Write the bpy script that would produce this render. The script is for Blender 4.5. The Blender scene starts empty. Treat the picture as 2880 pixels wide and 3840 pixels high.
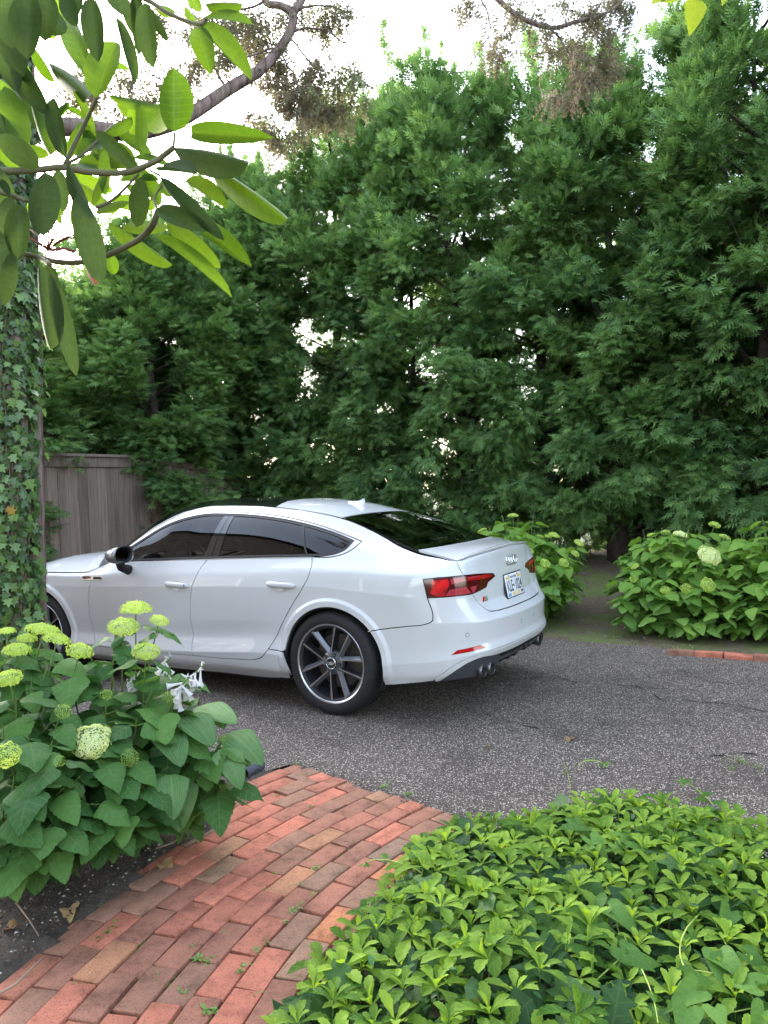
import bpy, bmesh, math, random
import numpy as np
from mathutils import Vector, Matrix, Euler
from mathutils.geometry import delaunay_2d_cdt
SC = bpy.context.scene
# ------------------------------------------------------------------ camera
CAMP = (-2.7054, 4.8243, 1.4204, -1.0453, -0.0306, -0.0337, 2849.06)   # x, y, z, yaw, pitch, roll, focal px (of 3840)
def cam_axes():
    yaw, pit, rol = CAMP[3:6]
    f = Vector((math.cos(pit)*math.cos(yaw), math.cos(pit)*math.sin(yaw), math.sin(pit)))
    r = f.cross(Vector((0, 0, 1))).normalized(); u = r.cross(f)
    c, s = math.cos(rol), math.sin(rol)
    return c*r+s*u, -s*r+c*u, f
CR, CU, CF = cam_axes()
CPOS = Vector(CAMP[:3])
cam_d = bpy.data.cameras.new('camera'); cam_o = bpy.data.objects.new('camera', cam_d)
SC.collection.objects.link(cam_o); SC.camera = cam_o
cam_o.matrix_world = Matrix(((CR.x, CU.x, -CF.x, CPOS.x), (CR.y, CU.y, -CF.y, CPOS.y), (CR.z, CU.z, -CF.z, CPOS.z), (0, 0, 0, 1)))
cam_d.sensor_fit = 'VERTICAL'; cam_d.sensor_height = 24.0
cam_d.lens = 24.0*CAMP[6]/3840.0
cam_d.clip_start = 0.05; cam_d.clip_end = 2000
# ------------------------------------------------------------------ world, sun, exposure
SUN_DIR = Vector((0.80, -0.48, 0.36)).normalized()       # towards the sun: low, left, beyond the hedge
SUN_EL = math.asin(SUN_DIR.z); SUN_AZ = math.atan2(SUN_DIR.x, SUN_DIR.y)
world = bpy.data.worlds.new('World'); SC.world = world; world.use_nodes = True
wn = world.node_tree.nodes; wn.clear()
wout = wn.new('ShaderNodeOutputWorld'); wbg = wn.new('ShaderNodeBackground'); wsky = wn.new('ShaderNodeTexSky')
wsky.sky_type = 'NISHITA'; wsky.sun_disc = False; wsky.sun_elevation = SUN_EL; wsky.sun_rotation = SUN_AZ
wsky.air_density = 1.0; wsky.dust_density = 2.0; wsky.ozone_density = 1.0
wbg.inputs['Strength'].default_value = 0.15
whs = wn.new('ShaderNodeHueSaturation'); whs.inputs['Saturation'].default_value = .64      # hazy evening sky
world.node_tree.links.new(wsky.outputs[0], whs.inputs['Color']); world.node_tree.links.new(whs.outputs[0], wbg.inputs['Color']); world.node_tree.links.new(wbg.outputs[0], wout.inputs['Surface'])
sun_d = bpy.data.lights.new('sun', 'SUN'); sun_o = bpy.data.objects.new('sun', sun_d); SC.collection.objects.link(sun_o)
sun_d.energy = .8; sun_d.angle = math.radians(14); sun_d.color = (1.0, 0.93, 0.82)
sun_o.rotation_euler = SUN_DIR.to_track_quat('Z', 'Y').to_euler()
SC.view_settings.view_transform = 'Standard'; SC.view_settings.look = 'None'
SC.view_settings.gamma = 1.0; SC.view_settings.use_curve_mapping = False
SC.view_settings.exposure = 3.3
SC.cycles.max_bounces = 8; SC.cycles.transparent_max_bounces = 12
SC.cycles.diffuse_bounces = 3; SC.cycles.glossy_bounces = 4; SC.cycles.transmission_bounces = 4
SC.cycles.caustics_reflective = False; SC.cycles.caustics_refractive = False
SC.cycles.sample_clamp_indirect = 6.0
# ------------------------------------------------------------------ helpers
COL = SC.collection
def link(o): COL.objects.link(o); return o
def tag(o, label=None, cat=None, group=None, kind=None):
    if label: o['label'] = label
    if cat: o['category'] = cat
    if group: o['group'] = group
    if kind: o['kind'] = kind
    return o
def empty(name, loc=(0, 0, 0), rz=0.0):
    o = bpy.data.objects.new(name, None); o.empty_display_size = .1
    o.location = loc; o.rotation_euler = (0, 0, rz); return link(o)
def obj(name, me, mat=None, parent=None, loc=None, rot=None, scale=None):
    o = bpy.data.objects.new(name, me); link(o)
    if mat is not None and len(me.materials) == 0:
        for m in (mat if isinstance(mat, (list, tuple)) else [mat]): me.materials.append(m)
    if parent is not None: o.parent = parent
    if loc is not None: o.location = loc
    if rot is not None: o.rotation_euler = rot
    if scale is not None: o.scale = scale
    return o
def pymesh(name, V, F, smooth=True, mi=None):
    """V (n,3) array, F list of index tuples or (m,k) int array"""
    me = bpy.data.meshes.new(name)
    V = np.asarray(V, dtype=np.float32)
    if isinstance(F, np.ndarray):
        m, k = F.shape
        me.vertices.add(len(V)); me.vertices.foreach_set('co', V.ravel())
        me.loops.add(m*k); me.loops.foreach_set('vertex_index', F.astype(np.int32).ravel())
        me.polygons.add(m); me.polygons.foreach_set('loop_start', np.arange(0, m*k, k, dtype=np.int32))
        try: me.polygons.foreach_set('loop_total', np.full(m, k, dtype=np.int32))
        except Exception: pass
        me.update(calc_edges=True)
    else:
        me.from_pydata(V.tolist(), [], [tuple(int(i) for i in f) for f in F]); me.update()
    n = len(me.polygons)
    me.polygons.foreach_set('use_smooth', np.full(n, bool(smooth)))
    if mi is not None: me.polygons.foreach_set('material_index', np.asarray(mi, dtype=np.int32))
    return me
class MB:
    """collects primitive shapes into one mesh"""
    def __init__(self): self.v = []; self.f = []; self.m = []
    def add(self, V, F, mi=0):
        b = len(self.v); self.v.extend([tuple(map(float, p)) for p in V]); self.f.extend([tuple(int(i)+b for i in f) for f in F]); self.m.extend([mi]*len(F)); return self
    def box(self, c, s, R=None, mi=0):
        c = Vector(c); out = []
        for z in (-1, 1):
            for y in (-1, 1):
                for x in (-1, 1):
                    p = Vector((x*s[0]/2, y*s[1]/2, z*s[2]/2)); p = R @ p if R is not None else p
                    out.append(c+p)
        return self.add(out, [(0, 2, 3, 1), (4, 5, 7, 6), (0, 1, 5, 4), (2, 6, 7, 3), (0, 4, 6, 2), (1, 3, 7, 5)], mi)
    def tube(self, pts, rad, n=8, caps=True, mi=0):
        pts = [Vector(p) for p in pts]
        if not hasattr(rad, '__len__'): rad = [rad]*len(pts)
        V = []; F = []; ref = None
        for i, p in enumerate(pts):
            d = (pts[min(i+1, len(pts)-1)]-pts[max(i-1, 0)]).normalized()
            if ref is None: ref = d.orthogonal().normalized()
            ref = (ref-d*ref.dot(d)).normalized(); b = d.cross(ref)
            for k in range(n):
                a = 2*math.pi*k/n; V.append(p+(ref*math.cos(a)+b*math.sin(a))*rad[i])
        for i in range(len(pts)-1):
            for k in range(n): F.append((i*n+k, i*n+(k+1) % n, (i+1)*n+(k+1) % n, (i+1)*n+k))
        if caps: F.append(tuple(range(n))[::-1]); F.append(tuple(range((len(pts)-1)*n, len(pts)*n)))
        return self.add(V, F, mi)
    def lathe(self, prof, M=None, n=48, mi=0, close=False):
        """prof: list of (r, h); axis = local Z, M 4x4"""
        V = []; F = []
        for r, h in prof:
            for k in range(n):
                a = 2*math.pi*k/n; p = Vector((r*math.cos(a), r*math.sin(a), h)); V.append(M @ p if M is not None else p)
        for i in range(len(prof)-1):
            for k in range(n): F.append((i*n+k, i*n+(k+1) % n, (i+1)*n+(k+1) % n, (i+1)*n+k))
        return self.add(V, F, mi)
    def mesh(self, name, smooth=True, angle=None):
        me = pymesh(name, self.v, self.f, smooth, self.m)
        if angle is not None: me.set_sharp_from_angle(angle=math.radians(angle))
        return me
def bevel_mesh(me, w, seg=2):
    bm = bmesh.new(); bm.from_mesh(me)
    bmesh.ops.bevel(bm, geom=list(bm.edges), offset=w, segments=seg, affect='EDGES', profile=.5)
    bm.to_mesh(me); bm.free(); return me
def copy_tree(o, parent=None):
    c = o.copy(); link(c)
    if parent is not None: c.parent = parent
    for ch in list(o.children): copy_tree(ch, c)
    return c
# ------------------------------------------------------------------ materials
def new_mat(name):
    m = bpy.data.materials.new(name); m.use_nodes = True
    nt = m.node_tree; b = nt.nodes['Principled BSDF']; return m, nt, b
def mat(name, col, rough=.5, metal=0.0, spec=.5, coat=0.0, noise=None, bump=None):
    """noise=(scale, amount) varies the albedo, bump=(scale, strength)"""
    m, nt, b = new_mat(name); L = nt.links.new
    b.inputs['Roughness'].default_value = rough; b.inputs['Metallic'].default_value = metal
    b.inputs['Specular IOR Level'].default_value = spec
    b.inputs['Coat Weight'].default_value = coat; b.inputs['Coat Roughness'].default_value = .03
    if noise:
        tc = nt.nodes.new('ShaderNodeTexCoord'); tx = nt.nodes.new('ShaderNodeTexNoise'); tx.inputs['Scale'].default_value = noise[0]; tx.inputs['Detail'].default_value = 5
        L(tc.outputs['Object'], tx.inputs['Vector'])
        rp = nt.nodes.new('ShaderNodeValToRGB')
        a = noise[1]
        rp.color_ramp.elements[0].position = .3; rp.color_ramp.elements[1].position = .7
        rp.color_ramp.elements[0].color = [c*(1-a) for c in col[:3]]+[1]; rp.color_ramp.elements[1].color = [min(1, c*(1+a)) for c in col[:3]]+[1]
        L(tx.outputs['Fac'], rp.inputs['Fac']); L(rp.outputs['Color'], b.inputs['Base Color'])
    else: b.inputs['Base Color'].default_value = (*col[:3], 1)
    if bump:
        tc = nt.nodes.new('ShaderNodeTexCoord'); tx = nt.nodes.new('ShaderNodeTexNoise'); tx.inputs['Scale'].default_value = bump[0]; tx.inputs['Detail'].default_value = 6
        L(tc.outputs['Object'], tx.inputs['Vector'])
        bp = nt.nodes.new('ShaderNodeBump'); bp.inputs['Strength'].default_value = bump[1]; bp.inputs['Distance'].default_value = .01
        L(tx.outputs['Fac'], bp.inputs['Height']); L(bp.outputs['Normal'], b.inputs['Normal'])
    return m
# ------------------------------------------------------------------ plant helpers
RNG = np.random.default_rng(7)
def ray_dir(px, py):
    return CF+CR*((px-1440)/CAMP[6])-CU*((py-1920)/CAMP[6])
def at(px, py, depth):
    """point that far in front of the camera (metres along its axis)"""
    return CPOS+ray_dir(px, py)*depth
def at_plane(px, py, ax, val):
    d = ray_dir(px, py); return CPOS+d*((val-CPOS[ax])/d[ax])
def leaf_mat(name, col, col2, vein=.0, rough=.45, trans=.45, tcol=None, src='obj', nveins=7.0, spec=.4, bump=.25, sweep=2.2):
    """two-sided leaf: diffuse + translucent + soft gloss, veins from the leaf's own UV; src: random tint per object or per leaf attribute"""
    m, nt, b = new_mat(name); N = nt.nodes.new; L = nt.links.new
    out = nt.nodes['Material Output']
    if src == 'obj': ti = N('ShaderNodeObjectInfo'); tint = ti.outputs['Random']
    else: ti = N('ShaderNodeAttribute'); ti.attribute_name = 'tint'; tint = ti.outputs['Fac']
    mx = N('ShaderNodeMix'); mx.data_type = 'RGBA'; mx.inputs[6].default_value = (*col, 1); mx.inputs[7].default_value = (*col2, 1); L(tint, mx.inputs[0])
    base = mx.outputs[2]
    tc = N('ShaderNodeTexCoord')
    nz = N('ShaderNodeTexNoise'); nz.inputs['Scale'].default_value = 9; nz.inputs['Detail'].default_value = 3; L(tc.outputs['UV'], nz.inputs['Vector'])
    hs = N('ShaderNodeHueSaturation'); mr = N('ShaderNodeMapRange'); mr.inputs[3].default_value = .78; mr.inputs[4].default_value = 1.22; L(nz.outputs['Fac'], mr.inputs[0]); L(mr.outputs[0], hs.inputs['Value']); L(base, hs.inputs['Color']); base = hs.outputs['Color']
    height = None
    if vein > 0:
        sp = N('ShaderNodeSeparateXYZ'); L(tc.outputs['UV'], sp.inputs[0])
        def M(op, a, b_=None):
            n = N('ShaderNodeMath'); n.operation = op
            for i, x in enumerate((a, b_)):
                if x is None: continue
                if isinstance(x, (int, float)): n.inputs[i].default_value = x
                else: L(x, n.inputs[i])
            return n.outputs[0]
        v = M('ABSOLUTE', M('SUBTRACT', sp.outputs['Y'], .5))
        if nveins < 0: side = M('ABSOLUTE', M('SUBTRACT', M('FRACT', M('MULTIPLY', v, -nveins)), .5))
        else: side = M('ABSOLUTE', M('SUBTRACT', M('FRACT', M('SUBTRACT', M('MULTIPLY', sp.outputs['X'], nveins), M('MULTIPLY', v, sweep))), .5))
        sv = N('ShaderNodeMapRange'); sv.inputs[1].default_value = .02; sv.inputs[2].default_value = .09; sv.inputs[3].default_value = 1; sv.inputs[4].default_value = 0; L(side, sv.inputs[0])
        mv = N('ShaderNodeMapRange'); mv.inputs[1].default_value = .008; mv.inputs[2].default_value = .03; mv.inputs[3].default_value = 1; mv.inputs[4].default_value = 0; L(v, mv.inputs[0])
        vv = M('MAXIMUM', sv.outputs[0], mv.outputs[0])
        m2 = N('ShaderNodeMix'); m2.data_type = 'RGBA'; L(M('MULTIPLY', vv, vein*.8), m2.inputs[0]); L(base, m2.inputs[6]); m2.inputs[7].default_value = (min(1, col2[0]*1.5+.01), min(1, col2[1]*1.35+.01), col2[2]*1.4+.005, 1); base = m2.outputs[2]
        height = M('SUBTRACT', side, M('MULTIPLY', mv.outputs[0], .4))
    b.inputs['Roughness'].default_value = rough; b.inputs['Specular IOR Level'].default_value = spec
    L(base, b.inputs['Base Color'])
    tr = N('ShaderNodeBsdfTranslucent'); ms = N('ShaderNodeMixShader'); ms.inputs[0].default_value = trans
    hs2 = N('ShaderNodeHueSaturation'); hs2.inputs['Hue'].default_value = .485; hs2.inputs['Saturation'].default_value = 1.1; hs2.inputs['Value'].default_value = 1.7; L(base, hs2.inputs['Color'])
    if tcol: tr.inputs['Color'].default_value = (*tcol, 1)
    else: L(hs2.outputs[0], tr.inputs['Color'])
    if height is not None:
        bp = N('ShaderNodeBump'); bp.inputs['Strength'].default_value = bump; bp.inputs['Distance'].default_value = .002; L(height, bp.inputs['Height']); L(bp.outputs['Normal'], b.inputs['Normal']); L(bp.outputs['Normal'], tr.inputs['Normal'])
    L(b.outputs[0], ms.inputs[1]); L(tr.outputs[0], ms.inputs[2]); L(ms.outputs[0], out.inputs['Surface'])
    return m
def leaf_geo(wf, nl=8, fold=.15, droop=.25, serr=0.0, nserr=14, wave=0.0, curl=0.0):
    """unit leaf along +X, width profile wf(t) (half width), normal +Z. returns V, F(quads), UV per vertex"""
    V = []; UV = []; F = []
    for i in range(nl+1):
        t = i/nl; w = max(wf(t), 1e-4)
        if serr: w *= 1+serr*(1 if i % 2 else -1)
        for k, f in enumerate((-1, -.55, 0, .55, 1)):
            x = t-droop*.25*t*t; y = w*f; z = -droop*t*t*.8+fold*abs(y)*1.0-curl*(abs(f)**2)*w+wave*math.sin(t*11+f*2)*abs(f)
            V.append((x, y, z)); UV.append((t, .5+.5*f*w/ max(.001, wf(.4)) if False else .5+.5*f))
    for i in range(nl):
        for k in range(4): a = i*5+k; F.append((a, a+5, a+6, a+1))
    return np.array(V), np.array(F), np.array(UV)
def geo_mesh(name, g, smooth=True):
    V, F, UV = g[:3]; me = pymesh(name, V, F, smooth)
    uv = me.uv_layers.new(name='UVMap'); uv.data.foreach_set('uv', UV[F.ravel()].astype(np.float32).ravel())
    return me
def scatter(name, g, R, pos, scale, tint, smooth=True, extra=None):
    """many copies of the template in one mesh. R (n,3,3), pos (n,3), scale (n,) or (n,3), tint (n,)"""
    V, F, UV = g; n = len(pos); k = len(V)
    sc = np.asarray(scale, float); sc = sc[:, None] if sc.ndim == 1 else sc
    W = np.einsum('nij,nkj->nki', R, V[None]*sc[:, None, :])+pos[:, None, :]
    FF = (F[None]+(np.arange(n)*k)[:, None, None]).reshape(-1, F.shape[1])
    return W.reshape(-1, 3), FF, np.tile(UV, (n, 1)), np.repeat(tint, k)
def merged_mesh(name, parts, smooth=True):
    """parts: list of (V,F,UV,tint) with the same face size"""
    V = []; F = []; U = []; T = []; b = 0
    for v, f, u, t in parts: V.append(v); F.append(f+b); U.append(u); T.append(t); b += len(v)
    V = np.concatenate(V); F = np.concatenate(F); U = np.concatenate(U); T = np.concatenate(T)
    me = pymesh(name, V, np.ascontiguousarray(F), smooth)
    uv = me.uv_layers.new(name='UVMap'); uv.data.foreach_set('uv', U[F.ravel()].astype(np.float32).ravel())
    at_ = me.attributes.new('tint', 'FLOAT', 'POINT'); at_.data.foreach_set('value', T.astype(np.float32))
    return me
def frames(d, up=None, roll=None):
    """rotation matrices whose local X is d and local Z is as near 'up' as possible; roll spins about X"""
    d = np.asarray(d, float); d = d/np.linalg.norm(d, axis=1)[:, None]
    u = np.tile([0, 0, 1.0], (len(d), 1)) if up is None else np.asarray(up, float)
    y = np.cross(u, d); l = np.linalg.norm(y, axis=1); bad = l < 1e-4; y[bad] = [0, 1, 0]; y /= np.maximum(np.linalg.norm(y, axis=1), 1e-9)[:, None]
    z = np.cross(d, y)
    if roll is not None:
        c, s = np.cos(roll)[:, None], np.sin(roll)[:, None]; y, z = y*c+z*s, z*c-y*s
    return np.stack([d, y, z], 2)
def mat4(R, p, s=1.0):
    M_ = Matrix(((R[0][0]*s, R[0][1]*s, R[0][2]*s, p[0]), (R[1][0]*s, R[1][1]*s, R[1][2]*s, p[1]), (R[2][0]*s, R[2][1]*s, R[2][2]*s, p[2]), (0, 0, 0, 1)))
    return M_
def unit(v): v = np.asarray(v, float); return v/np.linalg.norm(v)
def bez(a, b, c, n=8):
    a, b, c = Vector(a), Vector(b), Vector(c); return [a*(1-t)**2+b*2*t*(1-t)+c*t*t for t in [i/(n-1) for i in range(n)]]
# outlines (half width against length)
w_oval = lambda t: .21*math.sin(math.pi*min(1, t**.85))**.75 if 0 < t < 1 else 0
w_heart = lambda t: (.36*(max(0, 1-t)**.62)*(min(1, t*9+.25))**.8)*(1+.25*math.sin(t*math.pi)) if t < 1 else 0
w_heart2 = lambda t: (.40*(max(0, 1-t)**.75)*(min(1, t*7+.3))**.8)*(1+.35*math.sin(t*math.pi)) if t < 1 else 0
w_hosta = lambda t: (.40*(max(0, 1-t)**.55)*(min(1, t*6+.15))**.7)*(1+.12*math.sin(t*math.pi)) if t < 1 else 0
def w_pachy(t): return (.07+.20*max(0, min(1, (t-.25)/.4))) * (1 if t < .72 else max(0, (1-t)/.28)**.6) if t > .02 else .03
def w_arrow(t): return .33*(max(0, 1-t)**.9)*min(1, t*14+.35) if t < 1 else 0
def ivy_geo(droop=.15, fold=.05):
    """five-lobed ivy leaf as a fan of quads round a centre line"""
    tip = [(1.0, 0), (.66, .17), (.62, .46), (.42, .27), (.12, .50), (.02, .22), (-.05, .02)]
    up = tip; V = []; UV = []; F = []
    for sg in (1, -1):
        for (x, y) in up:
            V.append((x, sg*y, fold*abs(y)-droop*(x*x)*.6-.15*y*y)); UV.append((max(0, x), .5+sg*y*.9))
    mid = [(1.0, 0), (.8, 0), (.62, 0), (.42, 0), (.2, 0), (.08, 0), (-.05, 0)]; b = len(V)
    for (x, y) in mid: V.append((x, 0, -droop*x*x*.6)); UV.append((max(0, x), .5))
    for s_, o in ((0, 0), (1, 7)):
        for i in range(6):
            q = (o+i, o+i+1, b+i+1, b+i)
            F.append(q[::-1] if s_ == 0 else q)
    return np.array(V), np.array(F), np.array(UV)
# ------------------------------------------------------------------ ground, drive, beds
def gz(x, y):
    """height of the planting soil"""
    x = np.asarray(x, float); y = np.asarray(y, float)
    far = np.interp(-y, [1.8, 2.0, 2.6, 3.4, 4.4, 5.2, 9], [-.01, .012, .03, .12, .33, .46, .52])
    near = np.interp(y, [1.5, 1.9, 2.4, 3.4], [-.03, .0, .02, .02])
    z = np.where(y < -1.7, far, np.where(y > 1.5, near, -.03))
    # the brick path lies a little below the beds on both sides
    R = np.hypot(x+3.72, y-2.62); lim = np.where(y < 2.62, np.interp(y, [1.6, 2.0, 2.5], [3.56, 3.49, 3.28]), 3.25)
    return z-.052*((R > 2.30) & (R < lim) & (y > 1.4) & (y < 6))
M_lawn = mat('lawn', (.028, .055, .010), rough=.9, noise=(3, .4), bump=(60, .6))
hz = []
tag(obj('ground', pymesh('ground', [(-400, -400, -.06), (400, -400, -.06), (400, 400, -.06), (-400, 400, -.06)], [(0, 1, 2, 3)], False), M_lawn), kind='structure')
def ramp(nt, src, stops):
    r = nt.nodes.new('ShaderNodeValToRGB'); e = r.color_ramp.elements
    while len(e) < len(stops): e.new(.5)
    for q, (p, c) in zip(e, stops): q.position = p; q.color = (*c, 1) if len(c) == 3 else c
    nt.links.new(src, r.inputs['Fac']); return r.outputs['Color']
def noise(nt, vec, scale, detail=4, rough=.55, kind='N'):
    n = nt.nodes.new('ShaderNodeTexNoise'); n.inputs['Scale'].default_value = scale; n.inputs['Detail'].default_value = detail; n.inputs['Roughness'].default_value = rough
    nt.links.new(vec, n.inputs['Vector']); return n.outputs['Fac']
def mixc(nt, fac, a, b_, mode='MIX'):
    m = nt.nodes.new('ShaderNodeMix'); m.data_type = 'RGBA'; m.blend_type = mode
    for i, x in ((0, fac), (6, a), (7, b_)):
        if isinstance(x, (int, float)): m.inputs[i].default_value = x
        elif isinstance(x, tuple): m.inputs[i].default_value = (*x, 1)
        else: nt.links.new(x, m.inputs[i])
    return m.outputs[2]
def asphalt():
    m, nt, b = new_mat('asphalt'); N = nt.nodes.new; L = nt.links.new
    tc = N('ShaderNodeTexCoord'); vec = tc.outputs['Object']
    vo = N('ShaderNodeTexVoronoi'); vo.inputs['Scale'].default_value = 125; L(vec, vo.inputs['Vector'])
    st = N('ShaderNodeSeparateColor'); L(vo.outputs['Color'], st.inputs[0])
    edge = ramp(nt, vo.outputs['Distance'], [(.0, (1, 1, 1)), (.33, (1, 1, 1)), (.48, (0, 0, 0))])
    stone = ramp(nt, st.outputs[0], [(.0, (.135, .110, .090)), (.42, (.25, .205, .168)), (.70, (.37, .305, .25)), (.86, (.62, .53, .45)), (1, (.95, .86, .76))])
    base = mixc(nt, edge, (.07, .057, .047), stone)
    big = ramp(nt, noise(nt, vec, .9, 4), [(.3, (.80, .78, .77)), (.7, (1.15, 1.12, 1.07))])
    base = mixc(nt, 1.0, base, big, 'MULTIPLY')
    fine = ramp(nt, noise(nt, vec, 18, 3), [(.3, (.8, .8, .8)), (.7, (1.2, 1.2, 1.2))]); base = mixc(nt, 1.0, base, fine, 'MULTIPLY')
    stn = ramp(nt, noise(nt, vec, 1.7, 6, .7), [(.36, (.62, .61, .60)), (.50, (1, 1, 1))]); base = mixc(nt, .75, base, stn, 'MULTIPLY')
    # sandy dust towards the far kerb and the brick end
    L(base, b.inputs['Base Color']); b.inputs['Roughness'].default_value = .82
    bp = N('ShaderNodeBump'); bp.inputs['Strength'].default_value = .7; bp.inputs['Distance'].default_value = .004; L(edge, bp.inputs['Height'])
    b2 = N('ShaderNodeBump'); b2.inputs['Strength'].default_value = .35; b2.inputs['Distance'].default_value = .01; L(noise(nt, vec, 26, 5), b2.inputs['Height']); L(bp.outputs['Normal'], b2.inputs['Normal']); L(b2.outputs['Normal'], b.inputs['Normal'])
    return m
M_asphalt = asphalt()
# the drive: crack lines are dark strips laid on one sheet, crack shade painted in
def crack_paths():
    def pxl(pts): return [at_plane(1900+x*.5907, 2300+y*.5907, 2, 0.0) for x, y in pts]
    c = [pxl([(-150, 640), (0, 690), (150, 720), (260, 755), (360, 795), (520, 815), (700, 835), (800, 855), (960, 885), (1130, 890), (1300, 905), (1480, 890), (1659, 910), (1900, 930)]),
         pxl([(330, 410), (440, 440), (560, 435), (680, 430), (820, 470), (930, 480), (1180, 490), (1330, 500), (1500, 500), (1700, 495)]),
         pxl([(890, 520), (960, 545), (1100, 545), (1240, 570), (1340, 570), (1450, 582), (1600, 620), (1800, 640)]),
         pxl([(700, 455), (830, 470), (900, 500), (980, 555)]), pxl([(330, 875), (440, 905), (560, 925), (700, 960)]),
         pxl([(100, 370), (220, 410), (330, 412)]), pxl([(1100, 360), (1300, 440), (1500, 455), (1700, 475)])]
    return c
dv = MB(); dv.add([(-40, -1.86, 0), (5.0, -1.86, 0), (5.0, 1.80, 0), (-.22, 1.83, 0), (-.275, 1.705, 0), (-1.412, 1.945, 0), (-2.2, 2.0, 0), (-40, 2.2, 0)], [(0, 1, 2, 3, 4, 5, 6, 7)])
drive = tag(obj('driveway', dv.mesh('driveway', False), M_asphalt), kind='structure')
M_crack = mat('crack_shadow', (.010, .010, .010), rough=.95)
rc = random.Random(3)
ck = MB()
for path in crack_paths():
    pts = []
    for i in range(len(path)-1):
        a, b_ = path[i], path[i+1]; n = max(2, int((b_-a).length/.035))
        for j in range(n): pts.append(a.lerp(b_, j/n)+Vector((rc.uniform(-.012, .012), rc.uniform(-.012, .012), 0)))
    pts.append(path[-1]); V = []; F = []
    for i, p in enumerate(pts):
        d = (pts[min(i+1, len(pts)-1)]-pts[max(i-1, 0)]).normalized(); s_ = Vector((-d.y, d.x, 0)); w = rc.uniform(.0007, .0028)+(rc.random() < .28)*rc.uniform(.001, .006)
        V += [(p.x+s_.x*w, p.y+s_.y*w, .004), (p.x-s_.x*w, p.y-s_.y*w, .004)]
    for i in range(len(pts)-1): F.append((2*i, 2*i+1, 2*i+3, 2*i+2))
    ck.add(V, F)
o = obj('crack', ck.mesh('crack', False), M_crack, drive); o['kind'] = 'stuff'
def soil_mat(name, dark, light, moss, mossamt):
    m, nt, b = new_mat(name); L = nt.links.new; tc = nt.nodes.new('ShaderNodeTexCoord'); vec = tc.outputs['Object']
    c = ramp(nt, noise(nt, vec, 22, 8, .7), [(.25, dark), (.62, light), (.8, tuple(min(1, 1.9*q) for q in light))])
    mo = ramp(nt, noise(nt, vec, 2.3, 6, .65), [(1-mossamt-.08, (0, 0, 0)), (1-mossamt+.08, (1, 1, 1))])
    c = mixc(nt, mo, c, moss)
    L(c, b.inputs['Base Color']); b.inputs['Roughness'].default_value = .95
    bp = nt.nodes.new('ShaderNodeBump'); bp.inputs['Strength'].default_value = .9; bp.inputs['Distance'].default_value = .02; L(noise(nt, vec, 45, 8, .7), bp.inputs['Height']); L(bp.outputs['Normal'], b.inputs['Normal'])
    return m
M_soil = soil_mat('bed_soil', (.040, .032, .025), (.125, .100, .076), (.07, .085, .022), .25)
M_soilfar = soil_mat('hedge_soil', (.060, .042, .028), (.16, .115, .075), (.11, .145, .030), .50)
def sheet(name, x0, x1, y0, y1, st, m, amp=.02, zoff=0):
    nx = int((x1-x0)/st)+1; ny = int((y1-y0)/st)+1
    X, Y = np.meshgrid(np.linspace(x0, x1, nx), np.linspace(y0, y1, ny))
    Z = gz(X, Y)+zoff+amp*(np.sin(X*5.1+Y*2.3)*np.sin(Y*4.7-X*1.9)*.5+.35*np.sin(X*13+1)*np.sin(Y*15+2)+RNG.normal(0, .16, X.shape))
    if zoff == 0 and name == 'hedge_bed': Z[-1] = -.05
    V = np.stack([X, Y, Z], 2).reshape(-1, 3); i = np.arange(nx*ny).reshape(ny, nx)
    F = np.stack([i[:-1, :-1], i[:-1, 1:], i[1:, 1:], i[1:, :-1]], 2).reshape(-1, 4)
    return tag(obj(name, pymesh(name, V, F, True), m), kind='structure')
sheet('hedge_bed', -14, 9, -6.3, -1.84, .10, M_soilfar, .016)
sheet('flower_bed', -.60, 6.0, 1.62, 5.2, .06, M_soil, .014)
sheet('groundcover_bed', -12, -1.28, 1.86, 6.5, .08, M_soil, .014)
lw = tag(obj('lawn', pymesh('lawn', [(-120, -120, .5), (120, -120, .5), (120, -6.15, .5), (-120, -6.15, .5)], [(0, 1, 2, 3)], False), M_lawn), kind='structure')
# pebbles, bark chips and leaf bits on the soil: real but countless
def chips():
    n = 7000; R_ = np.random.default_rng(5)
    a = R_.uniform(0, 1, (n, 2)); far = R_.random(n) < .3
    x = np.where(far, -1.9+a[:, 0]*2.6, -.72+a[:, 0]*.9); y = np.where(far, -4.6+a[:, 1]*2.8, 2.2+a[:, 1]*1.7)
    z = gz(x, y)+.012
    sc = R_.uniform(.0015, .0055, (n, 1))*R_.uniform(.4, 1.3, (n, 3)); c = np.array([(-1, -1, 0), (1, -1, 0), (1.2, .8, 0), (-.9, 1, 0), (0, 0, 1)], float)
    F = np.array([(0, 1, 4), (1, 2, 4), (2, 3, 4), (3, 0, 4)]); ang = R_.uniform(0, 6.28, n)
    d = np.stack([np.cos(ang), np.sin(ang), R_.uniform(-.3, .3, n)], 1); Rm = frames(d)
    v, f, u, t = scatter('c', (c, F, c[:, :2]), Rm, np.stack([x, y, z], 1), sc, R_.random(n)**2)
    return merged_mesh('soil_chips', [(v, f, u, t)], False)
m, nt, b = new_mat('chip_mix'); ta = nt.nodes.new('ShaderNodeAttribute'); ta.attribute_name = 'tint'
nt.links.new(ramp(nt, ta.outputs['Fac'], [(0, (.03, .025, .02)), (.4, (.09, .06, .04)), (.7, (.20, .13, .08)), (.9, (.45, .43, .40)), (1, (.6, .58, .55))]), b.inputs['Base Color']); b.inputs['Roughness'].default_value = .8
tag(obj('soil_chips', chips(), m), kind='stuff')
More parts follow.
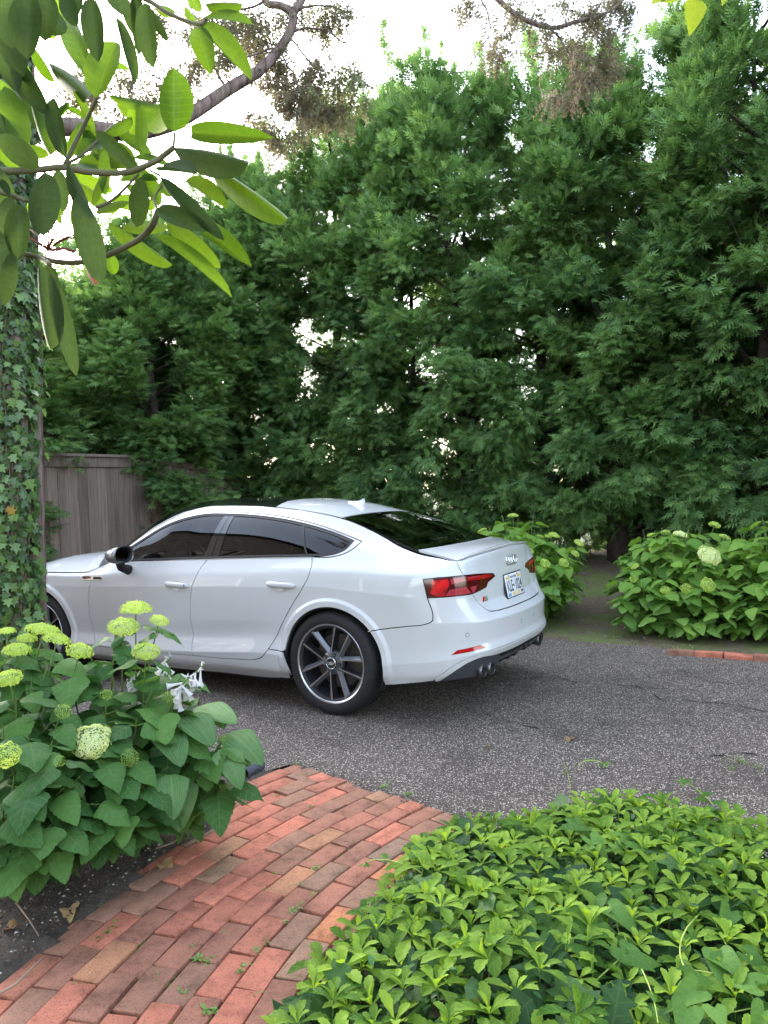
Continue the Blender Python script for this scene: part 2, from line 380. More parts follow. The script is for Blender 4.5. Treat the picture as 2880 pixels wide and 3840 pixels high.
def crumbs():
    n = 2600; R_ = np.random.default_rng(6); k = R_.random(n); t = R_.random(n); w = np.abs(R_.normal(0, .05, n))
    x = np.where(k < .5, -3.2+t*3.4, np.where(k < .85, -.275-1.137*t, -1.5-t*2)); y = np.where(k < .5, -1.84+w*2.2, np.where(k < .85, 1.705+.24*t-w, 1.98+.08*t-w))
    sc = R_.uniform(.0012, .0042, (n, 1))*R_.uniform(.5, 1.3, (n, 3)); c = np.array([(-1, -1, 0), (1, -1, 0), (1.2, .8, 0), (-.9, 1, 0), (0, 0, 1)], float); F = np.array([(0, 1, 4), (1, 2, 4), (2, 3, 4), (3, 0, 4)]); an = R_.uniform(0, 6.28, n)
    v, f, u, q = scatter('c', (c, F, c[:, :2]), frames(np.stack([np.cos(an), np.sin(an), 0*an], 1)), np.stack([x, y, np.full(n, .001)], 1), sc, R_.random(n)*.75)
    return merged_mesh('drive_crumbs', [(v, f, u, q)], False)
tag(obj('drive_crumbs', crumbs(), m), kind='stuff')
# ------------------------------------------------------------------ brick path
def brick_mat():
    m, nt, b = new_mat('brick'); N = nt.nodes.new; L = nt.links.new
    oi = N('ShaderNodeObjectInfo'); tc = N('ShaderNodeTexCoord'); vec = tc.outputs['Object']
    ad = N('ShaderNodeVectorMath'); ad.operation = 'ADD'; sc = N('ShaderNodeVectorMath'); sc.operation = 'SCALE'; sc.inputs[0].default_value = (37, 91, 53); L(oi.outputs['Random'], sc.inputs['Scale']); L(vec, ad.inputs[0]); L(sc.outputs[0], ad.inputs[1]); v2 = ad.outputs[0]
    c = ramp(nt, oi.outputs['Random'], [(0, (.54, .190, .118)), (.14, (.52, .180, .112)), (.28, (.46, .170, .106)), (.42, (.37, .158, .102)), (.58, (.31, .148, .096)), (.74, (.34, .178, .115)), (.86, (.27, .165, .108)), (.94, (.29, .21, .14)), (.97, (.56, .22, .105)), (1.0, (.50, .18, .11))])
    st = ramp(nt, noise(nt, v2, 11, 8, .72), [(.28, (.42, .42, .38)), (.50, (.95, .95, .93)), (.75, (1.25, 1.2, 1.15))]); c = mixc(nt, 1.0, c, st, 'MULTIPLY')
    sp = ramp(nt, noise(nt, v2, 160, 3, .6), [(.36, (.55, .52, .5)), (.47, (1, 1, 1))]); c = mixc(nt, .8, c, sp, 'MULTIPLY')
    pl = ramp(nt, noise(nt, v2, 14, 5, .7), [(.64, (0, 0, 0)), (.78, (1, 1, 1))]); pl2 = nt.nodes.new('ShaderNodeMath'); pl2.operation = 'MULTIPLY'; pl2.inputs[1].default_value = .35; L(pl, pl2.inputs[0]); c = mixc(nt, pl2.outputs[0], c, (.30, .26, .21))
    L(c, b.inputs['Base Color']); b.inputs['Roughness'].default_value = .85; b.inputs['Specular IOR Level'].default_value = .3
    bp = N('ShaderNodeBump'); bp.inputs['Strength'].default_value = .45; bp.inputs['Distance'].default_value = .003; L(noise(nt, v2, 130, 5, .7), bp.inputs['Height']); L(bp.outputs['Normal'], b.inputs['Normal'])
    return m
M_brick = brick_mat()
M_joint = soil_mat('joint_soil', (.012, .010, .008), (.040, .032, .024), (.045, .085, .015), .36)
PC = Vector((-3.72, 2.62, 0))                                     # centre the path curves round
EA, EB = Vector((-.285, 1.675, 0)), Vector((-1.42, 1.915, 0))     # the brick edge along the drive
en = Vector((-(EB-EA).y, (EB-EA).x, 0)).normalized()
if en.y < 0: en = -en

pv = []; 
for i in range(49):
    th = math.radians(-20+i*1.25)
    for r in (2.15, 3.30): pv.append((PC.x+r*math.cos(th), PC.y+r*math.sin(th), -.010+.0))
path = tag(obj('brick_path', pymesh('brick_path', pv, [(2*i, 2*i+1, 2*i+3, 2*i+2) for i in range(48)], False), M_joint), kind='structure')
fx_ = [(-.25, 1.64, -.012), (-1.45, 1.89, -.012), (-1.42, 2.9, -.012), (-.50, 2.60, -.012), (-.27, 2.05, -.012)]
obj('joint_bed', pymesh('joint_bed', fx_, [(0, 1, 2, 3, 4)], False), M_joint, path)
def brick_mesh(L_, W_, seed, clip=None):
    r = random.Random(seed); me = MB().box((0, 0, -.026), (W_, L_, .060)).mesh('brick', True)
    me = bevel_mesh(me, .0045, 2)
    for v in me.vertices: v.co += Vector((r.gauss(0, .0009), r.gauss(0, .0009), r.gauss(0, .0006)))
    me.set_sharp_from_angle(angle=math.radians(50)); me.materials.append(M_brick); return me
full = [brick_mesh(.197, .0905, i) for i in range(6)]
half = [brick_mesh(.094, .0905, 20+i) for i in range(3)]
threeq = [brick_mesh(.146, .0905, 30+i) for i in range(3)]
rb_ = random.Random(12); nb = 0; JP = []
PITCH = .0972
for k in range(14):
    R0 = 2.235+k*PITCH
    # where this course meets the brick edge along the drive
    th = math.radians(-30)
    while True:
        p = PC+Vector((R0*math.cos(th), R0*math.sin(th), 0))
        if (p-EA).dot(en) > 0: break
        th += .0008
        if th > 1: break
    end_th = {13: .02, 12: .05, 11: .13, 10: .30}.get(k, .62)
    t = th; j = 0
    while t < end_th:
        kind = full
        if j == 0 and k % 2: kind = half
        if k >= 11 and rb_.random() < .2: kind = threeq
        ln = {id(full): .203, id(half): .1005, id(threeq): .152}[id(kind)]
        dth = ln/R0; tc_ = t+dth/2+rb_.uniform(-.001, .001); rr = R0+rb_.uniform(-.003, .003)
        me = rb_.choice(kind); p = PC+Vector((rr*math.cos(tc_), rr*math.sin(tc_), .0))
        b_ = obj('brick', me, None, path); b_.location = (p.x, p.y, rb_.uniform(-.005, .004))
        b_.rotation_euler = (rb_.gauss(0, .012), rb_.gauss(0, .016), tc_+rb_.gauss(0, .012)+(math.pi if rb_.random() < .5 else 0)); nb += 1
        JP.append((p.x, p.y, tc_, ln)); t += dth; j += 1
# brick kerb along the far bed
kp = [at_plane(1900+x*.5907, 2300+y*.5907, 2, .03) for x, y in ((1010, 240), (1190, 246), (1375, 262), (1565, 275), (1760, 290), (1960, 304), (2160, 318), (2360, 330))]
kerb = tag(obj('brick_kerb', pymesh('brick_kerb', [(kp[0].x, kp[0].y-.06, -.02), (kp[-1].x, kp[-1].y-.06, -.02), (kp[-1].x, kp[-1].y+.05, -.02), (kp[0].x, kp[0].y+.05, -.02)], [(0, 3, 2, 1)], False), M_joint), kind='structure')
kmesh = bevel_mesh(MB().box((0, 0, 0), (.205, .092, .09)).mesh('brick'), .006, 2); kmesh.materials.append(M_brick)
for i in range(len(kp)-1):
    c = kp[i].lerp(kp[i+1], .5); a = math.atan2(kp[i+1].y-kp[i].y, kp[i+1].x-kp[i].x); b_ = obj('brick', kmesh, None, kerb); b_.location = (c.x, c.y-.03, -.006+rb_.uniform(-.008, .006)); b_.rotation_euler = (rb_.gauss(-.05, .04), rb_.gauss(0, .03), a+rb_.gauss(0, .03)); b_.scale = ((kp[i+1]-kp[i]).length/.212, 1, 1)
# ------------------------------------------------------------------ arborvitae hedge
M_bark = mat('hedge_bark', (.055, .040, .030), rough=.95, noise=(12, .5), bump=(40, .9))
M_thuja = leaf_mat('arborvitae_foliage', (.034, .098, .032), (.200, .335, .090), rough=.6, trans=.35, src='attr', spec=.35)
def spray_geo():
    V = []; F = []; UV = []
    def kite(bx, by, ang, ln, wd, z):
        b = len(V); c, s = math.cos(ang), math.sin(ang)
        for u, w in ((0, .0), (.45, -wd), (1, 0), (.45, wd)):
            x = bx+c*ln*u-s*w; y = by+s*ln*u+c*w; V.append((x, y, z-.25*(x*x)*.5-.30*abs(y))); UV.append((x, .5+y))
        F.append((b, b+1, b+2, b+3))
    kite(.0, 0, 0, 1.0, .075, 0)
    for x0, a, l in ((.0, 62, .40), (.14, 48, .50), (.34, 36, .46)):
        for sg in (1, -1): kite(x0, 0, math.radians(a)*sg, l*RNG.uniform(.85, 1.1), .060, .01)
    return np.array(V), np.array(F), np.array(UV)
SPRAYS = [spray_geo() for _ in range(3)]
def arborvitae(seed, H, R0, clear):
    r = np.random.default_rng(seed); parts = []; br = MB()
    nm = int(7.6*H*R0); lean = r.normal(0, .10, 2); tr_top = H*.96
    for i in range(nm):
        # one bough: a rounded mass of plumes on the outside of the tree, dark space between the boughs
        z = clear+.1+(H-clear-.25)*((i+r.random())/nm); u = z/H
        rad = R0*(1-.60*u**5)*(.82+.18*min(1, u*5))*r.uniform(.62, .95)
        a = i*2.39996+r.normal(0, .5); out = np.array([math.cos(a), math.sin(a), 0]); C_ = out*rad+np.array([lean[0]*u, lean[1]*u, z]); mt = r.normal(0, .10); ms = r.uniform(.8, 1.25)
        for k in range(10):
            off = r.normal(0, 1, 3)*[.17, .17, .20]*ms; tip = C_+off+out*.10; L_ = r.uniform(.30, .52)
            ax = out*.75+off*1.9+np.array([0, 0, -.22+.95*u**1.6]); ax /= np.linalg.norm(ax)
            side = np.cross(ax, [0, 0, 1.0]); side /= max(np.linalg.norm(side), 1e-6); upv = np.cross(side, ax)
            n = int(44*L_/.42); t = r.random(n)**.75; w = .15*(1.05-.5*t); so = r.normal(0, .8, n)
            pos = tip+ax*((t-1)*L_)[:, None]+side*(so*w)[:, None]+upv*(r.normal(-.03, .06, n)-.05*np.abs(so))[:, None]
            dirv = ax*.7+side*(so*.5)[:, None]+np.array([0, 0, -.34+.95*u*u])+r.normal(0, .33, (n, 3))
            Rm = frames(dirv, np.tile(upv*.6+out*.6, (n, 1))+r.normal(0, .45, (n, 3)))
            tt = np.clip(.26+.46*t*(.45+.55*u)+r.normal(0, .15, n)+mt, 0, 1)  # new growth and light in the tint: paler to tips and upward
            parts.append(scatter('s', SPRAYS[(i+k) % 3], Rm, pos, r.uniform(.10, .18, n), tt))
        p0 = Vector((lean[0]*u*.8, lean[1]*u*.8, max(.3, z-rad*.45-.1))); br.tube(bez(p0, p0.lerp(Vector(C_), .5)+Vector((0, 0, -.08)), C_, 5), [.024, .018, .013, .009, .005], 5, False)
        for _ in range(4):
            e = C_-out*.15+r.normal(0, .26, 3); br.tube([p0.lerp(Vector(C_), r.uniform(.3, .9)), Vector(e)], [.007, .002], 3, False)
    # leaders: upright feathery tips that break the top line, lit tops put into their tint
    for q in range(9):
        a = r.uniform(0, 6.28); c = np.array([lean[0]+r.normal(0, R0*.33), lean[1]+r.normal(0, R0*.33), H*r.uniform(.93, 1.0)]); n = 46; h = r.uniform(.22, .45)
        t_ = r.random(n); pos = c+np.stack([r.normal(0, .07, n)*(1.1-t_), r.normal(0, .07, n)*(1.1-t_), (t_-.5)*h*1.6], 1)
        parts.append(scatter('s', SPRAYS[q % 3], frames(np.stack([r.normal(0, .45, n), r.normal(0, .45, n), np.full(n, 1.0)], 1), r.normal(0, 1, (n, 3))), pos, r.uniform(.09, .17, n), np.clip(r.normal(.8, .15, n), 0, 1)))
    tk = MB(); n = 10; pts = [(lean[0]*t*H/H+.03*math.sin(t*9+seed), lean[1]*t+.03*math.cos(t*7+seed), -.1+t*(tr_top+.1)) for t in np.linspace(0, 1, n)]
    tk.tube(pts, [.105*(1-.86*t)+(.05*(1-t)**8) for t in np.linspace(0, 1, n)], 9)
    if seed % 2: tk.tube([(.08, .05, -.1), (.16, .09, 1.2), (.22, .05, H*.7)], [.07, .055, .02], 8)
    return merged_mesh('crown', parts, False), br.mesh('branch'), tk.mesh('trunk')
variants = [arborvitae(s, H, R0, cl) for s, H, R0, cl in ((1, 6.9, 1.25, .15), (2, 6.6, 1.2, .2), (3, 7.1, 1.28, .1), (4, 6.5, 1.2, .25))]
hedge_spec = [  # x, y, top height, variant, rotation, word for the label
    (10.2, -5.6, 5.5, 1, .3), (8.6, -5.1, 5.3, 3, 2.2), (7.2, -5.2, 5.7, 0, 1.1), (5.95, -5.0, 6.3, 2, 4.0), (4.85, -5.15, 6.2, 1, 5.2), (3.75, -5.0, 6.6, 3, .9), (2.7, -5.1, 6.75, 0, 3.1), (1.6, -5.0, 6.55, 2, 1.9),
    (.55, -5.1, 6.6, 1, .2), (-.45, -5.0, 6.05, 3, 3.8), (-1.25, -5.15, 6.25, 0, 5.0), (-2.1, -5.0, 6.35, 2, 2.6), (-3.0, -5.1, 6.3, 1, 1.4), (-4.1, -5.0, 6.8, 3, 0.5),
    (6.3, -.6, 3.9, 1, 2.0), (6.5, -2.0, 4.4, 3, 4.4), (5.55, -3.0, 5.2, 0, 0.4), (8.3, -3.2, 4.6, 2, 5.5), (5.45, -4.0, 5.0, 2, 1.7), (.1, -6.5, 4.6, 1, 2.9), (-1.2, -6.6, 4.8, 2, 4.6), (-2.6, -6.6, 5.0, 0, .8),
    (-5.3, -5.1, 7.0, 0, 2.4), (-6.6, -5.0, 6.8, 1, 4.1), (-8.0, -5.1, 7.0, 2, 1.2), (-9.5, -5.0, 7.1, 3, 3.3)]  # last row: unseen trees added past the right edge to shade the car
hl = ['arborvitae at the far left end of the hedge, half behind the ivy covered trunk', 'short arborvitae standing beyond the wooden fence, beside the far left one', 'arborvitae rising behind the left half of the wooden fence',
      'arborvitae hanging over the fence post, above the car bonnet', 'arborvitae behind the low swooping end of the fence, above the windscreen', 'arborvitae behind the front of the car roof, under the bent cedar limb', 'arborvitae standing behind the middle of the car roof', 'arborvitae rising behind the roof aerial of the car',
      'arborvitae behind the rear window, above the hydrangea at the tail of the car', 'arborvitae with a bare trunk showing at the left of the gap between the hydrangeas', 'arborvitae with the thick dark trunk right of the gap between the hydrangeas', 'tall arborvitae behind the left part of the large right hydrangea', 'tall arborvitae behind the right part of the large hydrangea, cut by the picture edge', 'arborvitae at the far right end of the hedge',
      'low bushy arborvitae behind the left end of the wooden fence, beside the ivy trunk', 'arborvitae behind the middle boards of the wooden fence', 'arborvitae whose branches drape over the fence post and its curved rail', 'arborvitae far beyond the fence, seen in the gap under the rhododendron leaves', 'arborvitae with low branches over the swooping end of the fence, above the car roof front', 'lower arborvitae in shade behind the hedge, left of the gap between the hydrangeas', 'lower arborvitae in shade behind the thick dark trunk of the hedge', 'lower arborvitae in shade behind the large right hydrangea']+['%s arborvitae of the hedge outside the picture, counted from its right edge' % q for q in ('first', 'second', 'third', 'fourth')]
for i, ((x, y, H, v, rz), lb) in enumerate(zip(hedge_spec, hl)):
    t = empty('arborvitae', (x, y, float(gz(0, y))), rz); cr, brm, tk = variants[v]; s = H/(6.9, 6.6, 7.1, 6.5)[v]
    t.scale = (1, 1, s)
    tag(t, lb, 'tree', 'arborvitae trees of the tall hedge')
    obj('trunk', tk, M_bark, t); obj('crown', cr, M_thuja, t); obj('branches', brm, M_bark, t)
# ------------------------------------------------------------------ wooden fence across the end of the drive
def wood_mat():
    m, nt, b = new_mat('weathered_wood'); L = nt.links.new; tc = nt.nodes.new('ShaderNodeTexCoord'); oi = nt.nodes.new('ShaderNodeObjectInfo')
    mp = nt.nodes.new('ShaderNodeMapping'); mp.inputs['Scale'].default_value = (9, 9, .8); L(tc.outputs['Object'], mp.inputs['Vector'])
    ad = nt.nodes.new('ShaderNodeVectorMath'); ad.operation = 'ADD'; sc = nt.nodes.new('ShaderNodeVectorMath'); sc.operation = 'SCALE'; sc.inputs[0].default_value = (17, 31, 11); L(oi.outputs['Random'], sc.inputs['Scale']); L(mp.outputs[0], ad.inputs[0]); L(sc.outputs[0], ad.inputs[1])
    g = ramp(nt, noise(nt, ad.outputs[0], 4, 6, .65), [(.25, (.120, .092, .074)), (.55, (.215, .170, .140)), (.8, (.29, .235, .195))])
    tn = ramp(nt, oi.outputs['Random'], [(0, (.72, .70, .70)), (.7, (1.05, 1.02, 1.0)), (1, (1.2, 1.12, 1.05))]); g = mixc(nt, 1.0, g, tn, 'MULTIPLY')
    kn = nt.nodes.new('ShaderNodeTexVoronoi'); kn.inputs['Scale'].default_value = 2.2; L(ad.outputs[0], kn.inputs['Vector']); g = mixc(nt, ramp(nt, kn.outputs['Distance'], [(.03, (1, 1, 1)), (.09, (0, 0, 0))]), g, (.03, .024, .02))
    L(g, b.inputs['Base Color']); b.inputs['Roughness'].default_value = .9; b.inputs['Specular IOR Level'].default_value = .2
    bp = nt.nodes.new('ShaderNodeBump'); bp.inputs['Strength'].default_value = .4; bp.inputs['Distance'].default_value = .004; L(noise(nt, ad.outputs[0], 9, 5, .7), bp.inputs['Height']); L(bp.outputs['Normal'], b.inputs['Normal'])
    return m
M_wood = wood_mat()
M_post = mat('fence_post_wood', (.17, .115, .075), rough=.9, noise=(8, .35))
fence = empty('wooden_fence', (5.05, -.3, 0)); tag(fence, 'grey weathered wooden board fence closing the end of the drive behind the bonnet', 'fence')
FX = 5.05; rf = random.Random(2)
def ftop(y):
    if y > -2.45: return 1.80
    u = min(1, (-2.45-y)/2.6); return 1.86-.42*(u*u*(3-2*u))
bmz = bevel_mesh(MB().box((0, 0, .5), (.020, .137, 1)).mesh('board', False), .003, 1); bmz.materials.append(M_wood)
y = 2.6
while y > -5.4:
    if abs(y+2.44) > .06:
        b_ = obj('board', bmz, None, fence); h = ftop(y); b_.location = (FX-5.05+rf.uniform(-.004, .004), y+.3, -.02); b_.scale = (1, 1, h+.02); b_.rotation_euler = (rf.gauss(0, .002), 0, rf.gauss(0, .015))
    y -= .1395
def fpart(nm, c, s, m): return obj(nm, bevel_mesh(MB().box((0, 0, 0), s).mesh(nm, False), .004, 1), m, fence, (c[0]-5.05, c[1]+.3, c[2]))
fpart('top_rail', (FX-.022, .1, 1.865), (.028, 5.0, .125), M_wood); fpart('cap_rail', (FX-.01, .1, 1.945), (.11, 5.0, .035), M_wood)
fpart('post', (FX-.03, -2.44, .85), (.105, .105, 1.75), M_post); fpart('post', (FX+.07, 1.2, .9), (.10, .10, 1.8), M_post); fpart('post', (FX+.07, -5.0, .7), (.10, .10, 1.45), M_post)
for z in (.4, 1.2): fpart('back_rail', (FX+.035, -1.3, z), (.04, 7.6, .09), M_wood)
sw_ = MB(); ys = np.linspace(-2.46, -5.4, 16)
V = []; F = []
for yy in ys:
    for dx in (-.045, .025):
        for dz in (-.005, .075): V.append((FX+dx-5.05, yy+.3, ftop(yy)+dz))
for i in range(15):
    a = i*4; F += [(a, a+1, a+5, a+4), (a+2, a+6, a+7, a+3), (a+1, a+3, a+7, a+5), (a, a+4, a+6, a+2)]
sw_.add(V, F); obj('curved_rail', sw_.mesh('curved_rail', False), M_wood, fence)
# ------------------------------------------------------------------ house behind the photographer: it shades and mirrors in the side of the car
M_siding = mat('grey_shingle_siding', (.085, .078, .072), rough=.8, noise=(3, .2))
house = empty('clapboard_house', (4.2, 7.0, 0)); tag(house, 'grey clapboard house wall facing the side of the car from behind the viewer', 'house')
cl = MB()
for i in range(84):
    z = -.05+i*.09; cl.add([(-5.2, -.5, z), (6.5, -.5, z), (6.5, -.47, z+.09), (-5.2, -.47, z+.09), (-5.2, -.47, z), (6.5, -.47, z)], [(0, 1, 2, 3), (0, 4, 5, 1)])
obj('wall', cl.mesh('wall', False), M_siding, house)
hb = MB().box((.65, 2.6, 3.75), (11.6, 6.1, 7.5)); obj('house_body', hb.mesh('house_body', False), M_siding, house)
rfm = MB(); rfm.add([(-5.6, -.95, 7.45), (6.9, -.95, 7.45), (6.9, 2.7, 9.9), (-5.6, 2.7, 9.9), (6.9, 6.2, 7.45), (-5.6, 6.2, 7.45)], [(0, 1, 2, 3), (3, 2, 4, 5)]); obj('roof', rfm.mesh('roof', False), mat('roof_shingle', (.07, .07, .075), rough=.9), house)
for wx in (-2.6, 2.4):
    wf = MB()
    for c, s in (((wx, -.52, 2.05), (1.2, .06, .09)), ((wx, -.52, .85), (1.2, .06, .09)), ((wx-.55, -.52, 1.45), (.09, .06, 1.2)), ((wx+.55, -.52, 1.45), (.09, .06, 1.2)), ((wx, -.52, 1.45), (1.0, .05, .04))): wf.box(c, s)
    w_ = obj('window', wf.mesh('window', False), mat('window_trim_white', (.8, .8, .78), rough=.5), house); obj('pane', MB().box((wx, -.505, 1.45), (1.05, .015, 1.15)).mesh('pane', False), M_pane if 'M_pane' in globals() else mat('house_pane', (.02, .025, .03), rough=.05), w_)
# unseen building added behind the photographer's right shoulder, shades the car's tail
garage = empty('garage', (-9.5, 5.5, 0)); tag(garage, 'shingled garage standing behind the viewer, facing the tail of the car', 'garage')
gw = MB()
for i in range(40):
    z = -.05+i*.12; gw.add([(2.5, -5, z), (2.5, 4, z), (2.47, 4, z+.12), (2.47, -5, z+.12), (2.47, -5, z), (2.47, 4, z)], [(0, 1, 2, 3), (0, 4, 5, 1)])
obj('wall', gw.mesh('wall', False), M_siding, garage); obj('garage_body', MB().box((-.3, -.5, 2.35), (5.5, 9.0, 4.75)).mesh('garage_body', False), M_siding, garage)
gr_ = MB(); gr_.add([(3.0, -5.4, 4.6), (3.0, 4.4, 4.6), (-.3, 4.4, 7.0), (-.3, -5.4, 7.0), (-3.6, 4.4, 4.6), (-3.6, -5.4, 4.6)], [(0, 1, 2, 3), (3, 2, 4, 5)]); obj('roof', gr_.mesh('roof', False), bpy.data.materials['roof_shingle'], garage)
# ------------------------------------------------------------------ car body surface: plan outline x height profile, and the roof/deck/bonnet cap
def pchip_slopes(x,y):
    # x,y (...,n) -> slopes
    h=np.diff(x,axis=-1);d=np.diff(y,axis=-1)/np.maximum(h,1e-9)
    m=np.zeros_like(y)
    if y.shape[-1]==2:
        m[...,0]=d[...,0];m[...,1]=d[...,0];return m
    w1=2*h[...,1:]+h[...,:-1];w2=h[...,1:]+2*h[...,:-1]
    a,b=d[...,:-1],d[...,1:]
    ok=(a*b)>0
    with np.errstate(divide='ignore',invalid='ignore'):
        mm=(w1+w2)/(w1/a+w2/b)
    m[...,1:-1]=np.where(ok,mm,0)
    m[...,0]=d[...,0];m[...,-1]=d[...,-1]
    return m
def pchip(x,y,q):
    x=np.asarray(x,float);y=np.asarray(y,float);q=np.asarray(q,float)
    m=pchip_slopes(x,y)
    i=np.clip(np.searchsorted(x,q,side='right')-1,0,len(x)-2)
    h=x[i+1]-x[i];t=(q-x[i])/h
    tc=np.clip(t,0,1)
    r=(2*tc**3-3*tc**2+1)*y[i]+(tc**3-2*tc**2+tc)*h*m[i]+(-2*tc**3+3*tc**2)*y[i+1]+(tc**3-tc**2)*h*m[i+1]
    r=r+np.where(t<0,m[i]*(q-x[i]),0)+np.where(t>1,m[i+1]*(q-x[i+1]),0)
    return r
# ---- plan outline, rear centre -> left side -> front centre
PLAN=np.array([(-1.0,0),(-.995,.2),(-.97,.4),(-.93,.55),(-.86,.68),(-.76,.78),(-.62,.845),(-.42,.888),(-.2,.908),(.1,.916),(.5,.917),(.9,.91),(1.3,.905),(1.8,.904),(2.2,.908),(2.6,.917),(2.9,.915),(3.15,.885),(3.35,.82),(3.5,.72),(3.62,.55),(3.70,.3),(3.72,0)])
_t=np.concatenate([[0],np.cumsum(np.hypot(*np.diff(PLAN,axis=0).T))])
def _cat(t,P,q):
    # C1 cubic (catmull) through points
    m=np.gradient(P,t,axis=0)
    i=np.clip(np.searchsorted(t,q,side='right')-1,0,len(t)-2)
    h=(t[i+1]-t[i])[:,None];u=((q-t[i])/(t[i+1]-t[i]))[:,None]
    return (2*u**3-3*u**2+1)*P[i]+(u**3-2*u**2+u)*h*m[i]+(-2*u**3+3*u**2)*P[i+1]+(u**3-u**2)*h*m[i+1]
_q=np.linspace(0,_t[-1],1500);_D=_cat(_t,PLAN,_q)
_D[0,1]=0;_D[-1,1]=0
_S=np.concatenate([[0],np.cumsum(np.hypot(*np.diff(_D,axis=0).T))])
SMAX=_S[-1]
_T=np.gradient(_D,_S,axis=0);_T/=np.linalg.norm(_T,axis=1)[:,None]
_k=np.ones(41)/41
_N=np.stack([-_T[:,1],_T[:,0]],1)
_N[0]=(-1,0)
_Np=np.concatenate([_N[1:60][::-1]*[1,-1],_N,_N[-60:-1][::-1]*[1,-1]])
_N=np.stack([np.convolve(_Np[:,0],_k,'same'),np.convolve(_Np[:,1],_k,'same')],1)[59:-59]
_N/=np.linalg.norm(_N,axis=1)[:,None]
def plan(s):
    p=np.stack([np.interp(s,_S,_D[:,0]),np.interp(s,_S,_D[:,1])],-1)
    n=np.stack([np.interp(s,_S,_N[:,0]),np.interp(s,_S,_N[:,1])],-1)
    return p,n/np.linalg.norm(n,axis=-1,keepdims=True)
def s_at(x=None,y=None):
    if x is not None:
        i=np.argmin(np.abs(_D[:,0]-x)+(_D[:,1]<.6)*(9 if -.8<x<3.4 else 0));return _S[i]
    i=np.argmin(np.abs(_D[:700,1]-y));return _S[i]
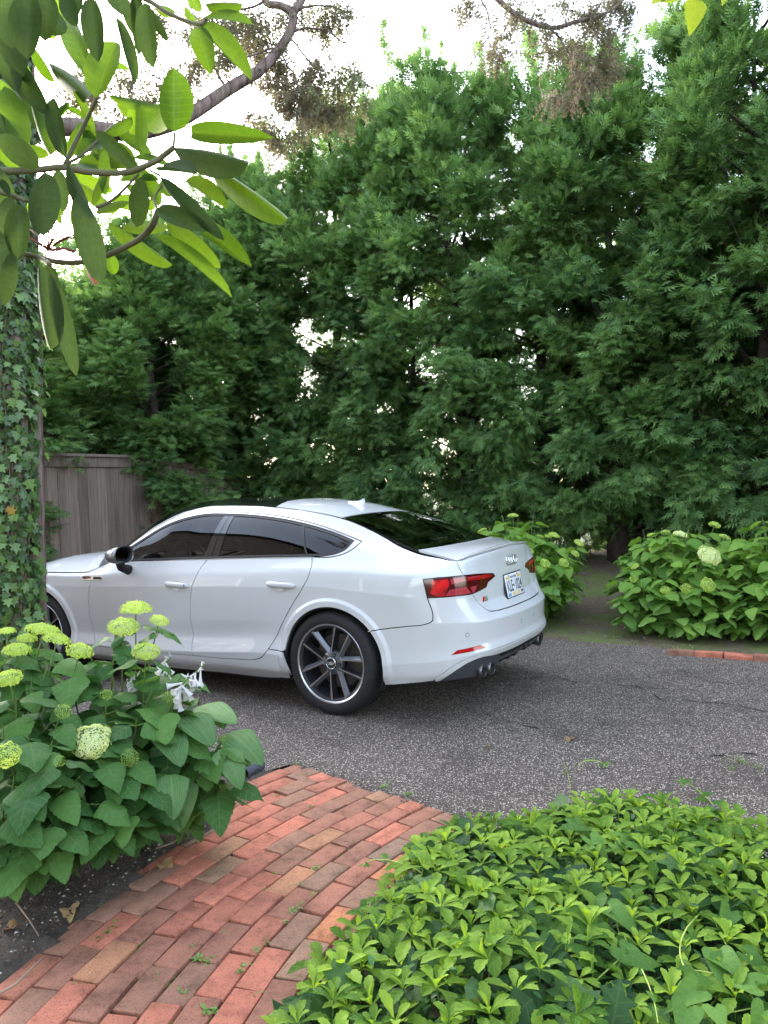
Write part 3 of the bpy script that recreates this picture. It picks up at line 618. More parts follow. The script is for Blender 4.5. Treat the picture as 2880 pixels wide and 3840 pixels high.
# station rows: bottom, sill, bulge, valley, mid, belly, crease, above, belt, glasstop, ring
ST=[
(s_at(y=0.0),[(.25,.09),(.40,.012),(.428,.0),(.478,.014),(.595,.010),(.65,.065),(.70,.112),(.85,.116),(.93,.122),(1.0,.120),(1.015,.13)]),
(s_at(y=.40),[(.25,.085),(.395,.012),(.424,.0),(.478,.014),(.598,.008),(.652,.06),(.70,.10),(.85,.108),(.92,.118),(.98,.122),(.995,.135)]),
(s_at(y=.55),[(.25,.07),(.385,.010),(.418,.0),(.474,.012),(.60,.006),(.654,.04),(.71,.078),(.855,.085),(.91,.10),(.962,.113),(.982,.13)]),
(s_at(x=-0.86),[(0.255,0.05),(0.36,0.008),(0.41,0),(0.466,0.008),(0.605,0.003),(0.657,0.022),(0.74,0.045),(0.87,0.058),(0.905,0.07),(0.945,0.088),(0.968,0.115)]),
(s_at(x=-0.76),[(0.258,0.04),(0.31,0.01),(0.39,0),(0.46,0.006),(0.612,0.002),(0.66,0.01),(0.75,0.02),(0.875,0.03),(0.91,0.055),(0.955,0.11),(0.985,0.17)]),
(s_at(x=-0.62),[(0.25,0.035),(0.295,0.012),(0.375,0.002),(0.455,0.006),(0.61,0.003),(0.67,0.004),(0.76,0.008),(0.882,0.016),(0.92,0.055),(0.965,0.13),(1.003,0.205)]),
(s_at(x=-0.45),[(0.236,0.03),(0.285,0.012),(0.36,0.002),(0.45,0.0081),(0.6,0.007),(0.68,0.004),(0.78,-0.001),(0.893,0.016),(0.935,0.055),(0.99,0.16),(1.04,0.27)]),
(s_at(x=-0.165),[(0.22,0.04),(0.27,0.012),(0.33,0),(0.45,0.0108),(0.58,0.009),(0.68,0.004),(0.8,-0.001),(0.906,0.014),(0.948,0.045),(1.085,0.185),(1.143,0.365)]),
(s_at(x=0.14),[(0.21,0.05),(0.26,0.014),(0.33,0),(0.46,0.0135),(0.58,0.01),(0.7,0.004),(0.82,-0.001),(0.905,0.013),(0.95,0.038),(1.185,0.225),(1.233,0.425)]),
(s_at(x=0.5),[(0.2,0.06),(0.25,0.018),(0.36,0),(0.485,0.0243),(0.58,0.014),(0.7,0.004),(0.8,-0.001),(0.884,0.012),(0.935,0.038),(1.244,0.222),(1.298,0.385)]),
(s_at(x=0.9),[(0.18,0.075),(0.24,0.02),(0.335,0),(0.455,0.027),(0.55,0.014),(0.69,0.004),(0.79,-0.001),(0.867,0.012),(0.92,0.036),(1.283,0.23),(1.332,0.35)]),
(s_at(x=1.2),[(0.17,0.08),(0.235,0.02),(0.315,0),(0.435,0.027),(0.54,0.014),(0.68,0.004),(0.775,-0.001),(0.857,0.012),(0.91,0.034),(1.288,0.225),(1.338,0.325)]),
(s_at(x=1.45),[(0.165,0.085),(0.23,0.02),(0.305,0),(0.42,0.027),(0.53,0.014),(0.67,0.004),(0.77,-0.001),(0.848,0.012),(0.9,0.034),(1.252,0.19),(1.305,0.3)]),
(s_at(x=1.7),[(0.16,0.09),(0.225,0.02),(0.295,0),(0.405,0.027),(0.52,0.014),(0.66,0.004),(0.76,-0.001),(0.84,0.012),(0.89,0.034),(1.145,0.14),(1.215,0.255)]),
(s_at(x=1.95),[(0.155,0.095),(0.22,0.02),(0.29,0),(0.395,0.027),(0.51,0.014),(0.65,0.004),(0.75,-0.001),(0.831,0.012),(0.88,0.036),(0.99,0.083),(1.065,0.195)]),
(s_at(x=2.15),[(0.155,0.1),(0.215,0.02),(0.29,0),(0.385,0.0243),(0.5,0.014),(0.65,0.004),(0.745,-0.001),(0.826,0.008),(0.855,0.035),(0.89,0.08),(0.915,0.13)]),
(s_at(x=2.3),[(0.155,0.1),(0.215,0.02),(0.29,0),(0.385,0.0216),(0.5,0.012),(0.64,0.004),(0.74,-0.001),(0.823,0.008),(0.832,0.018),(0.84,0.03),(0.846,0.042)]),
(s_at(x=2.8),[(0.17,0.1),(0.22,0.02),(0.3,0),(0.385,0.0135),(0.5,0.01),(0.62,0.004),(0.73,0.002),(0.815,0.012),(0.822,0.022),(0.828,0.032),(0.832,0.042)]),
(s_at(x=3.2),[(0.18,0.08),(0.22,0.02),(0.3,0),(0.4,0.004),(0.5,0.004),(0.6,0),(0.7,0.01),(0.79,0.03),(0.797,0.04),(0.803,0.05),(0.808,0.06)]),
(SMAX,[(.18,.08),(.22,.03),(.30,.01),(.38,.004),(.47,.0),(.55,.0),(.62,.01),(.69,.05),(.70,.06),(.71,.075),(.715,.09)]),
]
ST.sort(key=lambda a:a[0])
_ss=np.array([a[0] for a in ST]);_rz=np.array([[r[0] for r in a[1]] for a in ST]);_ro=np.array([[r[1] for r in a[1]] for a in ST])
SEGS=((0,2),(2,4),(4,6),(6,10))
def rows(s):
    return np.stack([pchip(_ss,_rz[:,k],s) for k in range(11)],-1),np.stack([pchip(_ss,_ro[:,k],s) for k in range(11)],-1)
ARCH=((-.020,.330,.362),(2.825,.333,.370))
def offs(s,z):
    s=np.asarray(s,float).ravel();z=np.asarray(z,float).ravel()
    Z,O=rows(s);o=np.zeros(len(s))
    for a,b in SEGS:
        x=Z[:,a:b+1];y=O[:,a:b+1];m=pchip_slopes(x,y)
        last=b==10;first=a==0
        sel=((z>=x[:,0])|first)&((z<x[:,-1])|last)
        n=b-a
        i=np.clip((z[:,None]>=x).sum(1)-1,0,n-1);r=np.arange(len(s))
        x0,x1,y0,y1,m0,m1=x[r,i],x[r,i+1],y[r,i],y[r,i+1],m[r,i],m[r,i+1]
        h=x1-x0;t=(z-x0)/h;tc=np.clip(t,0,1)
        v=(2*tc**3-3*tc**2+1)*y0+(tc**3-2*tc**2+tc)*h*m0+(-2*tc**3+3*tc**2)*y1+(tc**3-tc**2)*h*m1
        v=v+np.where(t>1,m1*(z-x1),0)+np.where(t<0,m0*(z-x0),0)
        o=np.where(sel,v,o)
    return o
def sm(a,b,x):
    t=np.clip((x-a)/(b-a),0,1);return t*t*(3-2*t)
def BODY(s,z,extra=0.0):
    s=np.asarray(s,float).ravel();z=np.asarray(z,float).ravel()
    p,n=plan(s);o=offs(s,z)
    for cx,cz,R in ARCH:
        d=np.hypot(p[:,0]-cx,z-cz)-R
        side=(p[:,1]>.6)
        bump=.016*(1-sm(.035,.06,d))*side*(z<.84)
        # fade out the flare below the door line
        o=o-bump*sm(.2,.3,z)
    o=o-extra
    return np.stack([p[:,0]-n[:,0]*o,p[:,1]-n[:,1]*o,z],1)
def ringz(s): 
    return rows(s)[0][:,10]
# ---- cap
CW=np.array([-.764,-.65,-.488,-.3,-.1,.14,.4,.6,.86,1.1,1.3,1.46,1.62,1.78,1.95,2.1,2.2,2.3,2.8,3.2,3.5,3.65])
CY=np.array([.612,.615,.598,.568,.533,.487,.517,.54,.562,.575,.588,.604,.632,.668,.71,.765,.83,.872,.872,.82,.68,.40])
CZR=np.array([.968,.998,1.031,1.092,1.16,1.233,1.283,1.312,1.331,1.338,1.327,1.304,1.254,1.172,1.065,.95,.88,.846,.832,.805,.76,.72])
CZC=np.array([1.015,1.024,1.034,1.105,1.178,1.253,1.325,1.352,1.373,1.384,1.386,1.383,1.372,1.32,1.17,1.04,.985,.975,.95,.895,.83,.77])
CB=np.array([.106,.09,.06,.05,.04,.035,.0,0,0,0,0,0,-.02,-.14,-.27,-.34,-.35,-.30,-.05,0,0,0])
CN=np.array([2,2,2.2,2.4,2.5,2.5,2.6,2.6,2.6,2.6,2.6,2.6,2.6,2.6,2.8,3,4,5,5,4,3,2.5])
def CAP(w,t,extra=0.0):
    w=np.asarray(w,float).ravel();t=np.asarray(t,float).ravel()
    y,zr,zc,b,n=[pchip(CW,a,w) for a in (CY,CZR,CZC,CB,CN)]
    x=w-b*(1-t*t)
    z=zr+(zc-zr)*(1-np.abs(t)**n)+extra
    return np.stack([x,t*y,z],1)
# ------------------------------------------------------------------ the white car
M_paint = mat('white_paint', (.58, .585, .585), rough=.5, coat=1.0)
M_glossblack = mat('gloss_black', (.008, .008, .009), rough=.08, coat=.5)
M_black = mat('black_plastic', (.012, .012, .013), rough=.6)
M_void = mat('dark_gap', (.004, .004, .004), rough=.9)
M_grey = mat('grey_plastic', (.05, .055, .06), rough=.38)
M_chrome = mat('satin_aluminium', (.62, .60, .58), rough=.28, metal=1.0)
M_bright = mat('bright_chrome', (.86, .86, .86), rough=.08, metal=1.0)
M_rubber = mat('tyre_rubber', (.012, .012, .013), rough=.75, noise=(30, .3))
M_rimgrey = mat('rim_grey_paint', (.11, .12, .135), rough=.3, metal=.35, coat=.6)
M_rimcut = mat('rim_machined', (.62, .62, .63), rough=.28, metal=1.0)
M_exh = mat('exhaust_steel', (.22, .22, .23), rough=.35, metal=1.0)
M_trim = mat('bumper_aluminium', (.66, .66, .65), rough=.3, metal=.2)
M_barrel = mat('wheel_barrel', (.025, .026, .028), rough=.5, metal=.3)  # darkened: shade between the spokes put into the colour
M_mirrorcap = mat('mirror_cap_aluminium', (.30, .30, .30), rough=.3, metal=.9)
M_disc = mat('brake_steel', (.18, .16, .15), rough=.45, metal=.9)
M_seat = mat('seat_leather', (.016, .016, .018), rough=.5)
M_lamp = mat('lamp_red', (.38, .004, .009), rough=.12, coat=.25)
M_lampdark = mat('lamp_dark_red', (.07, .001, .003), rough=.12, coat=.25)
M_lamppink = mat('lamp_pale_red', (.40, .035, .05), rough=.12, coat=.25)
M_lampbright = mat('lamp_bright_red', (.55, .006, .010), rough=.12, coat=.25, noise=(22, .5))
M_mirror = mat('mirror_glass', (.22, .23, .24), rough=.02, metal=1.0)
def glass_mat(name, tint, refl):
    m, nt, b = new_mat(name); L = nt.links.new; nt.nodes.remove(b)
    o = nt.nodes['Material Output']; tr = nt.nodes.new('ShaderNodeBsdfTransparent'); gl = nt.nodes.new('ShaderNodeBsdfGlossy')
    tr.inputs['Color'].default_value = (*tint, 1); gl.inputs['Roughness'].default_value = .01; gl.inputs['Color'].default_value = (1, 1, 1, 1)
    fr = nt.nodes.new('ShaderNodeFresnel'); fr.inputs['IOR'].default_value = refl
    mx = nt.nodes.new('ShaderNodeMixShader'); L(fr.outputs[0], mx.inputs[0]); L(tr.outputs[0], mx.inputs[1]); L(gl.outputs[0], mx.inputs[2]); L(mx.outputs[0], o.inputs['Surface'])
    return m
M_glass = glass_mat('tinted_glass', (.17, .18, .18), 1.42)
M_darkglass = glass_mat('privacy_glass', (.05, .055, .06), 1.48)

def dense(poly, step, closed=True):
    P = np.asarray(poly, float); out = []
    n = len(P)
    for i in range(n if closed else n-1):
        a, b = P[i], P[(i+1) % n]; k = max(1, int(math.ceil(np.hypot(*(b-a))/step)))
        for j in range(k): out.append(a+(b-a)*j/k)
    if not closed: out.append(P[-1])
    return np.array(out)
def curve(pts, step=.02):
    """Catmull-Rom through the points"""
    P = np.asarray(pts, float)
    t = np.concatenate([[0], np.cumsum(np.hypot(*np.diff(P, axis=0).T))])
    q = np.linspace(0, t[-1], max(2, int(t[-1]/step)+1))
    return _cat(t, P, q)
def arc(cx, cz, R, a0, a1, n=40):
    a = np.radians(np.linspace(a0, a1, n)); return np.stack([cx+R*np.cos(a), cz+R*np.sin(a)], 1)
def area2(P): return .5*np.sum(P[:, 0]*np.roll(P[:, 1], -1)-np.roll(P[:, 0], -1)*P[:, 1])
def inset(P, d):
    edge0 = P[:, 0] < 1e-7
    if area2(P) < 0: P = P[::-1]; edge0 = edge0[::-1]
    e = np.roll(P, -1, 0)-P; e /= np.maximum(np.linalg.norm(e, axis=1), 1e-9)[:, None]
    n = np.stack([-e[:, 1], e[:, 0]], 1); n2 = n+np.roll(n, 1, 0)
    l = np.maximum((n2*n2).sum(1), .6)
    Q = P+2*n2/l[:, None]*d
    if edge0.sum() > 1: Q[edge0, 0] = 0          # keep the centre line shut
    return Q
def inside(P, q):
    x, y = q[:, 0], q[:, 1]; r = np.zeros(len(q), bool)
    a = P; b = np.roll(P, -1, 0)
    for (x0, y0), (x1, y1) in zip(a, b):
        if y0 == y1: continue
        c = ((y0 > y) != (y1 > y)) & (x < (x1-x0)*(y-y0)/(y1-y0)+x0); r ^= c
    return r
def triangulate(outer, holes, pts):
    loops = [outer]+holes; V = []; E = []
    for L in loops:
        b = len(V); V += [Vector((float(p[0]), float(p[1]))) for p in L]; n = len(L); E += [(b+i, b+(i+1) % n) for i in range(n)]
    nb = len(V); V += [Vector((float(p[0]), float(p[1]))) for p in pts]
    v, e, f, ov, oe, of = delaunay_2d_cdt(V, E, [], 0, 1e-7)
    v = np.array([(p.x, p.y) for p in v]); f = np.array([t for t in f if len(t) == 3])
    c = v[f].mean(1); ok = inside(outer, c)
    for h in holes: ok &= ~inside(h, c)
    f = f[ok]
    # make them all counter-clockwise
    ar = np.cross(v[f[:, 1]]-v[f[:, 0]], v[f[:, 2]]-v[f[:, 0]]); f[ar < 0] = f[ar < 0][:, ::-1]
    return v, f[np.abs(ar) > 1e-10]
SURF = {'S': BODY, 'C': CAP}
def patch_geo(poly, surf='S', holes=(), res=.03, extra=0.0, gap=.0030, skirt=.014, step=.012):
    fn = SURF[surf]
    outer = dense(inset(dense(poly, step), gap) if gap else np.asarray(poly, float), step)
    if area2(outer) < 0: outer = outer[::-1]
    hl = []
    for h in holes:
        h = dense(h, step); hl.append(dense(inset(h, -gap) if gap else h, step))
    lo, hi = outer.min(0), outer.max(0)
    gx, gy = np.meshgrid(np.arange(lo[0]+res/2, hi[0], res), np.arange(lo[1]+res/2, hi[1], res))
    g = np.stack([gx.ravel(), gy.ravel()], 1)
    if surf == 'S':
        ss = np.arange(lo[0], hi[0], .014); Z, _ = rows(ss)
        lines = [np.stack([ss, Z[:, k]+dz], 1) for k in (2, 4, 6, 7, 9) for dz in ((-.006, 0, .006) if k in (2, 4, 6) else (0,))]
        keep = np.ones(len(g), bool)
        for fr_ in (.12, .25, .38, .5, .62, .75, .88): lines.append(np.stack([ss, Z[:, 9]+(Z[:, 10]-Z[:, 9])*fr_], 1))
        keep &= ~((g[:, 1] > np.interp(g[:, 0], ss, Z[:, 9])-.004) & (np.interp(g[:, 0], ss, Z[:, 10]-Z[:, 9]) < .2))
        for cx_, cz_, R_ in ARCH:                       # finer rings where the arch lip steps out
            s0 = s_at(x=cx_); an = np.radians(np.arange(-25, 205, 1.6))
            for dr in (.012, .030, .036, .042, .048, .054, .060, .068): lines.append(np.stack([s0+(R_+dr)*np.cos(an), cz_+(R_+dr)*np.sin(an)], 1))
            dd_ = np.hypot(g[:, 0]-s0, g[:, 1]-cz_)-R_; keep &= ~((dd_ > .005) & (dd_ < .08))
        for k in (2, 4, 6): keep &= np.abs(g[:, 1]-np.interp(g[:, 0], ss, Z[:, k])) > .016
        ln = np.concatenate(lines); g = np.concatenate([g[keep], ln])
    g = g[inside(outer, g)]
    for h in hl: g = g[~inside(h, g)]
    bnd = np.concatenate([outer]+hl); dmin = np.full(len(g), 9.0)
    for i in range(0, len(bnd), 200): dmin = np.minimum(dmin, np.sqrt(((g[:, None]-bnd[None, i:i+200])**2).sum(2)).min(1)) if len(g) else dmin
    g = g[dmin > .005]
    v, f = triangulate(outer, hl, g)
    e = .0025
    p = fn(v[:, 0], v[:, 1], extra)
    du = fn(v[:, 0]+e, v[:, 1])-fn(v[:, 0]-e, v[:, 1]); dv = fn(v[:, 0], v[:, 1]+e)-fn(v[:, 0], v[:, 1]-e)
    n = np.cross(du, dv); n /= np.maximum(np.linalg.norm(n, axis=1), 1e-9)[:, None]
    o = fn(v[:, 0], v[:, 1], extra+.01)-p
    sg = 1 if np.median((n*o).sum(1)) > 0 else -1
    n *= sg
    if sg < 0: f = f[:, ::-1]
    V = [p]; N = [n]; F = [f]
    if skirt:
        # boundary edges of the patch
        ed = np.concatenate([f[:, [0, 1]], f[:, [1, 2]], f[:, [2, 0]]]); key = {}
        for a, b in ed: key[(a, b)] = 1
        be = [(a, b) for a, b in key if (b, a) not in key]
        ids = sorted({i for q in be for i in q}); mp = {i: k for k, i in enumerate(ids)}; base = len(p); m = len(ids)
        en = np.zeros((m, 3))
        for a, b in be:
            d = p[b]-p[a]; s_ = np.cross(d, n[a]); s_ /= max(np.linalg.norm(s_), 1e-9); en[mp[a]] += s_; en[mp[b]] += s_
        en /= np.maximum(np.linalg.norm(en, axis=1), 1e-9)[:, None]
        V += [p[ids], p[ids]-n[ids]*skirt]; N += [en, en]
        q = []
        for a, b in be:
            a, b = mp[a], mp[b]; q += [(base+b, base+a, base+m+a), (base+b, base+m+a, base+m+b)]
        F.append(np.array(q))
    return np.concatenate(V), np.concatenate(F), np.concatenate(N)
def flip(g): V, F, N = g; return V*[1, -1, 1], F[:, ::-1], N*[1, -1, 1]
def join(gs):
    V = []; F = []; N = []; b = 0
    for v, f, n in gs: V.append(v); F.append(f+b); N.append(n); b += len(v)
    return np.concatenate(V), np.concatenate(F), np.concatenate(N)
def geo_obj(name, g, m, parent):
    me = pymesh(name, g[0], np.ascontiguousarray(g[1]), True)
    me.normals_split_custom_set_from_vertices(g[2].tolist())
    return obj(name, me, m, parent)
def one(name, poly, m, parent, both=False, **k):
    g = patch_geo(poly, **k)
    return geo_obj(name, join([g, flip(g)]) if both else g, m, parent)
def pair(name, poly, m, parent, label=None, **k):
    g = patch_geo(poly, **k); return geo_obj(name, g, m, parent), geo_obj(name, flip(g), m, parent)

car = empty('parked_car')
tag(car, 'white four-door fastback car with grey spoked wheels parked on the asphalt drive', 'car')
# ---- feature lines in (s, z) on the body surface
c_bsh = curve([(2.796, .288), (2.812, .373), (2.807, .435), (2.813, .524), (2.814, .56), (2.800, .68), (2.774, .781), (2.737, .858), (2.715, .906), (2.672, .967)])
c_rsh = curve([(2.25, .304), (2.17, .329), (2.108, .393), (2.065, .453), (1.983, .576), (1.895, .697), (1.803, .814), (1.760, .89), (1.755, .946), (1.771, .998)])
c_fsh = curve([(3.80, .282), (3.828, .328), (3.855, .39), (3.869, .491), (3.873, .602), (3.863, .693), (3.832, .784), (3.822, .832), (3.79, .895), (3.765, .925)])
c_belt = curve([(1.771, .998), (2.032, .988), (2.241, .984), (2.672, .967), (3.087, .953), (3.483, .938), (3.765, .925)])
def seg(c, a, b):   # part of a curve between two s or z keyed positions
    i = np.argmin(((c-np.array(a))**2).sum(1)); j = np.argmin(((c-np.array(b))**2).sum(1))
    return c[i:j+1] if i <= j else c[j:i+1][::-1]
SA = s_at(x=-.02)
SF = s_at(x=2.825)
# doors
door_r = np.concatenate([c_bsh, seg(c_belt, (2.672, .967), (1.771, .998))[1:], c_rsh[::-1][1:], [(2.538, .291)]])
door_f = np.concatenate([[(3.229, .278)], c_fsh, seg(c_belt, (3.765, .925), (2.672, .967))[1:], c_bsh[::-1][1:]])
front_doors = pair('front_door', door_f, M_paint, car)
rear_doors = pair('rear_door', door_r, M_paint, car)
# quarter panels with the roof arch, left and right one welded body shell
ring_s = np.linspace(.719, 3.80, 160); ring = np.stack([ring_s, ringz(ring_s)-.001], 1)
chrome_out = np.concatenate([curve([(1.465, 1.090), (1.612, 1.137), (1.81, 1.193), (2.017, 1.236), (2.16, 1.258), (2.372, 1.279), (2.617, 1.2945), (2.856, 1.2945), (3.03, 1.272), (3.19, 1.224), (3.36, 1.142), (3.52, 1.05), (3.60, .995), (3.70, .942)]), [(3.745, .925)]])
chrome_bot = curve([(1.465, 1.090), (1.490, 1.050), (1.553, 1.016), (1.62, 1.001), (1.771, .998)])
ga = arc(SA, .330, .362, 10, 141, 60)
quarter = np.concatenate([seg(c_rsh, (1.771, .998), (2.108, .393)), [(2.10, .388), (1.985, .386)], ga,
    curve([(1.338, .556), (1.261, .569), (1.085, .594), (.96, .612), (.928, .628), (.925, .66), (.95, .748)]), [(.955, .765), (.970, .834), (.978, .874), (.885, .882), (.690, .881)],
    curve([(.690, .881), (.716, .921), (.719, float(ringz([.719])[0])-.001)]), ring, [(3.79, .90), (3.765, .925)], chrome_out[::-1], chrome_bot[1:]])
one('body', quarter, M_paint, car, both=True)
# front wing, bonnet, front bumper
fa = arc(SF, .333, .370, 175, 0, 60)
ring2 = np.stack([np.linspace(3.80, 5.0, 60), ringz(np.linspace(3.80, 5.0, 60))-.001], 1)
wing = np.concatenate([[(3.80, .282), (SF-.372, .285)], fa, [(SF+.37, .30), (5.0, .36)], ring2[::-1], c_fsh[::-1]])
pair('front_wing', wing, M_paint, car)
fs = np.linspace(5.0, SMAX, 50)
one('front_bumper', np.concatenate([[(5.0, .20), (SMAX, .18)], np.stack([fs[::-1], ringz(fs[::-1])], 1)]), M_paint, car, both=True)
one('grille', np.concatenate([[(SMAX-.42, .30), (SMAX, .28), (SMAX, .64), (SMAX-.48, .64)]]), M_glossblack, car, both=True, extra=.006, gap=0)
pair('headlight', [(5.12, .60), (5.62, .585), (5.60, .66), (5.10, .69)], M_mirror, car, extra=.004, gap=0)
# side skirt below the doors
skirt_top = np.concatenate([[(1.98, .386), (2.10, .388)], seg(c_rsh, (2.108, .393), (2.25, .304)), [(2.538, .291), (2.796, .288), (3.229, .278), (3.80, .282)]])
skirt = np.concatenate([skirt_top, [(SF-.372, .285), (SF-.355, .20)], curve([(3.90, .150), (3.267, .148), (2.617, .167), (2.065, .188), (1.965, .205), (1.945, .245), (1.957, .31), (1.98, .386)])])
pair('side_skirt', skirt, M_paint, car)
pair('sill_blade', np.concatenate([[(2.05, .187), (2.617, .166), (3.267, .147), (4.1, .15)], [(4.1, .11), (2.05, .14)]]), M_black, car, extra=-.05, gap=0)
# rear bumper
chr_top = curve([(.93, .272), (.765, .376), (.681, .396), (.479, .407), (.166, .415), (0, .417)])
bump = np.concatenate([[(1.338, .556)], curve([(1.338, .556), (1.261, .569), (1.085, .594), (.96, .612), (.928, .628), (.925, .66), (.95, .748)])[1:], [(.955, .765), (.86, .765), (.758, .766), (.63, .762)],
    curve([(.618, .762), (.524, .665), (.495, .647), (.43, .638), (.3, .635), (0, .633)]), chr_top[::-1], [(.933, .262), (1.193, .230), (1.243, .226)], arc(SA, .330, .362, 196.5, 141, 24)])
one('rear_bumper', bump, M_paint, car, both=True)
one('bumper_trim', np.concatenate([chr_top, [(0, .380)], curve([(0, .380), (.134, .378), (.467, .376), (.652, .380), (.728, .360), (.785, .332), (.895, .262)]), [(.918, .258)]]), M_trim, car, both=True, extra=.005, gap=.001)
one('diffuser', np.concatenate([[(0, .384)], curve([(0, .384), (.134, .382), (.467, .380), (.652, .384), (.728, .366), (.785, .338), (.906, .267)]), [(.90, .258), (.74, .262), (.60, .258), (.45, .265), (.405, .290), (.36, .32), (0, .318)]]), M_grey, car, both=True, extra=-.004, gap=0, skirt=.05)
one('diffuser_vent', [(.0, .372), (.42, .368), (.38, .345), (0, .348)], M_void, car, both=True, extra=-.0015, gap=0, skirt=0)
for y in (.385, .30, .20, .10, 0, -.10, -.20, -.30, -.385):
    fb = MB(); x = float(np.interp(abs(y), [0, .2, .4], [-.965, -.955, -.925])); h = .05 if abs(y) > .05 else .035
    fb.add([(x, y-.012, .345), (x, y+.012, .345), (x+.16, y+.012, .33), (x+.16, y-.012, .33), (x+.03, y-.010, .345-h), (x+.03, y+.010, .345-h), (x+.16, y+.010, .31-h), (x+.16, y-.010, .31-h)],
           [(0, 3, 2, 1), (4, 5, 6, 7), (0, 1, 5, 4), (1, 2, 6, 5), (2, 3, 7, 6), (3, 0, 4, 7)])
    obj('diffuser_fin', fb.mesh('diffuser_fin', False), M_black, car)
for sgn in (1, -1):
    for y, x in ((.545, -.885), (.458, -.905)):
        ex = MB(); Mx = Matrix.Translation((x, sgn*y, .290)) @ Matrix.Rotation(math.radians(-90), 4, 'Y')
        ex.lathe([(.037, -.14), (.037, -.03), (.042, -.02), (.043, .006), (.041, .009), (.0375, .006), (.036, -.01)], Mx, 32)
        e = obj('exhaust_tip', ex.mesh('exhaust_tip'), M_exh, car)
        ei = MB(); ei.lathe([(.0374, .0075), (.036, .001), (.0, .0)], Mx, 32); obj('exhaust_bore', ei.mesh('exhaust_bore'), M_void, e)
# reflector strips and parking sensors
pair('bumper_reflector', [(.823, .421), (.782, .447), (.616, .459), (.577, .437)], M_lamp, car, extra=.002, gap=0, skirt=.006)
for ss_ in (.713, .12):
    a = np.radians(np.arange(0, 360, 15)); pair('parking_sensor', np.stack([ss_+.0115*np.cos(a), .531+.0115*np.sin(a)], 1), M_paint, car, extra=.0012, gap=.0008, skirt=.004, step=.004)
    pair('sensor_seat', np.stack([ss_+.0135*np.cos(a), .531+.0135*np.sin(a)], 1), M_grey, car, extra=.0004, gap=0, skirt=0, step=.004)
# tailgate: outer skin and the deck
hatch = np.concatenate([curve([(0, .633), (.3, .635), (.43, .638), (.495, .647), (.524, .665), (.618, .762)]), [(.613, .764), (.425, .784), (.402, .811), (.296, .838), (.320, .858), (.546, .876), (.690, .881)],
    curve([(.690, .881), (.716, .921), (.719, float(ringz([.719])[0])-.001)]), np.stack([np.linspace(.719, 0, 40), ringz(np.linspace(.719, 0, 40))-.001], 1)])
tailgate = one('tailgate', hatch, M_paint, car, both=True)
def cap_poly(w0, w1, t0=-.992, t1=.992): return [(w0, t0), (w1, t0), (w1, t1), (w0, t1)]
def cap(name, poly, m, parent, **k):
    k.setdefault('res', .035); return one(name, poly, m, parent, surf='C', step=.02, **k)
cap('tailgate_deck', cap_poly(-.764, -.495), M_paint, tailgate, gap=.0)
sp = MB(); ts = np.linspace(-1, 1, 61); q = CAP(-.764+0*ts, ts)
V = []; F = []
for i, p in enumerate(q):
    a = max(i-1, 0); b = min(i+1, 60); d = q[b]-q[a]; nx = np.array([d[1], -d[0], 0]); nx /= np.linalg.norm(nx)
    if nx[0] > 0: nx = -nx
    k = min(1, (1-abs(ts[i]))*9+.12)
    for o_, h in ((-.075, .0015), (-.02, .0085), (.012, .014), (.0165, .012), (.015, .005), (.0, -.012)): V.append(p+nx*o_*(k if o_ > 0 else 1)+np.array([0, 0, h*k]))
for i in range(60):
    for j in range(5): F.append((i*6+j, (i+1)*6+j, (i+1)*6+j+1, i*6+j+1))
sp.add(V, F); me = sp.mesh('lip_spoiler', True, 40); obj('lip_spoiler', me, M_paint, tailgate)
bm_ = bmesh.new(); bm_.from_mesh(me); bmesh.ops.recalc_face_normals(bm_, faces=bm_.faces)
if sum((f.normal.z*f.calc_area()) for f in bm_.faces) < 0: bmesh.ops.reverse_faces(bm_, faces=bm_.faces)
bm_.to_mesh(me); bm_.free()
cap('rear_window', cap_poly(-.485, .135, -.975, .975), M_darkglass, tailgate, extra=-.002, gap=0)
cap('rear_window_border', cap_poly(-.497, .147, -.995, .995), M_glossblack, tailgate, extra=-.004, gap=0, holes=[np.array([(-.44, -.93), (.10, -.90), (.10, .90), (-.44, .93)])])
# tail lights: one lens on the body, one on the tailgate
lo = [(.978, .874), (.970, .834), (.949, .762), (.86, .766), (.758, .767), (.622, .764), (.655, .82), (.678, .866), (.688, .880), (.704, .881), (.885, .882)]
li = [(.688, .880), (.678, .866), (.655, .82), (.616, .764), (.425, .784), (.402, .811), (.296, .838), (.320, .858), (.546, .876)]
for L_ in pair('tail_light', lo, M_lampdark, car, extra=.003, gap=.0012):
    sd = -1 if L_ is not None and L_.data.vertices[0].co.y < 0 else 1
    def sub(nm, pl, m, ex=.0045):
        g = patch_geo(pl, extra=ex, gap=0, skirt=.003, res=.02); return geo_obj(nm, g if sd > 0 else flip(g), m, L_)
    sub('lamp_element', [(.922, .866), (.823, .870), (.812, .842), (.852, .772), (.896, .772), (.935, .79)], M_lampbright)
    sub('light_strip', [(.805, .869), (.69, .872), (.688, .848), (.80, .838)], M_lamppink)
    sub('light_strip', [(.812, .806), (.682, .812), (.632, .769), (.846, .771)], M_lamppink)
    for i in range(6): sub('light_rib', [(.800-i*.022, .800), (.795-i*.022, .800), (.803-i*.022, .782), (.808-i*.022, .782)], M_lamp, .0062)
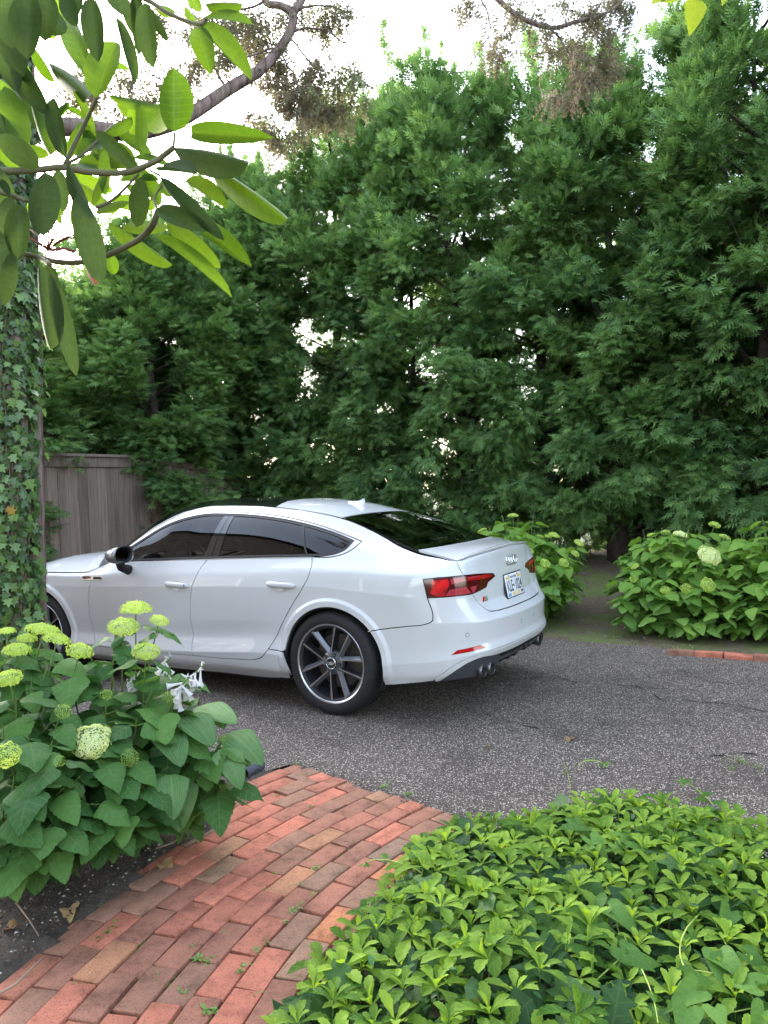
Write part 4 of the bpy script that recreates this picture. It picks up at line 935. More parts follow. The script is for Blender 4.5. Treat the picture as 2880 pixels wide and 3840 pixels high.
for L_ in pair('tailgate_light', li, M_lampdark, car, extra=.003, gap=.0012):
    sd = -1 if L_.data.vertices[0].co.y < 0 else 1
    def sub(nm, pl, m, ex=.0045):
        g = patch_geo(pl, extra=ex, gap=0, skirt=.003, res=.02); return geo_obj(nm, g if sd > 0 else flip(g), m, L_)
    sub('light_strip', [(.665, .870), (.412, .862), (.345, .850), (.38, .838), (.665, .846)], M_lamp)
    sub('light_strip', [(.655, .868), (.52, .866), (.53, .856), (.655, .858)], M_lamppink, .0058)
    sub('light_strip', [(.645, .807), (.561, .809), (.600, .771), (.618, .770)], M_lamppink)
# chrome frame of the side windows, side glass, pillars
glass_up = curve([(1.521, 1.092), (1.625, 1.1265), (1.796, 1.174), (1.999, 1.216), (2.139, 1.238), (2.36, 1.2615), (2.598, 1.2745), (2.839, 1.2745), (3.019, 1.246), (3.177, 1.199), (3.359, 1.110), (3.515, 1.023), (3.62, .951)])
glass_lo = curve([(3.62, .946), (3.47, .946), (3.089, .961), (2.723, .975), (2.244, .993), (1.815, 1.006), (1.659, 1.013), (1.594, 1.025), (1.540, 1.053), (1.521, 1.092)])
frame_out = np.concatenate([chrome_out, [(3.74, .921)], seg(c_belt, (3.72, .927), (1.771, .998))+[0, -.004], chrome_bot[::-1][1:-1]])
ring_in = np.concatenate([glass_up[:-1], glass_lo[:-1]])
window_frames = pair('window_chrome', frame_out, M_chrome, car, holes=[inset(dense(ring_in, .012), -.004)], extra=.002, gap=.0035)
def between(a0, a1, b0, b1):
    """slice of the glass opening between two slanted lines a (front) and b (rear), each top->bottom"""
    up = glass_up[(glass_up[:, 0] > b0[0]) & (glass_up[:, 0] < a0[0])]; lo_ = glass_lo[(glass_lo[:, 0] > b1[0]) & (glass_lo[:, 0] < a1[0])]
    return np.concatenate([[b0], up, [a0, a1], lo_, [b1]])
top = lambda s: (s, float(np.interp(s, glass_up[:, 0], glass_up[:, 1])))
_gl = glass_lo[::-1]; botm = lambda s: (s, float(np.interp(s, _gl[:, 0], _gl[:, 1])))
pair('front_side_window', between((3.60, .965), (3.60, .947), top(2.639), botm(2.716)), M_glass, car, extra=-.008, gap=0, skirt=.004)
pair('rear_side_window', between(top(2.545), botm(2.576), top(1.944), botm(1.821)), M_darkglass, car, extra=-.008, gap=0, skirt=.004)
pair('quarter_window', np.concatenate([[top(1.922), botm(1.810)], glass_lo[glass_lo[:, 0] < 1.81][:-1], glass_up[glass_up[:, 0] < 1.922]]), M_darkglass, car, extra=-.008, gap=0, skirt=.004)
pair('pillar_trim', between(top(2.639), botm(2.716), top(2.59), botm(2.648)), M_glossblack, car, extra=-.004, gap=.001)
pair('pillar_trim', between(top(2.588), botm(2.645), top(2.545), botm(2.576)), M_glossblack, car, extra=-.004, gap=.001)
pair('window_divider', between(top(1.944), botm(1.821), top(1.922), botm(1.810)), M_black, car, extra=-.002, gap=0)
pair('window_seal', dense(ring_in, .012), M_black, car, holes=[inset(dense(ring_in, .012), .006)], extra=-.002, gap=-.004, skirt=.01)
# roof skin, panorama glass, windscreen, bonnet
cap('roof', [(.147, -.992), (.66, -.992), (.72, -.6), (.735, 0), (.72, .6), (.66, .992), (.147, .992)], M_paint, car, gap=.002)
cap('panorama_roof', [(.664, -.985), (1.66, -.985), (1.66, .985), (.664, .985), (.724, .6), (.739, 0), (.724, -.6)], M_glossblack, car, gap=.002)
cap('windscreen', cap_poly(1.665, 2.14, -.985, .985), M_glass, car, gap=0, extra=-.003)
cap('bonnet', cap_poly(2.2, 3.64, -.995, .995), M_paint, car, gap=.002)
cap('scuttle', cap_poly(2.14, 2.2, -.995, .995), M_black, car, gap=0, extra=-.006)
cap('roof_ditch', [(.14, -1.006), (2.1, -1.006), (2.1, -.97), (.14, -.97)], M_black, car, gap=0, extra=-.006, skirt=0)
cap('roof_ditch', [(.14, .97), (2.1, .97), (2.1, 1.006), (.14, 1.006)], M_black, car, gap=0, extra=-.006, skirt=0)
# dark inner shell that shows in the shut lines, wheel-arch liners, floor
sh = np.linspace(.0, SMAX, 120); shell = np.concatenate([[(0, .36), (.40, .33), (.62, .285), (.9, .275), (1.22, .25), (1.265, .30)], arc(SA, .33, .352, 186, -5, 50), [(1.98, .22), (SF-.37, .2)], arc(SF, .333, .36, 186, -5, 50), [(SF+.38, .22), (SMAX, .24), (SMAX, .70)], np.stack([np.linspace(SMAX, 0, 80), np.interp(np.linspace(SMAX, 0, 80), sh, np.minimum(rows(sh)[0][:, 8]-.01, 2))], 1)])
one('inner_shell', shell, M_void, car, both=True, extra=-.018, gap=0, skirt=0, res=.05)
for sgn in (1, -1):
    for cx, cz in ((-.02, .33), (2.825, .333)):
        ml = MB(); a = np.linspace(math.radians(200), math.radians(-20), 40); V = []; F = []
        for t in a:
            for y, r in ((.90, .359), (.86, .375), (.56, .375), (.56, .1)): V.append((cx+r*math.cos(t), sgn*y, cz+r*math.sin(t)))
        for i in range(39):
            for j in range(3): F.append((i*4+j, i*4+j+1, (i+1)*4+j+1, (i+1)*4+j))
        ml.add(V, F); obj('arch_liner', ml.mesh('arch_liner'), M_void, car)
fl = MB(); fl.box((1.75, 0, .20), (2.9, 1.45, .06)); fl.box((-.60, 0, .42), (.4, 1.2, .10)); obj('floor_pan', fl.mesh('floor_pan', False), M_void, car)
# ---- interior
def cushion(name, c, s, rot=(0, 0, 0), m=None, bev=.04):
    b = MB().box((0, 0, 0), s); me = bevel_mesh(b.mesh(name), bev, 3); return obj(name, me, m or M_seat, car, c, rot)
for y in (.37, -.37):
    cushion('seat', (1.28, y, .50), (.52, .50, .16)); cushion('backrest', (.98, y, .80), (.14, .48, .62), (0, math.radians(-18), 0)); cushion('headrest', (.85, y, 1.13), (.10, .27, .17), (0, math.radians(-14), 0))
cushion('rear_bench', (.42, 0, .50), (.5, 1.25, .16)); cushion('rear_backrest', (.12, 0, .75), (.14, 1.25, .5), (0, math.radians(-24), 0))
for y in (.36, -.36): cushion('rear_headrest', (.0, y, 1.02), (.08, .25, .11))
cushion('dashboard', (2.02, 0, .83), (.5, 1.42, .22), m=M_black)
cushion('parcel_shelf', (-.25, 0, .93), (.5, 1.15, .02), m=M_black, bev=.008)
sw = MB(); sp_ = [(.185*math.cos(a), .185*math.sin(a), 0) for a in np.linspace(0, 2*math.pi, 33)]; sw.tube(sp_, .016, 8, False); sw.box((0, 0, -.01), (.34, .05, .02)); sw.box((0, 0, -.012), (.11, .11, .03))
obj('steering_wheel', sw.mesh('steering_wheel'), M_black, car, (1.66, .37, .89), (0, math.radians(-68), 0))
rv = cushion('rear_view_mirror', (1.72, 0, 1.235), (.03, .24, .06), m=M_black, bev=.012)
# ---- wheels
def build_wheel():
    w = MB(); R90 = Matrix.Identity(4)
    # local: axis = +Z pointing outwards, hub face near z = 0
    w.lathe([(.213, -.20), (.216, -.04), (.224, -.012), (.243, -.002), (.2525, .004), (.2535, -.004), (.240, -.012), (.240, -.20), (.213, -.20)], R90, 64)
    rim = obj('wheel', w.mesh('wheel', True, 35), M_barrel)
    fl_ = MB(); fl_.lathe([(.2405, .0005), (.2425, .0030), (.2515, .0062), (.2530, .0045)], R90, 64); obj('rim_flange', fl_.mesh('rim_flange', True, 40), M_rimcut, rim)
    t = MB(); t.lathe([(.240, -.205), (.26, -.225), (.30, -.228), (.322, -.212), (.3305, -.185), (.332, -.11), (.3305, -.035), (.324, -.012), (.312, .003), (.290, .011), (.262, .008), (.250, .000), (.242, -.012)], R90, 72)
    obj('tyre', t.mesh('tyre', True, 50), M_rubber, rim)
    tg = MB()
    for k in range(72):
        a = 2*math.pi*k/72
        for z0, z1, sk in ((-.020, -.055, .03), (-.165, -.200, -.03)):
            pts = []
            for z, da, rr in ((z0, 0, .3305), (z1, sk, .3335)):
                for d in (-.010, .010): pts.append(((rr+.0008)*math.cos(a+da+d), (rr+.0008)*math.sin(a+da+d), z))
            tg.add(pts, [(0, 1, 3, 2)])
    tb = obj('tread_block', tg.mesh('tread_block', False), M_rubber, rim); tb['kind'] = 'stuff'
    d = MB(); d.lathe([(.06, -.105), (.172, -.105), (.172, -.125), (.06, -.125)], R90, 48); obj('brake_disc', d.mesh('brake_disc', True, 40), M_disc, rim)
    bk = MB(); bk.lathe([(.0, -.14), (.205, -.14)], R90, 48); obj('backing_plate', bk.mesh('backing_plate'), M_void, rim)
    hub = MB(); hub.lathe([(.078, -.05), (.074, -.026), (.060, -.018), (.040, -.016), (.036, -.020)], R90, 40); obj('hub', hub.mesh('hub', True, 40), M_rimgrey, rim)
    for k in range(5):
        mid = math.radians(90+13+72*k)
        for sgn in (1, -1):
            # a blade from the hub to the rim; machined face along its outer edge
            a0 = mid+sgn*math.radians(7); a1 = mid+sgn*math.radians(22.5)
            p0 = Vector((.058*math.cos(a0), .058*math.sin(a0), -.020)); p1 = Vector((.2395*math.cos(a1), .2395*math.sin(a1), -.006))
            n_ = 7; V = []; F = []
            for i in range(n_):
                u = i/(n_-1); p = p0.lerp(p1, u); p.z = -.020+.004*math.sin(u*math.pi)+.014*u*u
                dr = (p1-p0).normalized(); sd = Vector((-dr.y, dr.x, 0))*sgn
                wd = .0068+.006*abs(u-.30)**1.2*1.6
                # outer edge (machined crest), inner shoulder, inner deep edge, outer deep edge
                V += [p+sd*wd*.62, p-sd*wd*.45, p-sd*(wd+.015-.002*u)+Vector((0, 0, -.020)), p-sd*(wd+.006)+Vector((0, 0, -.055)), p+sd*(wd*.6+.004)+Vector((0, 0, -.055))]
            for i in range(n_-1):
                for j in range(5):
                    f = (i*5+j, i*5+(j+1) % 5, (i+1)*5+(j+1) % 5, (i+1)*5+j); F.append(f)
            mi = [(1, 0, 2, 2, 2)[j % 5] for j in range(len(F))]  # deep spoke sides take the dark barrel colour as painted shade
            bm = bmesh.new(); me = pymesh('spoke', V, F, False, mi); bm.from_mesh(me); bmesh.ops.recalc_face_normals(bm, faces=bm.faces); bm.to_mesh(me); bm.free()
            obj('spoke', me, [M_rimgrey, M_rimcut, M_barrel], rim)
    for k in range(5):
        a = math.radians(90-23+72*k); lb = MB(); Mx = Matrix.Translation((.056*math.cos(a), .056*math.sin(a), -.016)); lb.lathe([(.0125, -.03), (.0125, 0), (.011, .002), (.007, .002), (.007, -.008), (0, -.008)], Mx, 12); obj('lug_bolt', lb.mesh('lug_bolt', True, 40), M_black, rim)
    cp = MB(); cp.lathe([(.037, -.025), (.037, -.008), (.034, -.004), (.031, -.005), (.0, -.005)], R90, 32); cpo = obj('centre_cap', cp.mesh('centre_cap', True, 40), M_black, rim)
    rg = MB(); rg.lathe([(.037, -.007), (.0345, -.0025), (.0325, -.0045)], R90, 32)
    for k in range(4): rg.tube([((-.0165+.011*k)+.0082*math.cos(a), .0082*math.sin(a), -.0035) for a in np.linspace(0, 2*math.pi, 17)], .0012, 5, False)
    obj('cap_ring', rg.mesh('cap_ring'), M_bright, rim)
    vs = MB(); a = math.radians(112+72); vs.tube([(.222*math.cos(4.15), .222*math.sin(4.15), -.02), (.195*math.cos(4.15), .195*math.sin(4.15), -.012)], .004, 6); obj('valve_stem', vs.mesh('valve_stem'), M_black, rim)
    return rim
wheel = build_wheel()
def place_wheel(w, x, y, spin):
    # local Z -> world +-Y, local X -> world -+X (as seen from outside), local Y -> up
    s = 1 if y > 0 else -1
    w.matrix_world = Matrix(((-s, 0, 0, x), (0, 0, s, y), (0, 1, 0, .331), (0, 0, 0, 1))) @ Matrix.Rotation(spin, 4, 'Z')
first = True
for x, y, sp0 in ((0, .897, 0.0), (2.825, .900, .5), (0, -.897, .2), (2.825, -.900, .9)):
    w = wheel if first else copy_tree(wheel); first = False
    w.parent = car; place_wheel(w, x, y, sp0)
# ---- door handles, mirror, aerial, vent, badges, plate
def frame_at(s, z, extra=0.0, side=1, up=(0, 0, 1)):
    e = .003; p = BODY([s], [z], extra)[0]; du = BODY([s+e], [z])[0]-BODY([s-e], [z])[0]; dv = BODY([s], [z+e])[0]-BODY([s], [z-e])[0]
    n = np.cross(dv, du); n /= np.linalg.norm(n)
    if (BODY([s], [z], .01)[0]-BODY([s], [z])[0]) @ n < 0: n = -n
    Z = Vector(n); X = Vector(-du).normalized(); X = (X-Z*X.dot(Z)).normalized(); Y = Z.cross(X)
    p = Vector(p)
    if side < 0: p.y = -p.y; Z.y = -Z.y; X.y = -X.y; X = -X; Y = Z.cross(X)
    return Matrix(((X.x, Y.x, Z.x, p.x), (X.y, Y.y, Z.y, p.y), (X.z, Y.z, Z.z, p.z), (0, 0, 0, 1)))
def handle_mesh(keyed):
    h = MB(); n = 13; V = []; F = []
    for i in range(n):
        u = i/(n-1)*2-1; x = u*.117; hh = .019*(1-abs(u)**6*.45); out = .030-.020*abs(u)**4; th = .010+.014*abs(u)**5
        for (yy, zz) in ((hh, out-.007), (hh*.45, out), (-hh*.45, out-.002), (-hh, out-.010), (-hh*.8, max(out-th-.008, -.002)), (hh*.8, max(out-th-.004, -.002))): V.append((x, yy, zz))
    for i in range(n-1):
        for j in range(6): F.append((i*6+j, (i+1)*6+j, (i+1)*6+(j+1) % 6, i*6+(j+1) % 6))
    F.append(tuple(range(6))); F.append(tuple(range((n-1)*6, n*6))[::-1]); h.add(V, F)
    me = h.mesh('handle'); bm = bmesh.new(); bm.from_mesh(me); bmesh.ops.recalc_face_normals(bm, faces=bm.faces); bm.to_mesh(me); bm.free()
    return me
hm = handle_mesh(True)
for doors, sH, zH in ((front_doors, 2.924, .785), (rear_doors, 1.983, .8185)):
    for d, side in zip(doors, (1, -1)):
        Mx = frame_at(sH, zH, 0, side) @ Matrix.Rotation(math.radians(-2 if side > 0 else 2), 4, 'Z')
        h = obj('handle', hm, M_paint, d); h.matrix_world = Mx
        cu = MB(); V = []; F = []
        for i in range(6):
            for k in range(20): a = 2*math.pi*k/20; r = i/5; V.append((.05*r*math.cos(a), -.004+.036*r*math.sin(a), .0015-.010*(1-r*r)*0+.0006*(1-r)))
        for i in range(5):
            for k in range(20): F.append((i*20+k, (i+1)*20+k, (i+1)*20+(k+1) % 20, i*20+(k+1) % 20))
        cu.add(V, F); me = cu.mesh('handle_cup'); c = obj('handle_cup', me, M_paint, d); c.matrix_world = Mx
        sz = .0
        # soft dished normals so the recess catches the sky like a cup
        nn = []
        for v in me.vertices: r = min(1, math.hypot(v.co.x/.05, (v.co.y+.004)/.036)); kk = .55*math.sin(r*math.pi); nn.append(Vector((-v.co.x/.05*kk, -(v.co.y+.004)/.036*kk, 1)).normalized())
        me.normals_split_custom_set_from_vertices(nn)
kh = obj('keyhole', MB().box((0, 0, 0), (.009, .012, .003)).mesh('keyhole', False), M_black, front_doors[0]); kh.matrix_world = frame_at(2.924, .785) @ Matrix.Translation((.094, -.001, .0235))
def mirror_housing(side):
    # driver's mirror: deep shell tapering forwards, black foot, glass facing back
    V = []; F = []; n = 24; secs = ((-.005, 1.0), (-.02, 1.03), (.03, 1.02), (.08, .93), (.12, .74), (.15, .45), (.158, .15))
    cx, cy, cz = 1.72, 1.005, 1.003
    for dx, sc in secs:
        for k in range(n):
            a = 2*math.pi*k/n; ca, sa = math.cos(a), math.sin(a)
            yy = .104*sc*(abs(ca)**.75)*(1 if ca > 0 else -1); zz = .060*sc*(abs(sa)**.75)*(1 if sa > 0 else -1)
            V.append((cx+dx+.10*(yy/.118)*-.28, side*(cy+yy), cz+zz+.10*dx*0-.012*(dx/.15)))
    for i in range(len(secs)-1):
        for k in range(n): F.append((i*n+k, i*n+(k+1) % n, (i+1)*n+(k+1) % n, (i+1)*n+k))
    F.append(tuple((len(secs)-1)*n+k for k in range(n)))
    me = pymesh('mirror_housing', V, F, True); bm = bmesh.new(); bm.from_mesh(me); bmesh.ops.recalc_face_normals(bm, faces=bm.faces); bm.to_mesh(me); bm.free()
    mo = obj('mirror_housing', me, M_mirrorcap, car)
    Vb = []; Fb = []
    for sc, dx in ((1.0, -.006), (.90, -.012), (.86, .004)):
        for k in range(n):
            a = 2*math.pi*k/n; ca, sa = math.cos(a), math.sin(a)
            yy = .104*sc*(abs(ca)**.75)*(1 if ca > 0 else -1); zz = .060*sc*(abs(sa)**.75)*(1 if sa > 0 else -1)
            Vb.append((cx+dx-.028*(yy/.118), side*(cy+yy), cz+zz))
    for i in range(2):
        for k in range(n): Fb.append((i*n+k, i*n+(k+1) % n, (i+1)*n+(k+1) % n, (i+1)*n+k))
    obj('mirror_rim', pymesh('mirror_rim', Vb, Fb, True), M_black, mo)
    obj('mirror_glass', pymesh('mirror_glass', Vb[2*n:], [tuple(range(n))], False), M_mirror, mo)
    ft = MB(); ft.tube([(cx+.06, side*(cy-.02), cz-.05), (cx+.08, side*(cy-.05), cz-.10), (cx+.09, side*.88, cz-.125)], [.034, .030, .038], 12); obj('mirror_foot', ft.mesh('mirror_foot'), M_black, mo)
mirror_housing(1); mirror_housing(-1)
# shark-fin aerial
V = []; F = []
fx = np.linspace(.40, .262, 15)
for i, x in enumerate(fx):
    u = i/14; top_ = CAP([x], [0])[0, 2]; h = .012+.056*u**2.2 if u < .93 else .062*(1-(u-.93)/.07*.25); w_ = .032*(1-(1-u)**3)*(1 if u < .9 else 1-(u-.9)*2.5)+.006
    for (yy, zz) in ((-w_, -.004), (-w_*.85, .008), (-w_*.28, .30*h+.008), (-.0035, h), (.0035, h), (w_*.28, .30*h+.008), (w_*.85, .008), (w_, -.004)): V.append((x-(.0 if zz < .02 else .012*u*zz/.06), yy, top_+zz))
for i in range(14):
    for j in range(7): F.append((i*8+j, (i+1)*8+j, (i+1)*8+j+1, i*8+j+1))
F.append(tuple(range(8))); F.append(tuple(range(14*8, 15*8))[::-1])
me = pymesh('roof_aerial', V, F, True); bm = bmesh.new(); bm.from_mesh(me); bmesh.ops.recalc_face_normals(bm, faces=bm.faces); bm.to_mesh(me); bm.free(); me.set_sharp_from_angle(angle=math.radians(50)); obj('roof_aerial', me, M_paint, car)
# wing vent with badge
for nm, pl, m, ex in (('wing_vent', [(3.963, .8235), (3.722, .8245), (3.674, .799), (3.916, .792)], M_bright, .004), ('vent_inset', [(3.945, .820), (3.84, .821), (3.825, .808), (3.905, .797)], M_lampdark, .006), ('vent_inset', [(3.80, .8195), (3.727, .820), (3.69, .802), (3.80, .799)], M_black, .006)):
    pair(nm, pl, m, car, extra=ex, gap=0, skirt=.006)
def text_mesh(txt, size, ext=.0008, align='CENTER', bold=0.0):
    cu = bpy.data.curves.new('text', 'FONT'); cu.body = txt; cu.size = size; cu.align_x = align; cu.align_y = 'CENTER'; cu.extrude = ext; cu.offset = bold; cu.resolution_u = 3
    o = bpy.data.objects.new('text', cu); COL.objects.link(o); me = bpy.data.meshes.new_from_object(o)
    bpy.data.objects.remove(o); bpy.data.curves.remove(cu); me.materials.clear(); return me
def put(name, me, m, parent, Mx):
    o = obj(name, me, m, parent); o.matrix_world = Mx; return o
Mr = Matrix(((0, 0, -1, 0), (-1, 0, 0, 0), (0, 1, 0, 0), (0, 0, 0, 1)))   # facing the rear of the car: X = right as seen, Y = up, Z = outwards
pr = BODY([0.0], [.915])[0]
for k in range(4):
    r_ = MB(); r_.tube([(.0285*math.cos(a), .0285*math.sin(a), 0) for a in np.linspace(0, 2*math.pi, 33)], .0052, 8, False)
    put('badge_ring', r_.mesh('badge_ring'), M_bright, tailgate, Matrix.Translation((pr[0]-.004-.0008*(k % 2), .0615-.041*k, .915)) @ Mr @ Matrix.Rotation(math.radians(-4), 4, 'X'))
F5 = frame_at(.440, .713, .001)
rb = MB(); rb.add([(-.0, -.019, .0), (.017, -.019, .0), (.026, .017, 0), (.009, .017, 0), (-.0, -.019, .004), (.017, -.019, .004), (.026, .017, .004), (.009, .017, .004)], [(4, 5, 6, 7), (0, 1, 5, 4), (1, 2, 6, 5), (2, 3, 7, 6), (3, 0, 4, 7)])
M_red = mat('badge_red', (.65, .01, .015), rough=.25)
put('model_badge', rb.mesh('model_badge', False), M_red, tailgate, F5 @ Matrix.Translation((-.055, 0, 0)))
put('model_lettering', text_mesh('S5', .040, .002, 'LEFT', .001), M_bright, tailgate, F5 @ Matrix.Translation((-.030, -.002, 0)) @ Matrix.Scale(1.25, 4, (1, 0, 0)))
# number plate
M_plate = mat('plate_white', (.74, .76, .77), rough=.35); M_ink = mat('plate_navy', (.012, .016, .05), rough=.4); M_gold = mat('plate_gold', (.75, .52, .16), rough=.4); M_sky = mat('plate_blue', (.16, .32, .55), rough=.4)
PM = Matrix.Translation((-.897, .004, .752)) @ Mr @ Matrix.Rotation(math.radians(-10), 4, 'X')
pf = bevel_mesh(MB().box((0, -.003, -.004), (.330, .176, .014)).mesh('plate_frame'), .004, 2); pfo = put('plate_frame', pf, M_glossblack, tailgate, PM)
pl_ = bevel_mesh(MB().box((0, 0, .004), (.302, .150, .003)).mesh('number_plate'), .0012, 2); po = put('number_plate', pl_, M_plate, tailgate, PM)
def pbox(nm, c, s, m): put(nm, MB().box((c[0], c[1], .0058), (s[0], s[1], .0006)).mesh(nm, False), m, po, PM)
pbox('plate_band', (-.105, .052), (.062, .020), M_gold); pbox('plate_band', (.105, .052), (.062, .020), M_gold); pbox('plate_band', (.01, -.058), (.13, .020), M_gold)
pbox('plate_picture', (-.115, -.058), (.05, .022), M_sky); pbox('plate_picture', (.118, -.055), (.04, .012), M_ink)
for cx in (-.075, .075): put('plate_bolt', MB().lathe([(.006, 0), (.006, .002), (0, .003)], Matrix.Translation((cx, .062, .0055)), 12).mesh('plate_bolt'), M_disc, po, PM)
put('plate_lettering', text_mesh('NEW YORK', .021, .0003, 'CENTER', .0004), M_ink, po, PM @ Matrix.Translation((0, .052, .0060)))
put('plate_lettering', text_mesh('KLE', .105, .0003, 'CENTER', .0012), M_ink, po, PM @ Matrix.Translation((-.082, -.006, .0060)) @ Matrix.Scale(.62, 4, (1, 0, 0)))
put('plate_lettering', text_mesh('1024', .105, .0003, 'CENTER', .0012), M_ink, po, PM @ Matrix.Translation((.070, -.006, .0060)) @ Matrix.Scale(.60, 4, (1, 0, 0)))
put('plate_lettering', text_mesh('EXCELSIOR', .014, .0003, 'CENTER', .0003), M_plate, po, PM @ Matrix.Translation((.01, -.058, .0066)))
put('plate_emblem', pymesh('plate_emblem', [(-.012, -.002, 0), (-.004, .012, 0), (.006, .010, 0), (.008, -.004, 0), (.014, -.012, 0), (.002, -.009, 0)], [(0, 5, 4, 3, 2, 1)], False), M_ink, po, PM @ Matrix.Translation((-.016, -.004, .0064)))
# ------------------------------------------------------------------ old cedar at the left edge, ivy on its trunk
def bark_mat():
    m, nt, b = new_mat('cedar_bark'); L = nt.links.new; tc = nt.nodes.new('ShaderNodeTexCoord')
    mp = nt.nodes.new('ShaderNodeMapping'); mp.inputs['Scale'].default_value = (14, 14, 1.1); L(tc.outputs['Object'], mp.inputs['Vector'])
    n1 = noise(nt, mp.outputs[0], 2.2, 8, .65)
    c = ramp(nt, n1, [(.30, (.04, .028, .024)), (.45, (.16, .112, .094)), (.60, (.27, .20, .172)), (.78, (.35, .285, .255))])
    g = ramp(nt, noise(nt, tc.outputs['Object'], 5, 4), [(.5, (1, 1, 1)), (.75, (.80, .92, .80))]); c = mixc(nt, 1.0, c, g, 'MULTIPLY')
    L(c, b.inputs['Base Color']); b.inputs['Roughness'].default_value = .95; b.inputs['Specular IOR Level'].default_value = .2
    bp = nt.nodes.new('ShaderNodeBump'); bp.inputs['Strength'].default_value = .9; bp.inputs['Distance'].default_value = .02; L(n1, bp.inputs['Height']); L(bp.outputs['Normal'], b.inputs['Normal'])
    return m
M_cedar = bark_mat()
TR = .235
te0 = at(163, 2300, 3.9); te1 = at(150, 1650, 3.9)
left = -CR
tb = te0+left*TR; tt_ = te1+left*(TR-.012)
ax_ = (tt_-tb)/(tt_.z-tb.z)
tree = empty('cedar_tree', (tb.x-ax_.x*tb.z, tb.y-ax_.y*tb.z, -.02))
tag(tree, 'old cedar at the left edge, its bent limb arching high over the car', 'tree')
TL = Vector(tree.location)
rt = np.random.default_rng(21)
V = []; F = []; nA = 72; zs = np.concatenate([np.linspace(-.1, 3.2, 60), np.linspace(3.4, 7.5, 12)])
ph = rt.uniform(0, 6.28, 8)
for z in zs:
    for k in range(nA):
        a = 2*math.pi*k/nA; r = TR-.016*z+.10*max(0, .35-z)**2*3
        tw = a+.06*math.sin(z*1.3)
        r += .012*math.sin(tw*9+ph[0]+.5*math.sin(z*2.1))+.008*abs(math.sin(tw*17+ph[1]+.8*math.sin(z*1.4+tw)))+.006*math.sin(tw*31+z*1.7+ph[2])+.004*math.sin(z*9+tw*5)
        V.append((ax_.x*z+r*math.cos(a), ax_.y*z+r*math.sin(a), z))
for i in range(len(zs)-1):
    for k in range(nA): F.append((i*nA+k, i*nA+(k+1) % nA, (i+1)*nA+(k+1) % nA, (i+1)*nA+k))
obj('trunk', pymesh('trunk', V, F, True), M_cedar, tree)
def to_tree(p): return Vector(p)-TL
# the limb, traced at its own distance from the trunk
def limb(name, pts, rad, n=9, m=M_cedar, jit=.0):
    P_ = [to_tree(p) for p in pts]; Q = []; R_ = []
    for i in range(len(P_)-1):
        for j in range(5):
            t = j/5; p0 = P_[max(0, i-1)]; p1 = P_[i]; p2 = P_[i+1]; p3 = P_[min(len(P_)-1, i+2)]
            Q.append(.5*((2*p1)+(p2-p0)*t+(2*p0-5*p1+4*p2-p3)*t*t+(3*p1-p0-3*p2+p3)*t**3)); R_.append(rad[i]*(1-t)+rad[i+1]*t)
    Q.append(P_[-1]); R_.append(rad[-1])
    Q = [q+Vector(rt.normal(0, jit, 3)) for q in Q]
    return obj(name, MB().tube(Q, R_, n).mesh(name), m, tree)
D = lambda x, y, d: at(x*1.736, y*1.736, d)
limb('limb', [D(-40, 330, 4.0), D(120, 275, 4.1), D(270, 287, 4.3), D(350, 275, 4.45), D(415, 245, 4.6), D(490, 195, 4.8), D(560, 152, 4.9), D(600, 110, 5.0), D(628, 65, 5.0), D(632, 30, 5.0), D(605, 12, 5.0), D(575, 5, 5.0), D(560, -40, 5.0)],
     [.06, .05, .046, .043, .041, .039, .036, .033, .031, .028, .025, .023, .022])
limb('limb', [D(632, 30, 5.0), D(700, -60, 5.1), D(850, -160, 5.3), D(1000, -120, 5.4), D(1060, -20, 5.5), D(1120, 35, 5.5), D(1190, 60, 5.5), D(1240, 48, 5.5), D(1290, 35, 5.5), D(1330, 15, 5.5), D(1370, -30, 5.5)], [.026, .026, .025, .024, .022, .019, .017, .015, .013, .011, .009])
twigs = [([D(1260, 42, 5.5), D(1290, 20, 5.5), D(1310, -10, 5.5)], .009), ([D(1190, 62, 5.5), D(1215, 90, 5.5), D(1235, 130, 5.5), D(1245, 165, 5.45), D(1270, 195, 5.4), D(1285, 215, 5.4)], .008), ([D(1290, 30, 5.5), D(1320, 40, 5.5), D(1360, 30, 5.5)], .006),
    ([D(1040, 0, 5.4), D(1060, 60, 5.4), D(1035, 110, 5.35), D(1000, 155, 5.35), D(955, 152, 5.35)], .007), ([D(1025, 120, 5.35), D(1040, 165, 5.35)], .004), ([D(1275, 60, 5.5), D(1310, 95, 5.45), D(1345, 110, 5.4)], .006),
    ([D(600, 100, 5.0), D(540, 120, 4.9), D(470, 140, 4.8)], .010), ([D(560, 150, 4.9), D(610, 180, 4.9), D(650, 210, 4.9)], .007), ([D(625, 70, 5.0), D(690, 60, 5.0), D(740, 90, 5.0), D(770, 120, 5.0)], .010), ([D(628, 80, 5.0), D(665, 130, 5.0), D(690, 160, 5.0), D(730, 190, 5.0)], .008),
    ([D(600, 110, 5.0), D(640, 170, 4.9), D(640, 230, 4.85), D(600, 290, 4.8)], .008), ([D(490, 195, 4.8), D(450, 120, 4.8), D(420, 40, 4.8), D(400, -20, 4.8)], .010), ([D(415, 245, 4.6), D(360, 180, 4.6), D(300, 150, 4.5)], .008), ([D(575, 5, 5.0), D(500, 25, 5.0), D(450, 10, 5.0)], .010), ([D(640, 20, 5.0), D(700, 10, 5.0), D(760, 30, 5.0)], .009),
    ([D(240, 200, 4.4), D(200, 150, 4.4), D(170, 60, 4.4)], .006)]
for pts, r_ in twigs: limb('twig', pts, list(np.linspace(r_, r_*.35, len(pts))), 5, jit=.004)
